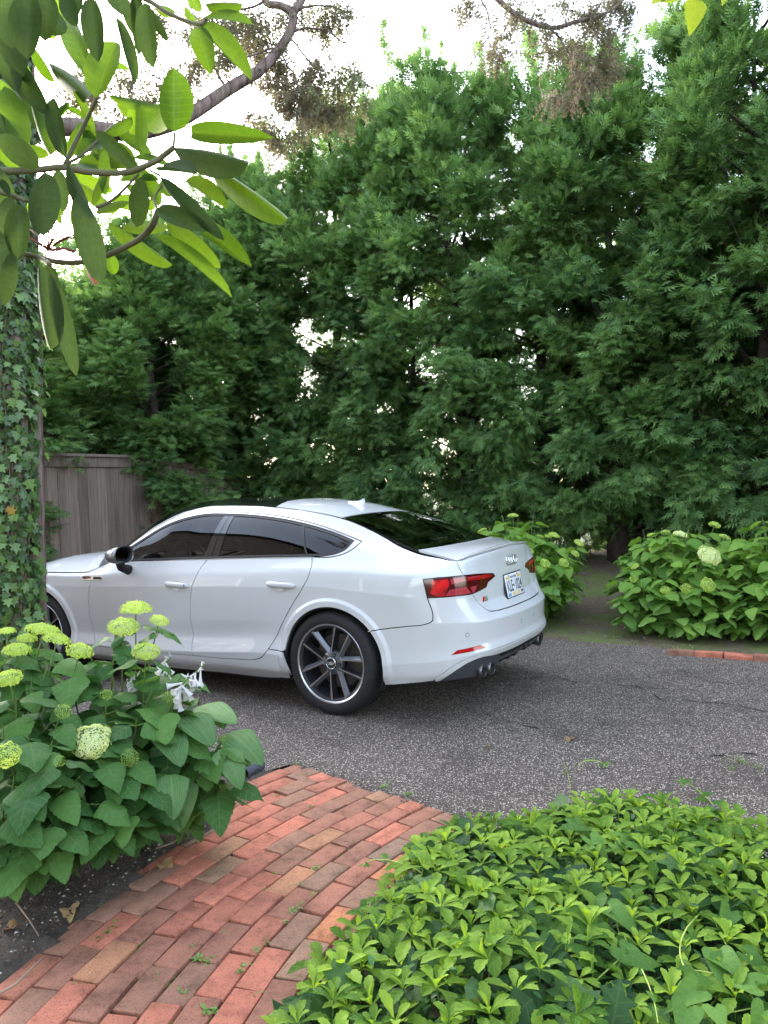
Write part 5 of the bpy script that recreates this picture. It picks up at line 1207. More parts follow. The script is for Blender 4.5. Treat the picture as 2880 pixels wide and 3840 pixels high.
# brownish drooping foliage along the twigs
M_cedarleaf = leaf_mat('cedar_foliage', (.120, .098, .070), (.17, .20, .085), rough=.7, trans=.35, src='attr', spec=.2)
def strand_geo(seed):
    r = np.random.default_rng(seed); V = []; F = []; UV = []
    def kite(a, b_, w):
        i = len(V); a = np.array(a); b_ = np.array(b_); d = b_-a; s_ = np.cross(d, [0, 0, 1.0]); s_ = s_/max(1e-6, np.linalg.norm(s_))*w
        for q in (a, a+d*.45+s_, b_, a+d*.45-s_): V.append(q); UV.append((q[0], .5+q[1]))
        F.append((i, i+1, i+2, i+3))
    for i in range(5):
        x = i*.2; kite((x, 0, -.1*x*x), (x+.24, r.uniform(-.03, .03), -.1*(x+.2)**2), .038)
        for sg in (1, -1): kite((x+.06, 0, -.1*x*x), (x+.06+r.uniform(.10, .22), sg*r.uniform(.08, .20), r.uniform(-.12, .04)), .038)
    return np.array(V), np.array(F), np.array(UV)
STR = [strand_geo(i) for i in range(4)]
blobs = [  # display px centre, spread px, depth, count, greenness
    (700, 40, 75, 50, 5.0, 330, .45), (745, 150, 50, 60, 5.0, 260, .6), (650, 130, 60, 60, 4.95, 300, .3), (610, 190, 40, 45, 4.9, 240, .25), (665, 215, 60, 40, 4.85, 300, .25), (590, 270, 45, 40, 4.8, 220, .2), (520, 60, 70, 50, 4.95, 260, .3), (440, 60, 60, 60, 4.85, 260, .3),
    (400, 175, 60, 40, 4.7, 160, .3), (470, 110, 50, 40, 4.8, 170, .3), (300, 210, 70, 50, 4.5, 200, .3), (190, 190, 50, 40, 4.4, 120, .3), (170, 130, 60, 60, 4.4, 120, .3), (330, 60, 60, 60, 4.7, 140, .3), (560, 110, 40, 40, 4.95, 120, .3), (690, 255, 50, 35, 4.85, 200, .25), (590, 40, 40, 40, 5.0, 150, .35),
    (1110, 15, 70, 25, 5.5, 160, .35), (1010, 20, 60, 25, 5.4, 110, .3), (1090, 55, 40, 20, 5.45, 70, .25), (1245, 25, 40, 35, 5.5, 140, .3), (1310, 45, 50, 50, 5.5, 260, .35), (1350, 15, 50, 30, 5.5, 160, .3), (1255, 100, 40, 35, 5.45, 150, .15), (1270, 165, 45, 30, 5.4, 200, .12), (1225, 210, 45, 18, 5.4, 150, .08), (1185, 105, 25, 20, 5.5, 60, .2), (1320, 120, 40, 40, 5.4, 130, .3), (1070, 115, 25, 20, 5.4, 60, .3), (1200, 55, 30, 20, 5.5, 60, .3), (1090, 90, 30, 25, 5.4, 50, .2)]
parts = []
for cx, cy, sx, sy, d, n, gr in blobs:
    n = int(n*.8); nk = max(3, n//22); kx = rt.normal(cx, sx*.5, nk); ky = rt.normal(cy, sy*.5, nk); kd = rt.normal(d, .15, nk); wk = rt.integers(nk, size=n)     # tight bunches
    px = (kx[wk]+rt.normal(0, 9, n))*1.736; py = (ky[wk]+rt.normal(0, 9, n)+3)*1.736; dd = kd[wk]+.12+rt.normal(0, .05, n)
    pos = np.array([to_tree(at(a, b_, c)) for a, b_, c in zip(px, py, dd)])
    dirv = rt.normal(0, .55, (n, 3))+np.array([0, 0, -.65])
    Rm = frames(dirv, rt.normal(0, 1, (n, 3)))
    parts.append(scatter('c', STR[rt.integers(4)], Rm, pos, rt.uniform(.07, .15, n), np.clip(rt.normal(gr, .2, n), 0, 1)))
obj('foliage', merged_mesh('foliage', parts, False), M_cedarleaf, tree)
# ivy
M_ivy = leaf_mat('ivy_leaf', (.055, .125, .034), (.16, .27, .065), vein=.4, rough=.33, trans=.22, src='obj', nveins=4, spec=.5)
ivy = empty('ivy', tuple(TL)); tag(ivy, 'green ivy climbing the cedar trunk at the left edge', 'ivy')
ivl = [geo_mesh('leaf', ivy_geo(dr, fo)) for dr, fo in ((.15, .05), (.3, .12), (.05, .0), (.25, -.08))]
for m_ in ivl: m_.materials.append(M_ivy)
M_stem = mat('ivy_stem', (.13, .10, .06), rough=.8); M_yel = leaf_mat('ivy_yellow', (.42, .26, .03), (.45, .30, .05), rough=.5, trans=.3)
toC = Vector((CPOS.x-TL.x, CPOS.y-TL.y, 0)).normalized(); a_c = math.atan2(toC.y, toC.x)
lf = 0
def trunk_pt(a, z, lift=.0):
    r = TR-.016*z+.014+lift; return Vector((ax_.x*z+r*math.cos(a), ax_.y*z+r*math.sin(a), z))
# the right-hand rim of the trunk stays bare, as in the photo
cells = []
while lf < 420:
    z = rt.uniform(.45, 2.9); a = a_c+rt.uniform(.0, 1.45)      # angle: positive towards the right edge seen from the path
    sside = (a-a_c)
    edge = .93+.13*math.sin(z*3.1)+(.34 if z > 1.9 else 0)+(.05 if z < .9 else 0)
    if sside > edge and rt.random() > .05: continue
    p = trunk_pt(a, z, rt.uniform(.004, .035)); out = Vector((math.cos(a), math.sin(a), 0))
    if any((p-q).length < .030 for q in cells) and rt.random() < .8: continue
    cells.append(p)
    d = Vector((rt.normal(0, .45), rt.normal(0, .45), -1)); d = d+out*rt.uniform(.05, .5)
    Rm = frames([list(d)], [list(out+Vector(rt.normal(0, .28, 3)))])[0]
    l = obj('leaf', ivl[rt.integers(4)], None, ivy); l.matrix_local = mat4(Rm, p, rt.uniform(.038, .066))
    if lf in (17, 90, 200, 310, 333): l.data = l.data.copy(); l.data.materials.clear(); l.data.materials.append(M_yel)
    lf += 1
    if lf >= 300: break
extra = []
n = 2600; z = rt.uniform(.3, 4.2, n); a = a_c+rt.uniform(-.6, .93, n)+np.where(z > 1.9, .22, 0)*rt.random(n); pos = np.array([trunk_pt(q, w, .01) for q, w in zip(a, z)]); out = np.stack([np.cos(a), np.sin(a), 0*a], 1)
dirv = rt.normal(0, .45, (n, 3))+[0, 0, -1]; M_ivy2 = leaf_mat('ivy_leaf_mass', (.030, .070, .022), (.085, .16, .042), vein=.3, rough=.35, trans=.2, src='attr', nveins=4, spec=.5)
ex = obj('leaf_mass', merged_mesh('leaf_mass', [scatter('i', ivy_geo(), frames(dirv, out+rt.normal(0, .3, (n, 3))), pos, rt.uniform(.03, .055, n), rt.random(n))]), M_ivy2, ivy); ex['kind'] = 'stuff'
for k in range(9):
    a = a_c+rt.uniform(-.2, .9); pts = []
    for z_ in np.linspace(.2, rt.uniform(1.6, 3.2), 14): a += rt.normal(0, .05); pts.append(trunk_pt(a, z_, .006))
    obj('stem', MB().tube(pts, .0035, 5).mesh('stem'), M_stem, ivy)
# ------------------------------------------------------------------ hydrangeas
M_hyd = leaf_mat('hydrangea_leaf', (.040, .115, .030), (.105, .225, .050), vein=.34, rough=.55, trans=.30, nveins=6, spec=.2, bump=.35)
M_hydfar = leaf_mat('hydrangea_leaf_light', (.10, .22, .035), (.22, .37, .065), vein=.30, rough=.55, trans=.36, nveins=6, spec=.2, bump=.3)
M_hydmass = leaf_mat('hydrangea_leaf_mass', (.045, .115, .028), (.10, .21, .045), vein=.3, rough=.45, trans=.3, src='attr', nveins=6)
M_stalk = mat('green_stalk', (.12, .20, .045), rough=.6); M_floret = leaf_mat('hydrangea_floret', (.42, .58, .10), (.58, .70, .20), rough=.6, trans=.35, src='attr', spec=.2)
M_floretpale = leaf_mat('hydrangea_floret_pale', (.66, .74, .30), (.80, .84, .50), rough=.6, trans=.35, src='attr', spec=.2)
M_floretgreen = leaf_mat('hydrangea_floret_green', (.26, .44, .08), (.40, .56, .14), rough=.6, trans=.35, src='attr', spec=.2)
HL = []
for i, (wf, dr, fo, wv) in enumerate(((w_heart, .30, .04, .02), (w_heart, .45, .10, .03), (w_heart2, .22, .0, .03), (w_heart2, .45, .06, .02), (w_heart, .35, -.08, .04))):
    HL.append(leaf_geo(wf, 16, fo, dr, .045, wave=wv, curl=.12))
HLm = [geo_mesh('leaf', g) for g in HL]; HLf = [m_.copy() for m_ in HLm]
for m_ in HLm: m_.materials.append(M_hyd)
for m_ in HLf: m_.materials.append(M_hydfar)
def flower_mesh(seed, flat, m, nfl=230, open_=.86):
    r = np.random.default_rng(seed); n = nfl
    # dome of four-petalled florets
    u = (np.arange(n)+.5)/n; ph = np.arccos(1-u*1.18); th = np.arange(n)*2.39996
    d = np.stack([np.sin(ph)*np.cos(th), np.sin(ph)*np.sin(th), np.cos(ph)], 1)
    lump = 1+.09*np.sin(d[:, 0]*6+seed)*np.sin(d[:, 1]*7+seed*2)+r.normal(0, .03, n)
    pos = d*np.array([.5, .5, .5*flat])*lump[:, None]+[0, 0, .02]
    pet = []; fc = []; uv = []
    for k in range(4):
        a = k*math.pi/2; c, s = math.cos(a), math.sin(a); b_ = len(pet)
        for (x, y, z) in ((0, 0, 0), (.55, .42, .10), (1, 0, .02), (.55, -.42, .10)): pet.append((z, c*x-s*y, s*x+c*y)); uv.append((.5, .5))
        fc.append((b_, b_+1, b_+2, b_+3))
    g = (np.array(pet), np.array(fc), np.array(uv))
    Rm = frames(d+r.normal(0, .25, (n, 3)), r.normal(0, 1, (n, 3)))
    me = merged_mesh('flower_head', [scatter('f', g, Rm, pos, r.uniform(.052, .078, n)*open_, np.clip(r.normal(.5, .28, n), 0, 1))], False)
    core = []
    me.materials.append(m); return me
FLW = [flower_mesh(i, f, M_floret) for i, f in ((1, .55), (2, .47), (3, .62))]; FLP = [flower_mesh(7, .52, M_floretpale, 260, .92)]; FLG = [flower_mesh(9, .8, M_floretgreen, 150, .7), flower_mesh(10, .9, M_floretgreen, 120, .7)]
def hydrangea(name, lab, group, base, stems, seed, leafmeshes, lsize, maxleaf=300, massmat=None, nodes=(4, 7), low=.22):
    """stems: list of (top point, flower diameter or 0, flower kind)"""
    r = np.random.default_rng(seed); t = empty(name, base); tag(t, lab, 'shrub', group); B = Vector(base); nl = 0; rest = []
    cand = []
    stm = MB()
    for (top_, fd, fk) in stems:
        T = Vector(top_)-B; rt_ = Vector((T.x*.32+r.normal(0, .05), T.y*.32+r.normal(0, .05), 0)); rt_.z = float(gz(B.x+rt_.x, B.y+rt_.y))-B.z-.01
        mid = rt_.lerp(T, .55); mid.x = rt_.x+(T.x-rt_.x)*.42; mid.y = rt_.y+(T.y-rt_.y)*.42; mid.z += .05
        P_ = bez(rt_, mid, T, 9); stm.tube(P_, list(np.linspace(.0048, .0028, 9)), 5, False)
        if fd > 0:
            f = obj('flower_head', {'y': FLW, 'p': FLP, 'g': FLG}[fk][r.integers(len({'y': FLW, 'p': FLP, 'g': FLG}[fk]))], None, t)
            d = (P_[-1]-P_[-2]).normalized(); f.matrix_local = Matrix.Translation(T) @ d.to_track_quat('Z', 'Y').to_matrix().to_4x4() @ Matrix.Diagonal((fd*.9, fd*.9, fd*.9, 1)) @ Matrix.Rotation(r.uniform(0, 6), 4, 'Z')
        k = r.integers(*nodes); rotn = r.uniform(0, 3.14)
        for j in range(k):
            u = 1-(.06+.10*r.random())-(1-low)*j/max(1, k-1)*.86
            if u < .12: continue
            i0 = min(7, int(u*8)); p = P_[i0].lerp(P_[i0+1], u*8-i0); rotn += math.pi/2+r.normal(0, .25)
            for sg in (0, math.pi):
                a = rotn+sg; h = Vector((math.cos(a), math.sin(a), 0)); o_ = Vector((T.x, T.y, 0)); o_ = o_.normalized() if o_.length > .05 else h
                cand.append((p, (h+o_*.45).normalized(), u, r.uniform(.75, 1.15)))
    r.shuffle(cand) if False else None
    order = sorted(range(len(cand)), key=lambda i: -(cand[i][0]+B-Vector((0, 0, 0))).z+((cand[i][0]+B)-CPOS).length*.4+r.normal(0, .15))
    for q, i in enumerate(order):
        p, h, u, sc = cand[i]; s_ = lsize*sc*(.62+.55*math.sin(math.pi*min(1, (1-u)*1.1+.15))); pit = r.uniform(.0, .38)+.42*(1-u)
        d = Vector((h.x, h.y, -pit)); pe = p+Vector((h.x, h.y, .25))*s_*.22
        Rm = frames([list(d)], [list(Vector((h.x*.35, h.y*.35, 1))+Vector(r.normal(0, .22, 3)))])[0]
        stm.tube([p, pe], [.0022, .0016], 4, False)
        if nl < maxleaf:
            l = obj('leaf', leafmeshes[r.integers(len(leafmeshes))], None, t); l.matrix_local = mat4(Rm, pe, s_); nl += 1
        else: rest.append((Rm, pe, s_))
    obj('stem', stm.mesh('stem'), M_stalk, t)
    if rest:
        me = merged_mesh('leaf_mass', [scatter('m', HL[0], np.array([q[0] for q in rest]), np.array([list(q[1]) for q in rest]), np.array([q[2] for q in rest]), r.random(len(rest)))])
        o = obj('leaf_mass', me, massmat or M_hydmass, t); o['kind'] = 'stuff'
    return t
z4 = lambda x, y: (x*.6028, 2200+y*.6028)
def S4(x, y, d, fd, k='y'): return (at(*z4(x, y), d), fd, k)
# left shrub, in two clumps
rl = np.random.default_rng(4)
stemsA = [S4(845, 150, 3.2, .135), S4(768, 260, 3.1, .132), S4(990, 218, 3.2, .085), S4(908, 408, 3.0, .115), S4(1045, 690, 2.9, .055, 'g'), S4(662, 675, 2.85, .05, 'g'), S4(810, 1065, 2.7, .068, 'g'), S4(570, 965, 2.72, .145, 'p'), S4(648, 900, 2.78, .055, 'g'), S4(1385, 945, 2.95, .03, 'g')]
for x, y, d in ((720, 250, 3.15), (560, 420, 3.1), (1060, 480, 3.05), (700, 560, 2.95), (950, 640, 2.9), (1080, 760, 2.95), (850, 820, 2.8), (1150, 900, 2.9), (1330, 1130, 2.95), (1450, 1230, 2.95), (620, 1080, 2.65), (760, 1180, 2.65), (900, 1230, 2.7), (1050, 1120, 2.8), (560, 1350, 2.55), (680, 1480, 2.55), (830, 1420, 2.65), (960, 1350, 2.75), (1130, 540, 3.0), (640, 780, 2.8), (450, 620, 2.95), (1250, 1020, 2.9)): stemsA.append(S4(x, y, d, 0))
hydrangea('hydrangea', 'tall lime flowered hydrangea beside the brick path with a hosta at its foot', 'hydrangea shrubs', (-.08, 2.62, .02), stemsA, 41, HLm, .142, 300)
stemsB = [S4(495, 405, 2.95, .11), S4(270, 285, 3.1, .15), S4(355, 335, 3.0, .11), S4(170, 330, 3.1, .085), S4(105, 400, 2.95, .11), S4(40, 285, 3.0, .075), S4(60, 575, 2.7, .095), S4(45, 1050, 2.45, .09), S4(392, 778, 2.7, .062, 'g'), S4(370, 1085, 2.5, .04, 'g')]
for x, y, d in ((300, 480, 2.95), (200, 560, 2.85), (100, 700, 2.7), (280, 720, 2.75), (20, 860, 2.55), (180, 920, 2.55), (330, 960, 2.55), (90, 1180, 2.4), (230, 1250, 2.42), (400, 1250, 2.5), (20, 1400, 2.35), (150, 1500, 2.38), (320, 1480, 2.42), (460, 1440, 2.5), (60, 1650, 2.38), (230, 1640, 2.4), (380, 1600, 2.45), (-80, 700, 2.7), (-100, 1000, 2.5), (-120, 1400, 2.4), (480, 900, 2.7), (-60, 480, 2.9), (500, 1180, 2.6)): stemsB.append(S4(x, y, d, 0))
hydrangea('hydrangea', 'hydrangea with a cluster of lime flower heads in front of the ivy covered trunk', 'hydrangea shrubs', (.12, 2.98, .02), stemsB, 42, HLm, .145, 300)
# right-hand shrubs on the far bed
def dome(cx, cy, rx, ry, h, n, r):
    out = []
    for _ in range(n):
        a = r.uniform(0, 6.28); q = math.sqrt(r.random()); x = cx+rx*q*math.cos(a); y = cy+ry*q*math.sin(a); z = h*(1-.72*q**2.6)*r.uniform(.86, 1.06)
        out.append(((x, y, z+float(gz(x, y))), 0, 'y'))
    return out
z8 = lambda x, y: (1800+x*.651, 1900+y*.651)
def S8(x, y, yy, fd, k='y'): return (at_plane(*z8(x, y), 1, yy), fd, k)
rr_ = np.random.default_rng(8)
stC = [S8(190, 55, -2.75, .12), S8(178, 135, -2.6, .12), S8(200, 192, -2.5, .11), S8(60, 165, -2.7, .14), S8(15, 145, -2.9, .12), S8(285, 258, -2.25, .09), S8(345, 175, -2.7, .09), S8(425, 168, -2.7, .12), S8(390, 175, -2.75, .09), S8(568, 213, -2.55, .11), S8(548, 272, -2.4, .09), S8(375, 328, -2.2, .11), S8(482, 325, -2.3, .11)]+dome(.10, -2.62, .74, .64, 1.05, 80, rr_)+dome(-.25, -2.45, .42, .42, .72, 16, rr_)+[((float(x), float(y), float(z)), 0, 'y') for x, y, z in zip(rr_.uniform(-.55, .3, 14), rr_.uniform(-2.2, -2.0, 14), rr_.uniform(.15, .5, 14))]
hydrangea('hydrangea', 'lime flowered hydrangea directly behind the tail of the car', 'hydrangea shrubs', (0.0, -2.6, float(gz(0, -2.6))), stC, 43, HLf, .150, 300, leaf_mat('hydrangea_mass_light', (.085, .19, .035), (.18, .32, .06), vein=.25, rough=.45, trans=.3, src='attr', nveins=6), (3, 6))
stD = [S8(1155, 165, -2.75, .15, 'p'), S8(1070, 152, -3.0, .10), S8(990, 168, -2.9, .10), S8(1015, 245, -2.5, .14), S8(1320, 285, -2.3, .22, 'p'), S8(1350, 110, -3.1, .12), S8(1410, 180, -2.9, .12), S8(893, 345, -2.3, .085), S8(885, 415, -2.2, .09), S8(1065, 480, -2.1, .09), S8(1185, 472, -2.1, .10), S8(1310, 450, -2.1, .14), S8(1280, 185, -2.8, .08), S8(1035, 208, -2.7, .08), S8(1245, 205, -2.8, .06, 'g'), S8(1597, 268, -2.5, .06, 'g'), S8(1127, 338, -2.3, .03, 'g')]
stD += dome(-1.55, -2.72, .72, .70, 1.0, 95, rr_)+[((float(x), float(y), float(z)), 0, 'y') for x, y, z in zip(rr_.uniform(-2.1, -.98, 34), rr_.uniform(-2.25, -2.02, 34), rr_.uniform(.12, .60, 34))]
massL = bpy.data.materials['hydrangea_mass_light']
hydrangea('hydrangea', 'hydrangea with one large cream flower head, left of the picture edge behind the brick kerb', 'hydrangea shrubs', (-1.4, -2.7, float(gz(0, -2.7))), stD, 44, HLf, .155, 300, massL, (3, 6))
stE = dome(-2.4, -2.72, .70, .68, 1.02, 80, rr_)+[((float(x), float(y), float(z)), 0, 'y') for x, y, z in zip(rr_.uniform(-2.8, -1.95, 26), rr_.uniform(-2.25, -2.02, 26), rr_.uniform(.12, .6, 26))]
hydrangea('hydrangea', 'leafy hydrangea cut by the right picture edge, with hardly any flowers', 'hydrangea shrubs', (-2.35, -2.7, float(gz(0, -2.7))), stE, 45, HLf, .155, 300, massL, (3, 6))
# ------------------------------------------------------------------ hosta between the hydrangea and the path
M_hosta = leaf_mat('hosta_leaf', (.105, .215, .075), (.165, .295, .105), vein=.55, rough=.55, trans=.28, nveins=-13.0, spec=.15, bump=.8)
def ribbed(nl, dr, fo):
    V = []; F = []; UV = []; nw = 12
    for i in range(nl+1):
        t = i/nl; w = max(w_hosta(t), .002)
        for k in range(nw+1):
            f = k/nw*2-1; z = -dr*t*t*.9+fo*abs(f)*w*.6+.020*(1 if k % 2 else -1)*math.sin(math.pi*t)**.5-.10*f*f*w
            V.append((t-dr*.2*t*t, w*f, z)); UV.append((t, .5+.5*f))
    for i in range(nl):
        for k in range(nw): a = i*(nw+1)+k; F.append((a, a+nw+1, a+nw+2, a+1))
    return np.array(V), np.array(F), np.array(UV)
hosta = empty('hosta', (-.26, 2.40, .02)); tag(hosta, 'hosta with broad ribbed leaves and white bell flowers beside the brick path', 'plant'); HB = Vector((-.26, 2.40, .02))
HG = [geo_mesh('leaf', ribbed(12, d_, f_)) for d_, f_ in ((.18, .2), (.32, .28), (.55, .25))]
for m_ in HG: m_.materials.append(M_hosta)
hs = MB(); rh = np.random.default_rng(3)
def hosta_leaf(bx, by, tx, ty, d0, d1, mi, wsc=1.0):
    b_ = at(*z4(bx, by), d0)-HB; t_ = at(*z4(tx, ty), d1)-HB; d = t_-b_; Rm = frames([list(d)], [list(Vector((0, 0, 1))-CF*.15+CR*.15)])[0]
    l = obj('leaf', HG[mi], None, hosta); s_ = d.length*.94; l.matrix_local = mat4(Rm, b_, s_) @ Matrix.Diagonal((1, wsc, 1, 1)) @ Matrix.Rotation(-.12-.06*mi, 4, 'Y'); hs.tube(bez((0, 0, .02), b_*.5+Vector((0, 0, .06)), b_, 5), .004, 5, False)
for q in ((1250, 740, 1490, 850, 3.15, 3.0, 0), (1420, 910, 1660, 1095, 3.1, 2.95, 1), (1170, 790, 1340, 1000, 3.0, 2.85, 0), (1040, 920, 1140, 1110, 2.9, 2.75, 1), (1060, 1170, 1090, 1465, 2.8, 2.68, 1, 1.0), (1390, 1010, 1520, 1270, 2.95, 2.85, 1), (1120, 1200, 1120, 1540, 2.9, 2.8, 2), (1330, 760, 1400, 890, 3.15, 3.05, 0), (1000, 1000, 980, 1180, 2.95, 2.9, 1), (1240, 700, 1130, 790, 3.2, 3.2, 0), (1480, 1000, 1560, 1110, 3.1, 3.05, 2)): hosta_leaf(*q)
obj('leaf_stalks', hs.mesh('leaf_stalks'), M_stalk, hosta)
M_bell = leaf_mat('hosta_flower', (.80, .78, .80), (.85, .83, .80), rough=.5, trans=.35, tcol=(.8, .78, .78))
bell = MB(); bell.lathe([(.02, 0), (.10, .12), (.12, .42), (.20, .70), (.30, .92), (.42, 1.0)], None, 10); bellm = bell.mesh('flower_bell'); bellm.materials.append(M_bell)
bud = MB(); bud.lathe([(.02, 0), (.11, .25), (.10, .7), (.0, 1.0)], None, 8); budm = bud.mesh('flower_bud'); budm.materials.append(M_bell)
for (bx, by), (tx, ty), d, nb_ in (((1060, 780), (1275, 480), 3.0, 14), ((1040, 800), (1180, 560), 2.95, 14), ((980, 640), (1065, 440), 3.15, 8), ((760, 640), (860, 560), 3.15, 5)):
    a = at(*z4(bx, by), d)-HB; e = at(*z4(tx, ty), d)-HB; m0 = (a+e)*.5+Vector((0, 0, .04)); P_ = bez(a, m0, e, 12); fs_ = obj('flower_stalk', MB().tube([Vector((0, 0, 0))]+P_, [.004]+[.003]*12, 5).mesh('flower_stalk'), M_stalk, hosta)
    for k in range(nb_):
        u = .42+.58*k/nb_; p = P_[min(11, int(u*11.9))]; opened = k < nb_*.7
        dr = Vector(rh.normal(0, .45, 3))+Vector((0, 0, -.9 if opened else .6))-CR*.3*(1 if k % 2 else -1)-CF*.3
        b_ = obj('flower_bell' if opened else 'flower_bud', bellm if opened else budm, None, fs_); b_.matrix_local = Matrix.Translation(p+Vector(rh.normal(0, .006, 3))) @ dr.to_track_quat('Z', 'Y').to_matrix().to_4x4() @ Matrix.Diagonal((.034, .034, .062, 1)) if opened else Matrix.Translation(p) @ dr.to_track_quat('Z', 'Y').to_matrix().to_4x4() @ Matrix.Diagonal((.026, .026, .034, 1))
# ------------------------------------------------------------------ ground cover: pachysandra, ivy and bindweed
def cover_h(x, y):
    """height of the leaf canopy"""
    return .185+.04*np.sin(x*3.1+1)*np.sin(y*2.7)+.03*np.sin(x*7+y*5)
def cover_edge(y):
    """x of the left edge along the bricks"""
    return np.interp(y, [1.85, 2.0, 2.2, 2.45, 2.9, 3.35, 3.8, 4.6], [-1.78, -1.64, -1.55, -1.47, -1.475, -1.50, -1.60, -1.85])
def cover_top(x):
    """y of the edge along the drive"""
    return np.interp(-x, [1.3, 1.6, 1.9, 2.2, 2.5, 2.9, 4.5], [2.15, 1.88, 1.80, 1.74, 1.80, 1.90, 2.2])
rg = np.random.default_rng(15)
def spots(n, x0=-4.3, x1=-1.3, y0=1.8, y1=4.9, marg=0.0, dmin=.0):
    out = []
    while len(out) < n:
        x, y = rg.uniform(x0, x1), rg.uniform(y0, y1)
        if x > cover_edge(y)-marg or y < cover_top(x)+marg: continue
        v = Vector((x, y, .15))-CPOS; dz = v.dot(CF)
        if dz < .6 or abs(v.dot(CR)/dz) > .62 or v.dot(CU)/dz < -.80: continue
        if dmin and any((x-a)**2+(y-b_)**2 < dmin*dmin for a, b_ in out[-160:]): continue
        out.append((x, y))
    return np.array(out)
def edge_drop(x, y):
    """cover gets lower towards its rim"""
    d = np.minimum(cover_edge(y)-x, y-cover_top(x)); return np.clip(.55+d/.22, .55, 1)
def pachy_leaf():
    """spoon-shaped leaf, toothed in its outer half"""
    V = []; F = []; UV = []; st = [0, .12, .30, .45, .56, .64, .72, .80, .88, .95, 1.0]; w = [.03, .04, .08, .145, .20, .175, .215, .155, .17, .08, .012]
    for t, h in zip(st, w):
        for f in (-1, -.45, 0, .45, 1): V.append((t, h*f, .10*math.sin(t*2.4)-.22*t*t+.35*abs(f)*h)); UV.append((t, .5+.5*f))
    for i in range(len(st)-1):
        for k in range(4): a = i*5+k; F.append((a, a+5, a+6, a+1))
    return np.array(V), np.array(F), np.array(UV)
PLG = pachy_leaf()
M_pachy = leaf_mat('pachysandra_leaf', (.062, .155, .022), (.30, .45, .062), vein=.30, rough=.6, trans=.38, src='attr', nveins=4, spec=.12)
M_pachyd = leaf_mat('pachysandra_old_leaf', (.020, .062, .018), (.060, .13, .030), vein=.2, rough=.5, trans=.2, src='attr', nveins=4, spec=.15)  # darker leaf colour for the lower whorls
stems_ = MB()
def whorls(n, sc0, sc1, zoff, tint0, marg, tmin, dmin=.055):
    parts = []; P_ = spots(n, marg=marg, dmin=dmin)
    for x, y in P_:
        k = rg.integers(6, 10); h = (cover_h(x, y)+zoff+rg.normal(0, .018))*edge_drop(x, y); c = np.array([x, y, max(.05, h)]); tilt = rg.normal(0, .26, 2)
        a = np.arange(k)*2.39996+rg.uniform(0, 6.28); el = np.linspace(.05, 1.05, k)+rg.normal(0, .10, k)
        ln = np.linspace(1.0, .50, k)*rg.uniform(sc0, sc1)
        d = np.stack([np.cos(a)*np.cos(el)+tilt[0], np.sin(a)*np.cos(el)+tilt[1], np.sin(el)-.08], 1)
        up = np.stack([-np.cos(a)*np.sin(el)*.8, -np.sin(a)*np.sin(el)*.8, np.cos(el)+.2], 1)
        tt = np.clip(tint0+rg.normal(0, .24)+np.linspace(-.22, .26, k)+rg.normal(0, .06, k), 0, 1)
        parts.append(scatter('p', PLG, frames(d, up), np.tile(c, (k, 1))+d*.004, ln, tt))
        if zoff > -.03: stems_.tube([(x+rg.normal(0, .015), y+rg.normal(0, .015), .0), tuple(c)], .0022, 4, False)
    return merged_mesh('pachysandra', parts)
tag(obj('pachysandra', whorls(330, .062, .104, .008, .5, .02, 0, .078), M_pachy), kind='stuff')
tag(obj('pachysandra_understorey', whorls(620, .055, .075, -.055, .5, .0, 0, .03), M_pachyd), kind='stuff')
st_ = tag(obj('pachysandra_stems', stems_.mesh('pachysandra_stems'), M_stalk), kind='stuff')
# trailing ivy, dark and glossy, between the whorls
M_givy = leaf_mat('ground_ivy_leaf', (.020, .060, .020), (.070, .150, .040), vein=.35, rough=.5, trans=.18, src='attr', nveins=3.5, spec=.15)
P_ = spots(520, marg=-.02, dmin=.04); n = len(P_); z = (cover_h(P_[:, 0], P_[:, 1])+rg.normal(-.012, .024, n))*edge_drop(P_[:, 0], P_[:, 1])
a = rg.uniform(0, 6.28, n); d = np.stack([np.cos(a), np.sin(a)*1.0, rg.normal(-.35, .3, n)], 1)+np.array(-CF)*.35*np.array([1, 1, 0])
tag(obj('ground_ivy', merged_mesh('ground_ivy', [scatter('i', ivy_geo(.25, .10), frames(d, np.stack([rg.normal(0, .3, n), rg.normal(0, .3, n)+.15, np.ones(n)], 1)), np.stack([P_[:, 0], P_[:, 1], z], 1), rg.uniform(.055, .105, n), rg.random(n))]), M_givy), kind='stuff')
# periwinkle-like small oval leaves low in the mix
P_ = spots(900, marg=-.02); n = len(P_); z = (cover_h(P_[:, 0], P_[:, 1])+rg.normal(-.04, .03, n))*edge_drop(P_[:, 0], P_[:, 1]); a = rg.uniform(0, 6.28, n); el = rg.uniform(-.3, .8, n)
M_peri = leaf_mat('periwinkle_leaf', (.025, .085, .03), (.08, .19, .05), vein=.2, rough=.45, trans=.25, src='attr', nveins=.01, spec=.2)
tag(obj('periwinkle', merged_mesh('periwinkle', [scatter('o', leaf_geo(w_oval, 5, .15, .2), frames(np.stack([np.cos(a), np.sin(a), el], 1)), np.stack([P_[:, 0], P_[:, 1], np.maximum(z, .03)], 1), rg.uniform(.028, .05, n), rg.random(n))]), M_peri), kind='stuff')
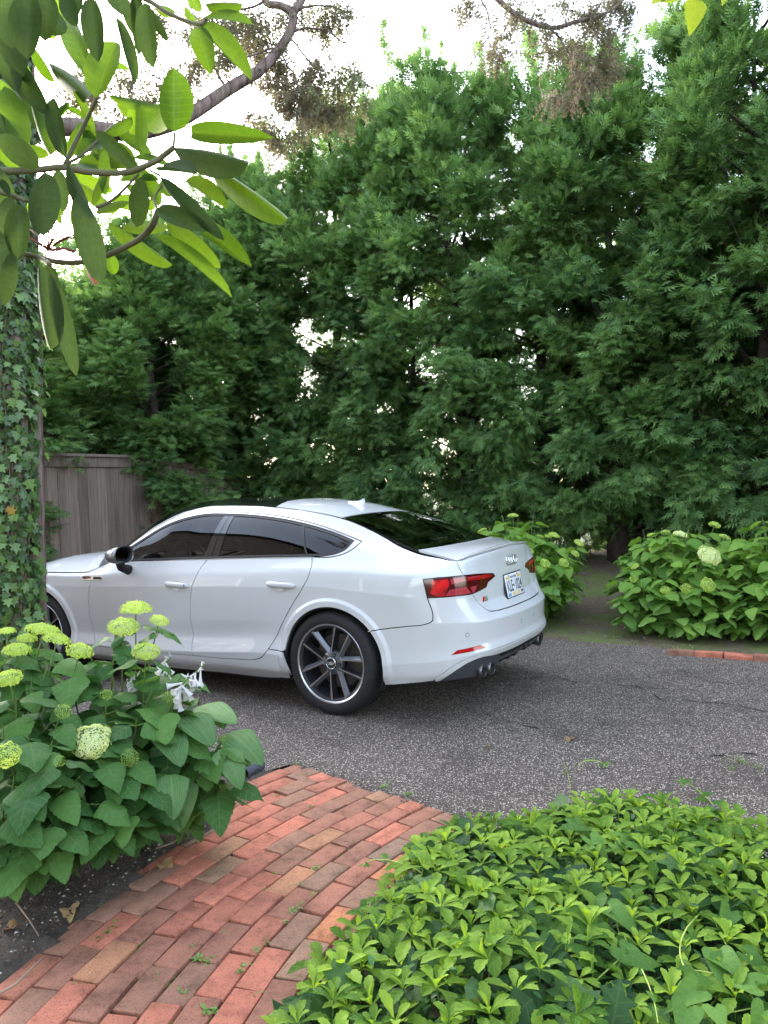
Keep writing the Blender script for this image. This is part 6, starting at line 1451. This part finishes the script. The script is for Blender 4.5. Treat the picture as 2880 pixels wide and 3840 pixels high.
# bindweed: heart-arrow leaves on twining stems, each vine a plant of its own
M_bind = leaf_mat('bindweed_leaf', (.075, .170, .035), (.14, .27, .055), vein=.28, rough=.55, trans=.30, nveins=5, spec=.15)
def arrow_geo(dr, fo):
    prof = [(-.22, .0, .30), (-.10, .05, .38), (.05, .0, .37), (.25, 0, .31), (.45, 0, .24), (.65, 0, .155), (.85, 0, .06), (1, 0, .004)]; V = []; F = []; UV = []
    for i, (x, x0, w) in enumerate(prof):
        for f in (-1, -.5, 0, .5, 1):
            xx = x if abs(f) > .3 or i > 1 else (.02 if i == 1 else .0)
            V.append((xx, w*f, fo*abs(f)*w-dr*max(0, xx)**2)); UV.append((max(0, xx), .5+.5*f))
    for i in range(len(prof)-1):
        for k in range(4): a_ = i*5+k; F.append((a_, a_+5, a_+6, a_+1))
    return np.array(V), np.array(F), np.array(UV)
BL = [geo_mesh('leaf', arrow_geo(d_, f_)) for d_, f_ in ((.2, .2), (.4, .35), (.1, -.1))]
for m_ in BL: m_.materials.append(M_bind)
M_tendril = mat('bindweed_stem', (.40, .50, .10), rough=.55)
z6 = lambda x, y: (1700+x*.7113, 2800+y*.7113)
def vine(label, pts, leaves, rad=.0032, big=.075):
    W = [at(*z6(x, y), d) if d else at_plane(*z6(x, y), 2, .20) for x, y, d in pts]; o = empty('bindweed', tuple(W[0])); tag(o, label, 'vine', 'bindweed vines in the ground cover'); B = W[0]; Q = []
    for i in range(len(W)-1):
        p0 = W[max(0, i-1)]; p1 = W[i]; p2 = W[i+1]; p3 = W[min(len(W)-1, i+2)]
        for j in range(6): t = j/6; Q.append(.5*((2*p1)+(p2-p0)*t+(2*p0-5*p1+4*p2-p3)*t*t+(3*p1-p0-3*p2+p3)*t**3)-B)
    Q.append(W[-1]-B); obj('stem', MB().tube(Q, list(np.linspace(rad, rad*.5, len(Q))), 5).mesh('stem'), M_tendril, o)
    for k in range(leaves):
        u = rg.uniform(.02, .98); p = Q[int(u*(len(Q)-1))]; s_ = big*(1-.72*u)*rg.uniform(.75, 1.15); d = Vector((rg.normal(0, 1), rg.normal(0, 1), rg.normal(-.1, .4)))-CF*.5
        Rm = frames([list(d)], [list(Vector((0, .25, 1))-CF*.25+Vector(rg.normal(0, .35, 3)))])[0]; l = obj('leaf', BL[rg.integers(3)], None, o); l.matrix_local = mat4(Rm, p+d.normalized()*s_*.25, s_)
vine('bindweed tendril bent in a wide arch against the asphalt', [(850, 330, 0), (800, 230, 3.72), (822, 150, 3.75), (790, 90, 3.78), (720, 72, 3.78), (670, 90, 3.76), (655, 135, 3.75)], 9, .0034, .06)
vine('thin bindweed shoot standing straight up left of the arched tendril', [(670, 420, 0), (640, 360, 3.42), (620, 250, 3.48), (608, 160, 3.5), (582, 85, 3.5)], 6, .0028, .05)
vine('bindweed with its tip hooked over the drive at the right', [(1400, 520, 0), (1385, 420, 3.2), (1370, 310, 3.3), (1290, 230, 3.35), (1220, 185, 3.35), (1175, 175, 3.35)], 12, .0036, .08)
vine('bindweed with the largest arrow leaves, in the middle of the ground cover', [(420, 930, 0), (390, 830, 0), (400, 760, 0), (450, 700, 0), (520, 640, 0)], 5, .0022, .05)
vine('long bindweed stem trailing along the right edge of the ground cover', [(1310, 870, 0), (1230, 960, 0), (1195, 1060, 0), (1220, 1160, 0), (1310, 1185, 0), (1450, 1205, 0), (1560, 1225, 0)], 8, .0026, .06)
vine('bindweed crossing the ground cover at the bottom edge of the picture', [(900, 1000, 0), (960, 1110, 0), (1020, 1230, 0), (1060, 1350, 0), (1080, 1460, 0)], 7, .0024, .07)
vine('bindweed reaching over the bricks with a curled tip', [(-120, 700, 0), (-210, 640, 0), (-330, 600, 0), (-430, 598, 0), (-480, 625, 0)], 6, .0022, .06)
# big arrow leaves in the middle of the cover belong to a few leafy vines
def leafy(label, spots_, big):
    W = [at_plane(*z6(x, y), 2, .205) for x, y, d in spots_]; o = empty('bindweed', tuple(W[0])); tag(o, label, 'vine', 'bindweed vines in the ground cover'); B = W[0]
    obj('stem', MB().tube([w-B+Vector((0, 0, -.02)) for w in W], .002, 5).mesh('stem'), M_tendril, o)
    for w in W:
        for k in range(2):
            s_ = big*rg.uniform(.75, 1.2); d = Vector((rg.normal(0, .9), rg.normal(0, .9), rg.normal(-.2, .25)))-CF*.45; Rm = frames([list(d)], [list(Vector((0, .1, 1))-CF*.35+Vector(rg.normal(0, .25, 3)))])[0]
            l = obj('leaf', BL[rg.integers(3)], None, o); l.matrix_local = mat4(Rm, w-B+Vector((rg.normal(0, .03), rg.normal(0, .03), .015)), s_)
leafy('dense patch of broad bindweed leaves at the brick side of the ground cover', [(-190, 560, 0), (-140, 640, 0), (-80, 590, 0), (-180, 700, 0), (-60, 690, 0), (0, 560, 0), (60, 690, 0), (130, 720, 0), (-120, 740, 0)], .075)
leafy('cluster of grey green arrow leaves in the centre of the ground cover', [(270, 800, 2.45), (540, 900, 2.4), (690, 890, 2.4), (600, 990, 2.35), (470, 1080, 2.3), (760, 540, 2.65), (860, 890, 2.4), (900, 1060, 2.3), (740, 1200, 2.2)], .088)
leafy('bindweed leaves climbing through the right part of the ground cover', [(1400, 390, 3.0), (1330, 500, 2.9), (1200, 420, 3.0), (960, 470, 2.95), (850, 500, 2.95), (1090, 560, 2.8), (1440, 480, 2.9), (640, 430, 3.05)], .07)
leafy('bindweed leaves at the lower right corner of the ground cover', [(1150, 1290, 2.15), (1400, 1160, 2.2), (1560, 1100, 2.25), (1290, 1390, 2.1), (1600, 1330, 2.1), (1230, 590, 2.7), (1500, 900, 2.4)], .08)
# small weeds in the brick joints
M_weed = leaf_mat('weed_leaf', (.12, .26, .05), (.24, .38, .08), rough=.5, trans=.3, src='attr')
def weed_mesh(seed, k, L_):
    r = np.random.default_rng(seed); a = r.uniform(0, 6.28, k); el = r.uniform(.1, .9, k)
    return merged_mesh('weed', [scatter('w', leaf_geo(w_oval, 4, .1, .4), frames(np.stack([np.cos(a), np.sin(a), el], 1)), r.normal(0, .012, (k, 3))*[1, 1, .1]+[0, 0, .004], r.uniform(.5, 1.1, k)*L_, r.random(k))])
WM = [weed_mesh(i, 9, .022) for i in range(3)]+[weed_mesh(10, 13, .036)]
for m_ in WM: m_.materials.append(M_weed)
z5 = lambda x, y: (700+x*.66305, 2750+y*.66305)
wl = [(60, 1275, 3, 1), (120, 1290, 3, .8), (130, 1580, 3, 1.2), (390, 1490, 0, 1), (520, 660, 1, 1), (640, 850, 0, 1), (720, 770, 2, 1.1), (740, 760, 0, 1), (510, 790, 1, .9), (430, 880, 1, .8), (600, 1010, 2, 1.3), (640, 995, 0, 1.2), (560, 1060, 1, 1.2), (440, 1180, 0, 1.1), (400, 1230, 2, 1.2), (340, 1310, 1, 1.1), (300, 1350, 2, 1), (505, 350, 0, .9), (585, 380, 1, 1), (700, 415, 2, 1), (820, 370, 0, .6), (670, 350, 1, .6), (1105, 305, 3, .8), (1250, 345, 3, .7), (630, 175, 3, .8), (590, 282, 0, .9), (700, 720, 2, .8), (800, 600, 1, .8), (1270, 640, 3, .8), (1120, 455, 0, .7), (1275, 550, 2, .7), (140, 940, 2, 1.2), (100, 960, 1, 1), (60, 610, 3, .7), (720, 905, 1, .8), (1150, 740, 2, 1)]
wl2 = [(760, 520), (820, 470), (740, 550), (680, 590), (480, 920), (530, 910), (1100, 230), (1420, 540), (1340, 650), (1280, 960), (1440, 720), (1550, 560), (1080, 880), (700, 350), (690, 100), (1120, 20)]
wp = [(at_plane(*z5(x, y), 2, .0), k, s_) for x, y, k, s_ in wl]+[(at_plane(x*.5425, 3200+y*.5425, 2, 0), i % 3, 1.0) for i, (x, y) in enumerate(wl2)]
for i, (p, k, s_) in enumerate(wp):
    o = obj('weed', WM[k], None, None, (p.x, p.y, -.002), (0, 0, i*1.7), (s_*.75, s_*.75, s_*.75)); tag(o, 'small green weed sprouting from a joint of the brick path', 'weed', 'weeds in the brick joints')

# moss and seedlings that fill some of the joints
def joint_green():
    P_ = []
    for (x, y, a, ln) in JP:
        if rg.random() < .42:
            c, s_ = math.cos(a), math.sin(a); side = rg.choice([-1, 1]); n = rg.integers(8, 34); u0 = rg.uniform(-.5, .3)
            for q in range(n):
                u = (u0+rg.random()*.35)*ln; r_ = side*.0486+rg.normal(0, .003)
                P_.append((x+c*r_-s_*u, y+s_*r_+c*u))
    P_ = np.array(P_); n = len(P_); a = rg.uniform(0, 6.28, n); el = rg.uniform(.1, 1.2, n)
    return merged_mesh('joint_moss', [scatter('j', leaf_geo(w_oval, 3, .1, .3), frames(np.stack([np.cos(a), np.sin(a), el], 1)), np.column_stack([P_, np.full(n, -.006)]), rg.uniform(.005, .014, n), rg.random(n)**1.3)])
tag(obj('joint_moss', joint_green(), leaf_mat('moss_green', (.06, .11, .018), (.19, .28, .05), rough=.8, trans=.25, src='attr', spec=.1)), kind='stuff')
# ------------------------------------------------------------------ rhododendron branch hanging in close at the upper left
M_rho = leaf_mat('rhododendron_leaf', (.052, .112, .014), (.098, .18, .024), vein=.25, rough=.42, trans=.60, nveins=9, spec=.25, sweep=1.2, bump=.12)  # backlit copy of the leaf, light put into its colour
M_rhod = leaf_mat('rhododendron_old_leaf', (.024, .048, .013), (.048, .085, .020), vein=.15, rough=.5, trans=.42, nveins=9, spec=.15, sweep=1.2, bump=.12)  # dark copy of the same leaf, shade put into its colour
M_rhob = mat('rhododendron_bark', (.13, .12, .055), rough=.7); M_dead = leaf_mat('dead_leaf', (.20, .08, .045), (.26, .12, .06), rough=.7, trans=.3)
rho = empty('rhododendron_branch', tuple(at(-250, 640, 1.15))); tag(rho, 'rhododendron branch with long leathery leaves hanging close overhead at the upper left', 'shrub branch'); RB = Vector(rho.location)
z7 = lambda x, y: (x*.72333, y*.72333)
def rl_mesh(fold, droop, curl):
    g = leaf_geo(lambda t: (.5*(math.sin(math.pi*min(1, t*.93+.045))**.62) if 0 < t < 1 else .02), 12, fold, droop, curl=curl); V = g[0].copy(); return geo_mesh('leaf', (V, g[1], g[2]))
RL = [rl_mesh(.10, .10, .15), rl_mesh(.22, .20, .0), rl_mesh(-.10, .15, .3), rl_mesh(.35, .05, .0)]
RLd = [m_.copy() for m_ in RL]
for m_ in RL: m_.materials.append(M_rho)
for m_ in RLd: m_.materials.append(M_rhod)
rr2 = np.random.default_rng(9)
# base x, base y, tip x, tip y, width (zoom px), depth at base, depth change to the tip, kind L lit / D dark (light put in the colour), roll
RLV = [(500, 510, 592, 213, 172, 1.15, .02, 'L', 0), (490, 412, 298, 28, 112, 1.2, .05, 'L', .3), (905, 682, 890, 338, 172, 1.12, -.02, 'L', 0), (560, 490, 832, 525, 88, 1.2, .03, 'L', .5), (450, 502, 215, 288, 92, 1.18, .05, 'D', .3), (510, 322, 468, -10, 108, 1.08, 0, 'D', .1), (598, 85, 668, 422, 66, 1.1, 0, 'D', .6), (752, 15, 778, 338, 108, 1.1, .0, 'D', .2), (775, 50, 864, 210, 46, 1.12, 0, 'D', .5),
 (1022, 148, 1092, 374, 110, 1.15, -.03, 'L', 0), (1042, 138, 1296, 396, 108, 1.15, -.05, 'L', .1), (1060, 98, 1304, 88, 98, 1.15, -.03, 'L', .2), (1062, 22, 1245, 8, 75, 1.16, -.03, 'L', .3), (800, 28, 908, 60, 58, 1.2, 0, 'L', .2), (150, -30, 142, 296, 160, .98, 0, 'D', .1), (0, 90, 118, 385, 122, 1.05, 0, 'D', .3), (250, -20, 232, 205, 130, 1.0, 0, 'D', .2), (560, -30, 664, 86, 96, 1.08, 0, 'D', .2), (20, -20, 60, 240, 120, 1.0, 0, 'D', .2),
 (995, 690, 1398, 712, 96, 1.12, -.1, 'L', .8), (895, 765, 1248, 800, 132, 1.1, -.1, 'D', .2), (1080, 850, 1470, 1092, 108, 1.12, -.08, 'L', .1), (960, 938, 1174, 1074, 92, 1.14, -.05, 'L', .2), (830, 918, 1136, 1228, 74, 1.08, -.06, 'D', .5), (815, 1088, 1066, 1176, 92, 1.08, -.05, 'D', .4), (1030, 1165, 1294, 1368, 92, 1.14, -.06, 'L', .1), (862, 1148, 1130, 1374, 92, 1.14, -.04, 'L', .2), (800, 1225, 1204, 1482, 80, 1.13, -.06, 'L', .3), (560, 1145, 892, 1336, 76, 1.2, -.04, 'L', .3),
 (706, 1176, 724, 922, 116, 1.08, -.04, 'D', 0), (820, 885, 1012, 892, 118, 1.1, -.05, 'D', .4), (500, 682, 716, 884, 74, 1.12, 0, 'D', .3), (736, 812, 720, 538, 74, 1.15, 0, 'L', .3), (540, 692, 680, 588, 82, 1.2, .02, 'L', .1), (362, 802, 532, 720, 100, 1.22, .03, 'L', .1), (342, 820, 270, 508, 92, 1.12, 0, 'D', .2), (265, 802, 128, 480, 92, 1.12, .02, 'L', .3), (202, 868, -10, 700, 118, 1.05, -.03, 'D', .3), (130, 762, 18, 428, 126, 1.1, .02, 'L', .2),
 (232, 893, 214, 1204, 166, 1.02, -.03, 'D', .1), (302, 880, 330, 1092, 76, 1.1, 0, 'D', .3), (352, 850, 470, 1112, 76, 1.06, -.02, 'D', .4), (402, 1010, 520, 1444, 130, 1.05, -.04, 'D', .3), (200, 1368, 236, 1800, 126, 1.02, -.02, 'D', .2), (255, 1380, 402, 1930, 94, 1.04, -.03, 'D', .5), (62, 1308, 8, 1575, 116, 1.02, 0, 'D', .2), (542, 1010, 538, 758, 60, 1.2, 0, 'L', .3), (480, 1070, 540, 884, 60, 1.2, 0, 'L', .2), (492, 1102, 662, 1038, 72, 1.22, 0, 'L', .2), (620, 940, 822, 930, 84, 1.22, 0, 'L', .2), (252, 808, 122, 760, 66, 1.2, 0, 'L', .2),
 (102, 1060, 90, 1345, 116, 1.05, 0, 'D', .3), (0, 930, 50, 1012, 40, 1.1, 0, 'D', .2), (568, 1310, 592, 1418, 62, 1.2, 0, 'L', .2), (240, 1380, 300, 1490, 70, 1.1, 0, 'D', .2), (-60, 560, 60, 800, 110, 1.1, 0, 'D', .2), (-80, 1180, 40, 1380, 120, 1.05, 0, 'D', .2), (0, 250, 160, 420, 100, 1.12, 0, 'L', .3), (170, 240, 300, 420, 80, 1.2, .05, 'L', .3), (60, 1020, -20, 1230, 100, 1.08, 0, 'D', .2), (620, 700, 790, 800, 80, 1.22, 0, 'L', .2), (690, 820, 880, 840, 80, 1.2, 0, 'L', .4), (750, 900, 830, 1060, 80, 1.22, 0, 'L', .3), (840, 930, 880, 1020, 60, 1.2, 0, 'L', .3), (960, 30, 1030, 130, 50, 1.2, 0, 'L', .3), (980, -30, 1040, 60, 60, 1.2, 0, 'L', .3), (330, -40, 390, 130, 90, 1.05, 0, 'D', .3), (-30, 180, 90, 470, 120, 1.1, 0, 'D', .3), (60, 300, 250, 590, 110, 1.12, 0, 'D', .4), (-60, 400, 110, 640, 120, 1.14, 0, 'L', .3), (120, 420, 270, 700, 90, 1.16, 0, 'D', .4), (-40, 640, 90, 860, 110, 1.15, 0, 'L', .2), (90, -60, 330, 150, 130, 1.1, 0, 'D', .2), (-40, 860, 60, 1120, 110, 1.12, 0, 'D', .3), (300, -60, 240, 190, 100, 1.2, 0, 'L', .3), (640, -40, 760, 200, 80, 1.2, 0, 'D', .4), (700, -40, 720, 280, 70, 1.2, 0, 'D', .4), (-40, 20, 40, 330, 130, 1.15, 0, 'D', .3), (20, 560, 150, 760, 90, 1.18, 0, 'L', .4), (420, 650, 340, 830, 60, 1.2, 0, 'L', .3), (600, 740, 690, 900, 90, 1.24, 0, 'L', .3), (660, 960, 780, 1060, 70, 1.24, 0, 'L', .3), (380, 470, 500, 690, 50, 1.2, 0, 'L', .5), (420, -40, 400, 80, 80, 1.1, 0, 'D', .3)]
for bx, by, tx, ty, w, d0, dd, kind, roll in RLV:
    b_ = at(*z7(bx, by), d0)-RB; t_ = at(*z7(tx, ty), d0+dd)-RB; d = t_-b_; ln = d.length
    wid = w*.72333/CAMP[6]*d0
    up = -CF+Vector((0, 0, .35)); Rm = frames([list(d)], [list(up)], np.array([roll*(1 if rr2.random() < .5 else -1)]))[0]
    if (Vector((Rm[0][2], Rm[1][2], Rm[2][2]))).dot(-CF) < 0: Rm[:, 1] *= -1; Rm[:, 2] *= -1
    i = rr2.integers(4); l = obj('leaf', (RL if kind == 'L' else RLd)[i], None, rho)
    l.matrix_local = mat4(Rm, b_) @ Matrix.Diagonal((ln*1.03, wid*1.06, ln*.8, 1))
for q in range(26):      # lit-coloured leaves further back fill the crown of the branch
    bx = rr2.uniform(120, 820); by = 900+rr2.normal(0, 120)-(bx-400)*.15 if q % 2 else 760+rr2.normal(0, 160); a = rr2.uniform(-2.9, .9) if by < 850 else rr2.uniform(-.6, 2.4); ln_ = rr2.uniform(190, 290); d0 = rr2.uniform(1.24, 1.38)
    b_ = at(*z7(bx, by), d0)-RB; t_ = at(*z7(bx+math.cos(a)*ln_, by+math.sin(a)*ln_*.8), d0+rr2.normal(0, .05))-RB; d = t_-b_
    Rm = frames([list(d)], [list(-CF+Vector((0, 0, .35)))], np.array([rr2.normal(0, .5)]))[0]; l = obj('leaf', RL[rr2.integers(4)], None, rho); l.matrix_local = mat4(Rm, b_) @ Matrix.Diagonal((d.length, d.length*rr2.uniform(.26, .36), d.length*.8, 1))
def rbranch(pts, r0, r1):
    W = [at(*z7(x, y), d)-RB for x, y, d in pts]; Q = []
    for i in range(len(W)-1):
        p0 = W[max(0, i-1)]; p1 = W[i]; p2 = W[i+1]; p3 = W[min(len(W)-1, i+2)]
        for j in range(5): t = j/5; Q.append(.5*((2*p1)+(p2-p0)*t+(2*p0-5*p1+4*p2-p3)*t*t+(3*p1-p0-3*p2+p3)*t**3))
    Q.append(W[-1]); obj('twig', MB().tube(Q, list(np.linspace(r0, r1, len(Q))), 8).mesh('twig'), M_rhob, rho)
for q in (([(-350, 900, 1.15), (0, 888, 1.14), (150, 884, 1.14), (330, 868, 1.14), (450, 890, 1.14), (640, 896, 1.13), (780, 850, 1.12), (850, 805, 1.12), (900, 765, 1.11)], .0056, .0042), ([(200, 1332, 1.15), (300, 1358, 1.15), (430, 1358, 1.14), (560, 1322, 1.13), (680, 1265, 1.12), (740, 1225, 1.11), (790, 1170, 1.1), (820, 1090, 1.1)], .0042, .0046), ([(335, 855, 1.14), (400, 720, 1.16), (460, 600, 1.16), (505, 505, 1.15)], .0034, .0028), ([(-200, -60, 1.15), (300, -60, 1.2), (700, -20, 1.2), (860, 62, 1.18), (960, 108, 1.17), (1045, 128, 1.15), (1066, 95, 1.15)], .0042, .003), ([(-200, 940, 1.12), (0, 995, 1.12), (140, 1042, 1.12)], .0042, .003), ([(-300, 1300, 1.12), (60, 1310, 1.1), (200, 1335, 1.12), (260, 1375, 1.08)], .0045, .0035), ([(345, 850, 1.14), (430, 800, 1.16), (520, 715, 1.18)], .0026, .002), ([(905, 690, 1.12), (903, 720, 1.11), (900, 765, 1.11)], .002, .002), ([(500, 1075, 1.18), (570, 1045, 1.2), (640, 985, 1.2), (720, 900, 1.2)], .0028, .002), ([(820, 1090, 1.1), (800, 1030, 1.12), (840, 960, 1.12)], .002, .0016), ([(780, 885, 1.14), (830, 910, 1.1)], .002, .002)): rbranch(*q)
dl = obj('dead_leaf', RL[2].copy(), None, rho); dl.data.materials.clear(); dl.data.materials.append(M_dead); b_ = at(*z7(440, 1340), 1.1)-RB; t_ = at(*z7(492, 1462), 1.08)-RB; dl.matrix_local = mat4(frames([list(t_-b_)], [list(-CF)])[0], b_, (t_-b_).length) @ Matrix.Diagonal((1, .34, 1, 1))
# spent flower head with red stalks
sf = MB()
for k in range(16):
    a = rr2.uniform(0, 6.28); b_ = at(*z7(250, 1300), 1.12)-RB; e = at(*z7(250+150*math.cos(a), 1260+110*math.sin(a)), 1.12+rr2.normal(0, .02))-RB; sf.tube(bez(b_, (b_+e)*.5+Vector((0, 0, .01)), e, 4), .0012, 4)
obj('spent_flower', sf.mesh('spent_flower'), mat('spent_flower_red', (.22, .06, .04), rough=.7), rho)
# lone leaves on a twig hanging in at the top right
M_top = leaf_mat('yellow_green_leaf', (.12, .18, .016), (.14, .20, .02), vein=.25, rough=.5, trans=.55, nveins=6)
tw = empty('hanging_twig', tuple(at(2700, -160, 1.6))); tag(tw, 'twig tip with yellow green toothed leaves hanging in at the top right', 'twig'); TB = Vector(tw.location)
z2b = lambda x, y: (1880+x*.6028, y*.6028)
tlm = geo_mesh('leaf', leaf_geo(w_heart2, 16, .05, .05, .05)); tlm.materials.append(M_top)
for bx, by, tx, ty, w in ((1215, 0, 1173, 220, 136), (1000, -30, 930, 28, 60), (1090, -10, 985, 12, 50), (1395, -40, 1375, 35, 50)):
    b_ = at(*z2b(bx, by), 1.6)-TB; t_ = at(*z2b(tx, ty), 1.58)-TB; d = t_-b_; Rm = frames([list(d)], [list(-CF)])[0]; l = obj('leaf', tlm, None, tw); l.matrix_local = mat4(Rm, b_) @ Matrix.Diagonal((d.length, w*.6028/CAMP[6]*1.6/.8, d.length, 1))
tq = MB()
for a, b_ in (((1660, -330), (1400, -150)), ((1400, -150), (1215, 0)), ((1400, -150), (1000, -30)), ((1400, -150), (1395, -40))): tq.tube([at(*z2b(*a), 1.6)-TB, at(*z2b(*b_), 1.6)-TB], .0012, 5)
obj('stem', tq.mesh('stem'), M_rhob, tw)
# ------------------------------------------------------------------ small things on the ground
M_dry = leaf_mat('dry_leaf', (.30, .17, .07), (.45, .30, .13), rough=.7, trans=.25)
dlm = [geo_mesh('dry_leaf', leaf_geo(w_oval, 6, .3, -.3, wave=.05)), geo_mesh('dry_leaf', leaf_geo(w_heart2, 8, .4, .5, .1, wave=.08))]
for m_ in dlm: m_.materials.append(M_dry)
def dry(px, py, s_, rz, k, lb, z=.006):
    p = at_plane(px, py, 2, z); o = obj('dry_leaf', dlm[k], None, None, (p.x, p.y, float(max(z, gz(p.x, p.y)+.012)) if p.y > 2.1 and p.x > -1.2 else z), (.1, -.1, rz), (s_, s_, s_)); tag(o, lb, 'leaf')
dry(1825, 2795, .055, 2.2, 0, 'yellow dry leaf lying alone on the asphalt behind the car')
dry(2145, 2768, .06, 1.2, 1, 'pale brown leaf scrap on the drive crack')
dry(265, 3430, .075, 2.4, 1, 'orange brown dry leaf on the dark soil left of the brick path')
dry(540, 3188, .085, .6, 1, 'crumpled tan leaf on the soil against the edge of the bricks')
dry(70, 3500, .07, 1.0, 1, 'curled brown leaf on the soil near the lower left corner')
dry(610, 3235, .085, 2.7, 1, 'large papery leaf at the foot of the path edge bricks')
dry(2230, 2420, .05, 1.0, 0, 'small tan leaf on the moss behind the rear bumper')
# bare sticks
M_stick = mat('dry_stick', (.30, .22, .15), rough=.8)
def stick(pts, r0, lb, z=.02):
    W = [at_plane(x, y, 2, z+float(k)) for x, y, k in pts]; o = obj('stick', MB().tube(W, list(np.linspace(r0, r0*.5, len(W))), 6).mesh('stick'), M_stick); tag(o, lb, 'stick')
stick([(585, 3182, .01), (650, 3160, .02), (700, 3115, .03), (735, 3100, .02), (752, 3090, .01)], .004, 'pale bent twig on the soil beside the brick path below the hosta')
stick([(60, 3385, .01), (110, 3450, .02), (145, 3510, .01)], .0035, 'thin straight twig on the dark soil left of the bricks')
stick([(-20, 3735, .01), (60, 3690, .02), (120, 3630, .03), (165, 3590, .02)], .0045, 'curved twig lying along the left edge of the brick path')
# corrugated drain pipe end by the first brick
M_pipe = mat('drain_plastic', (.07, .08, .10), rough=.6)
p0 = at_plane(925, 2895, 2, .02); p1 = at_plane(965, 2872, 2, .02); dp = MB(); axd = (p1-p0).normalized(); prof = []
for i in range(33): prof.append((.030+.004*math.cos(i*math.pi/2), -.07+i*.0044))
prof += [(.026, .071), (.025, -.05)]
dp.lathe(prof, Matrix.Translation(p0.lerp(p1, .45)) @ axd.to_track_quat('Z', 'Y').to_matrix().to_4x4(), 24)
tag(obj('drain_pipe', dp.mesh('drain_pipe'), M_pipe), 'short end of corrugated grey drain pipe at the corner of the brick path', 'drain pipe')
# tufts of grass where the drive meets the beds
M_grass = leaf_mat('grass_blade', (.12, .22, .05), (.25, .33, .10), rough=.5, trans=.3, src='attr')
def tuft(seed, k, h):
    r = np.random.default_rng(seed); a = r.uniform(0, 6.28, k); d = np.stack([np.cos(a)*.5, np.sin(a)*.5, r.uniform(.6, 1.4, k)], 1)
    return merged_mesh('grass_tuft', [scatter('g', leaf_geo(lambda t: .035*(1-t)+.004, 4, 0, .5), frames(d), r.normal(0, .02, (k, 3))*[1, 1, 0], r.uniform(.5, 1.2, k)*h, r.random(k))])
TM = [tuft(i, 22, .07) for i in range(3)]
for m_ in TM: m_.materials.append(M_grass)
for i, (x, y, s_) in enumerate(((2555, 2452, 1.4), (2240, 2385, 1.0), (2310, 2395, .9), (2690, 2415, 1.0), (2150, 2372, .8), (2380, 2410, .8), (2790, 2860, .9), (2750, 2885, .6), (2840, 2880, .6), (1440, 2955, .6), (1530, 2985, .7))):
    p = at_plane(x, y, 2, 0.0); o = obj('grass_tuft', TM[i % 3], None, None, (p.x, p.y, 0), (0, 0, i*1.3), (s_, s_, s_*.7)); tag(o, 'tuft of thin grass at the rim of the asphalt drive', 'grass tuft', 'grass tufts along the drive')
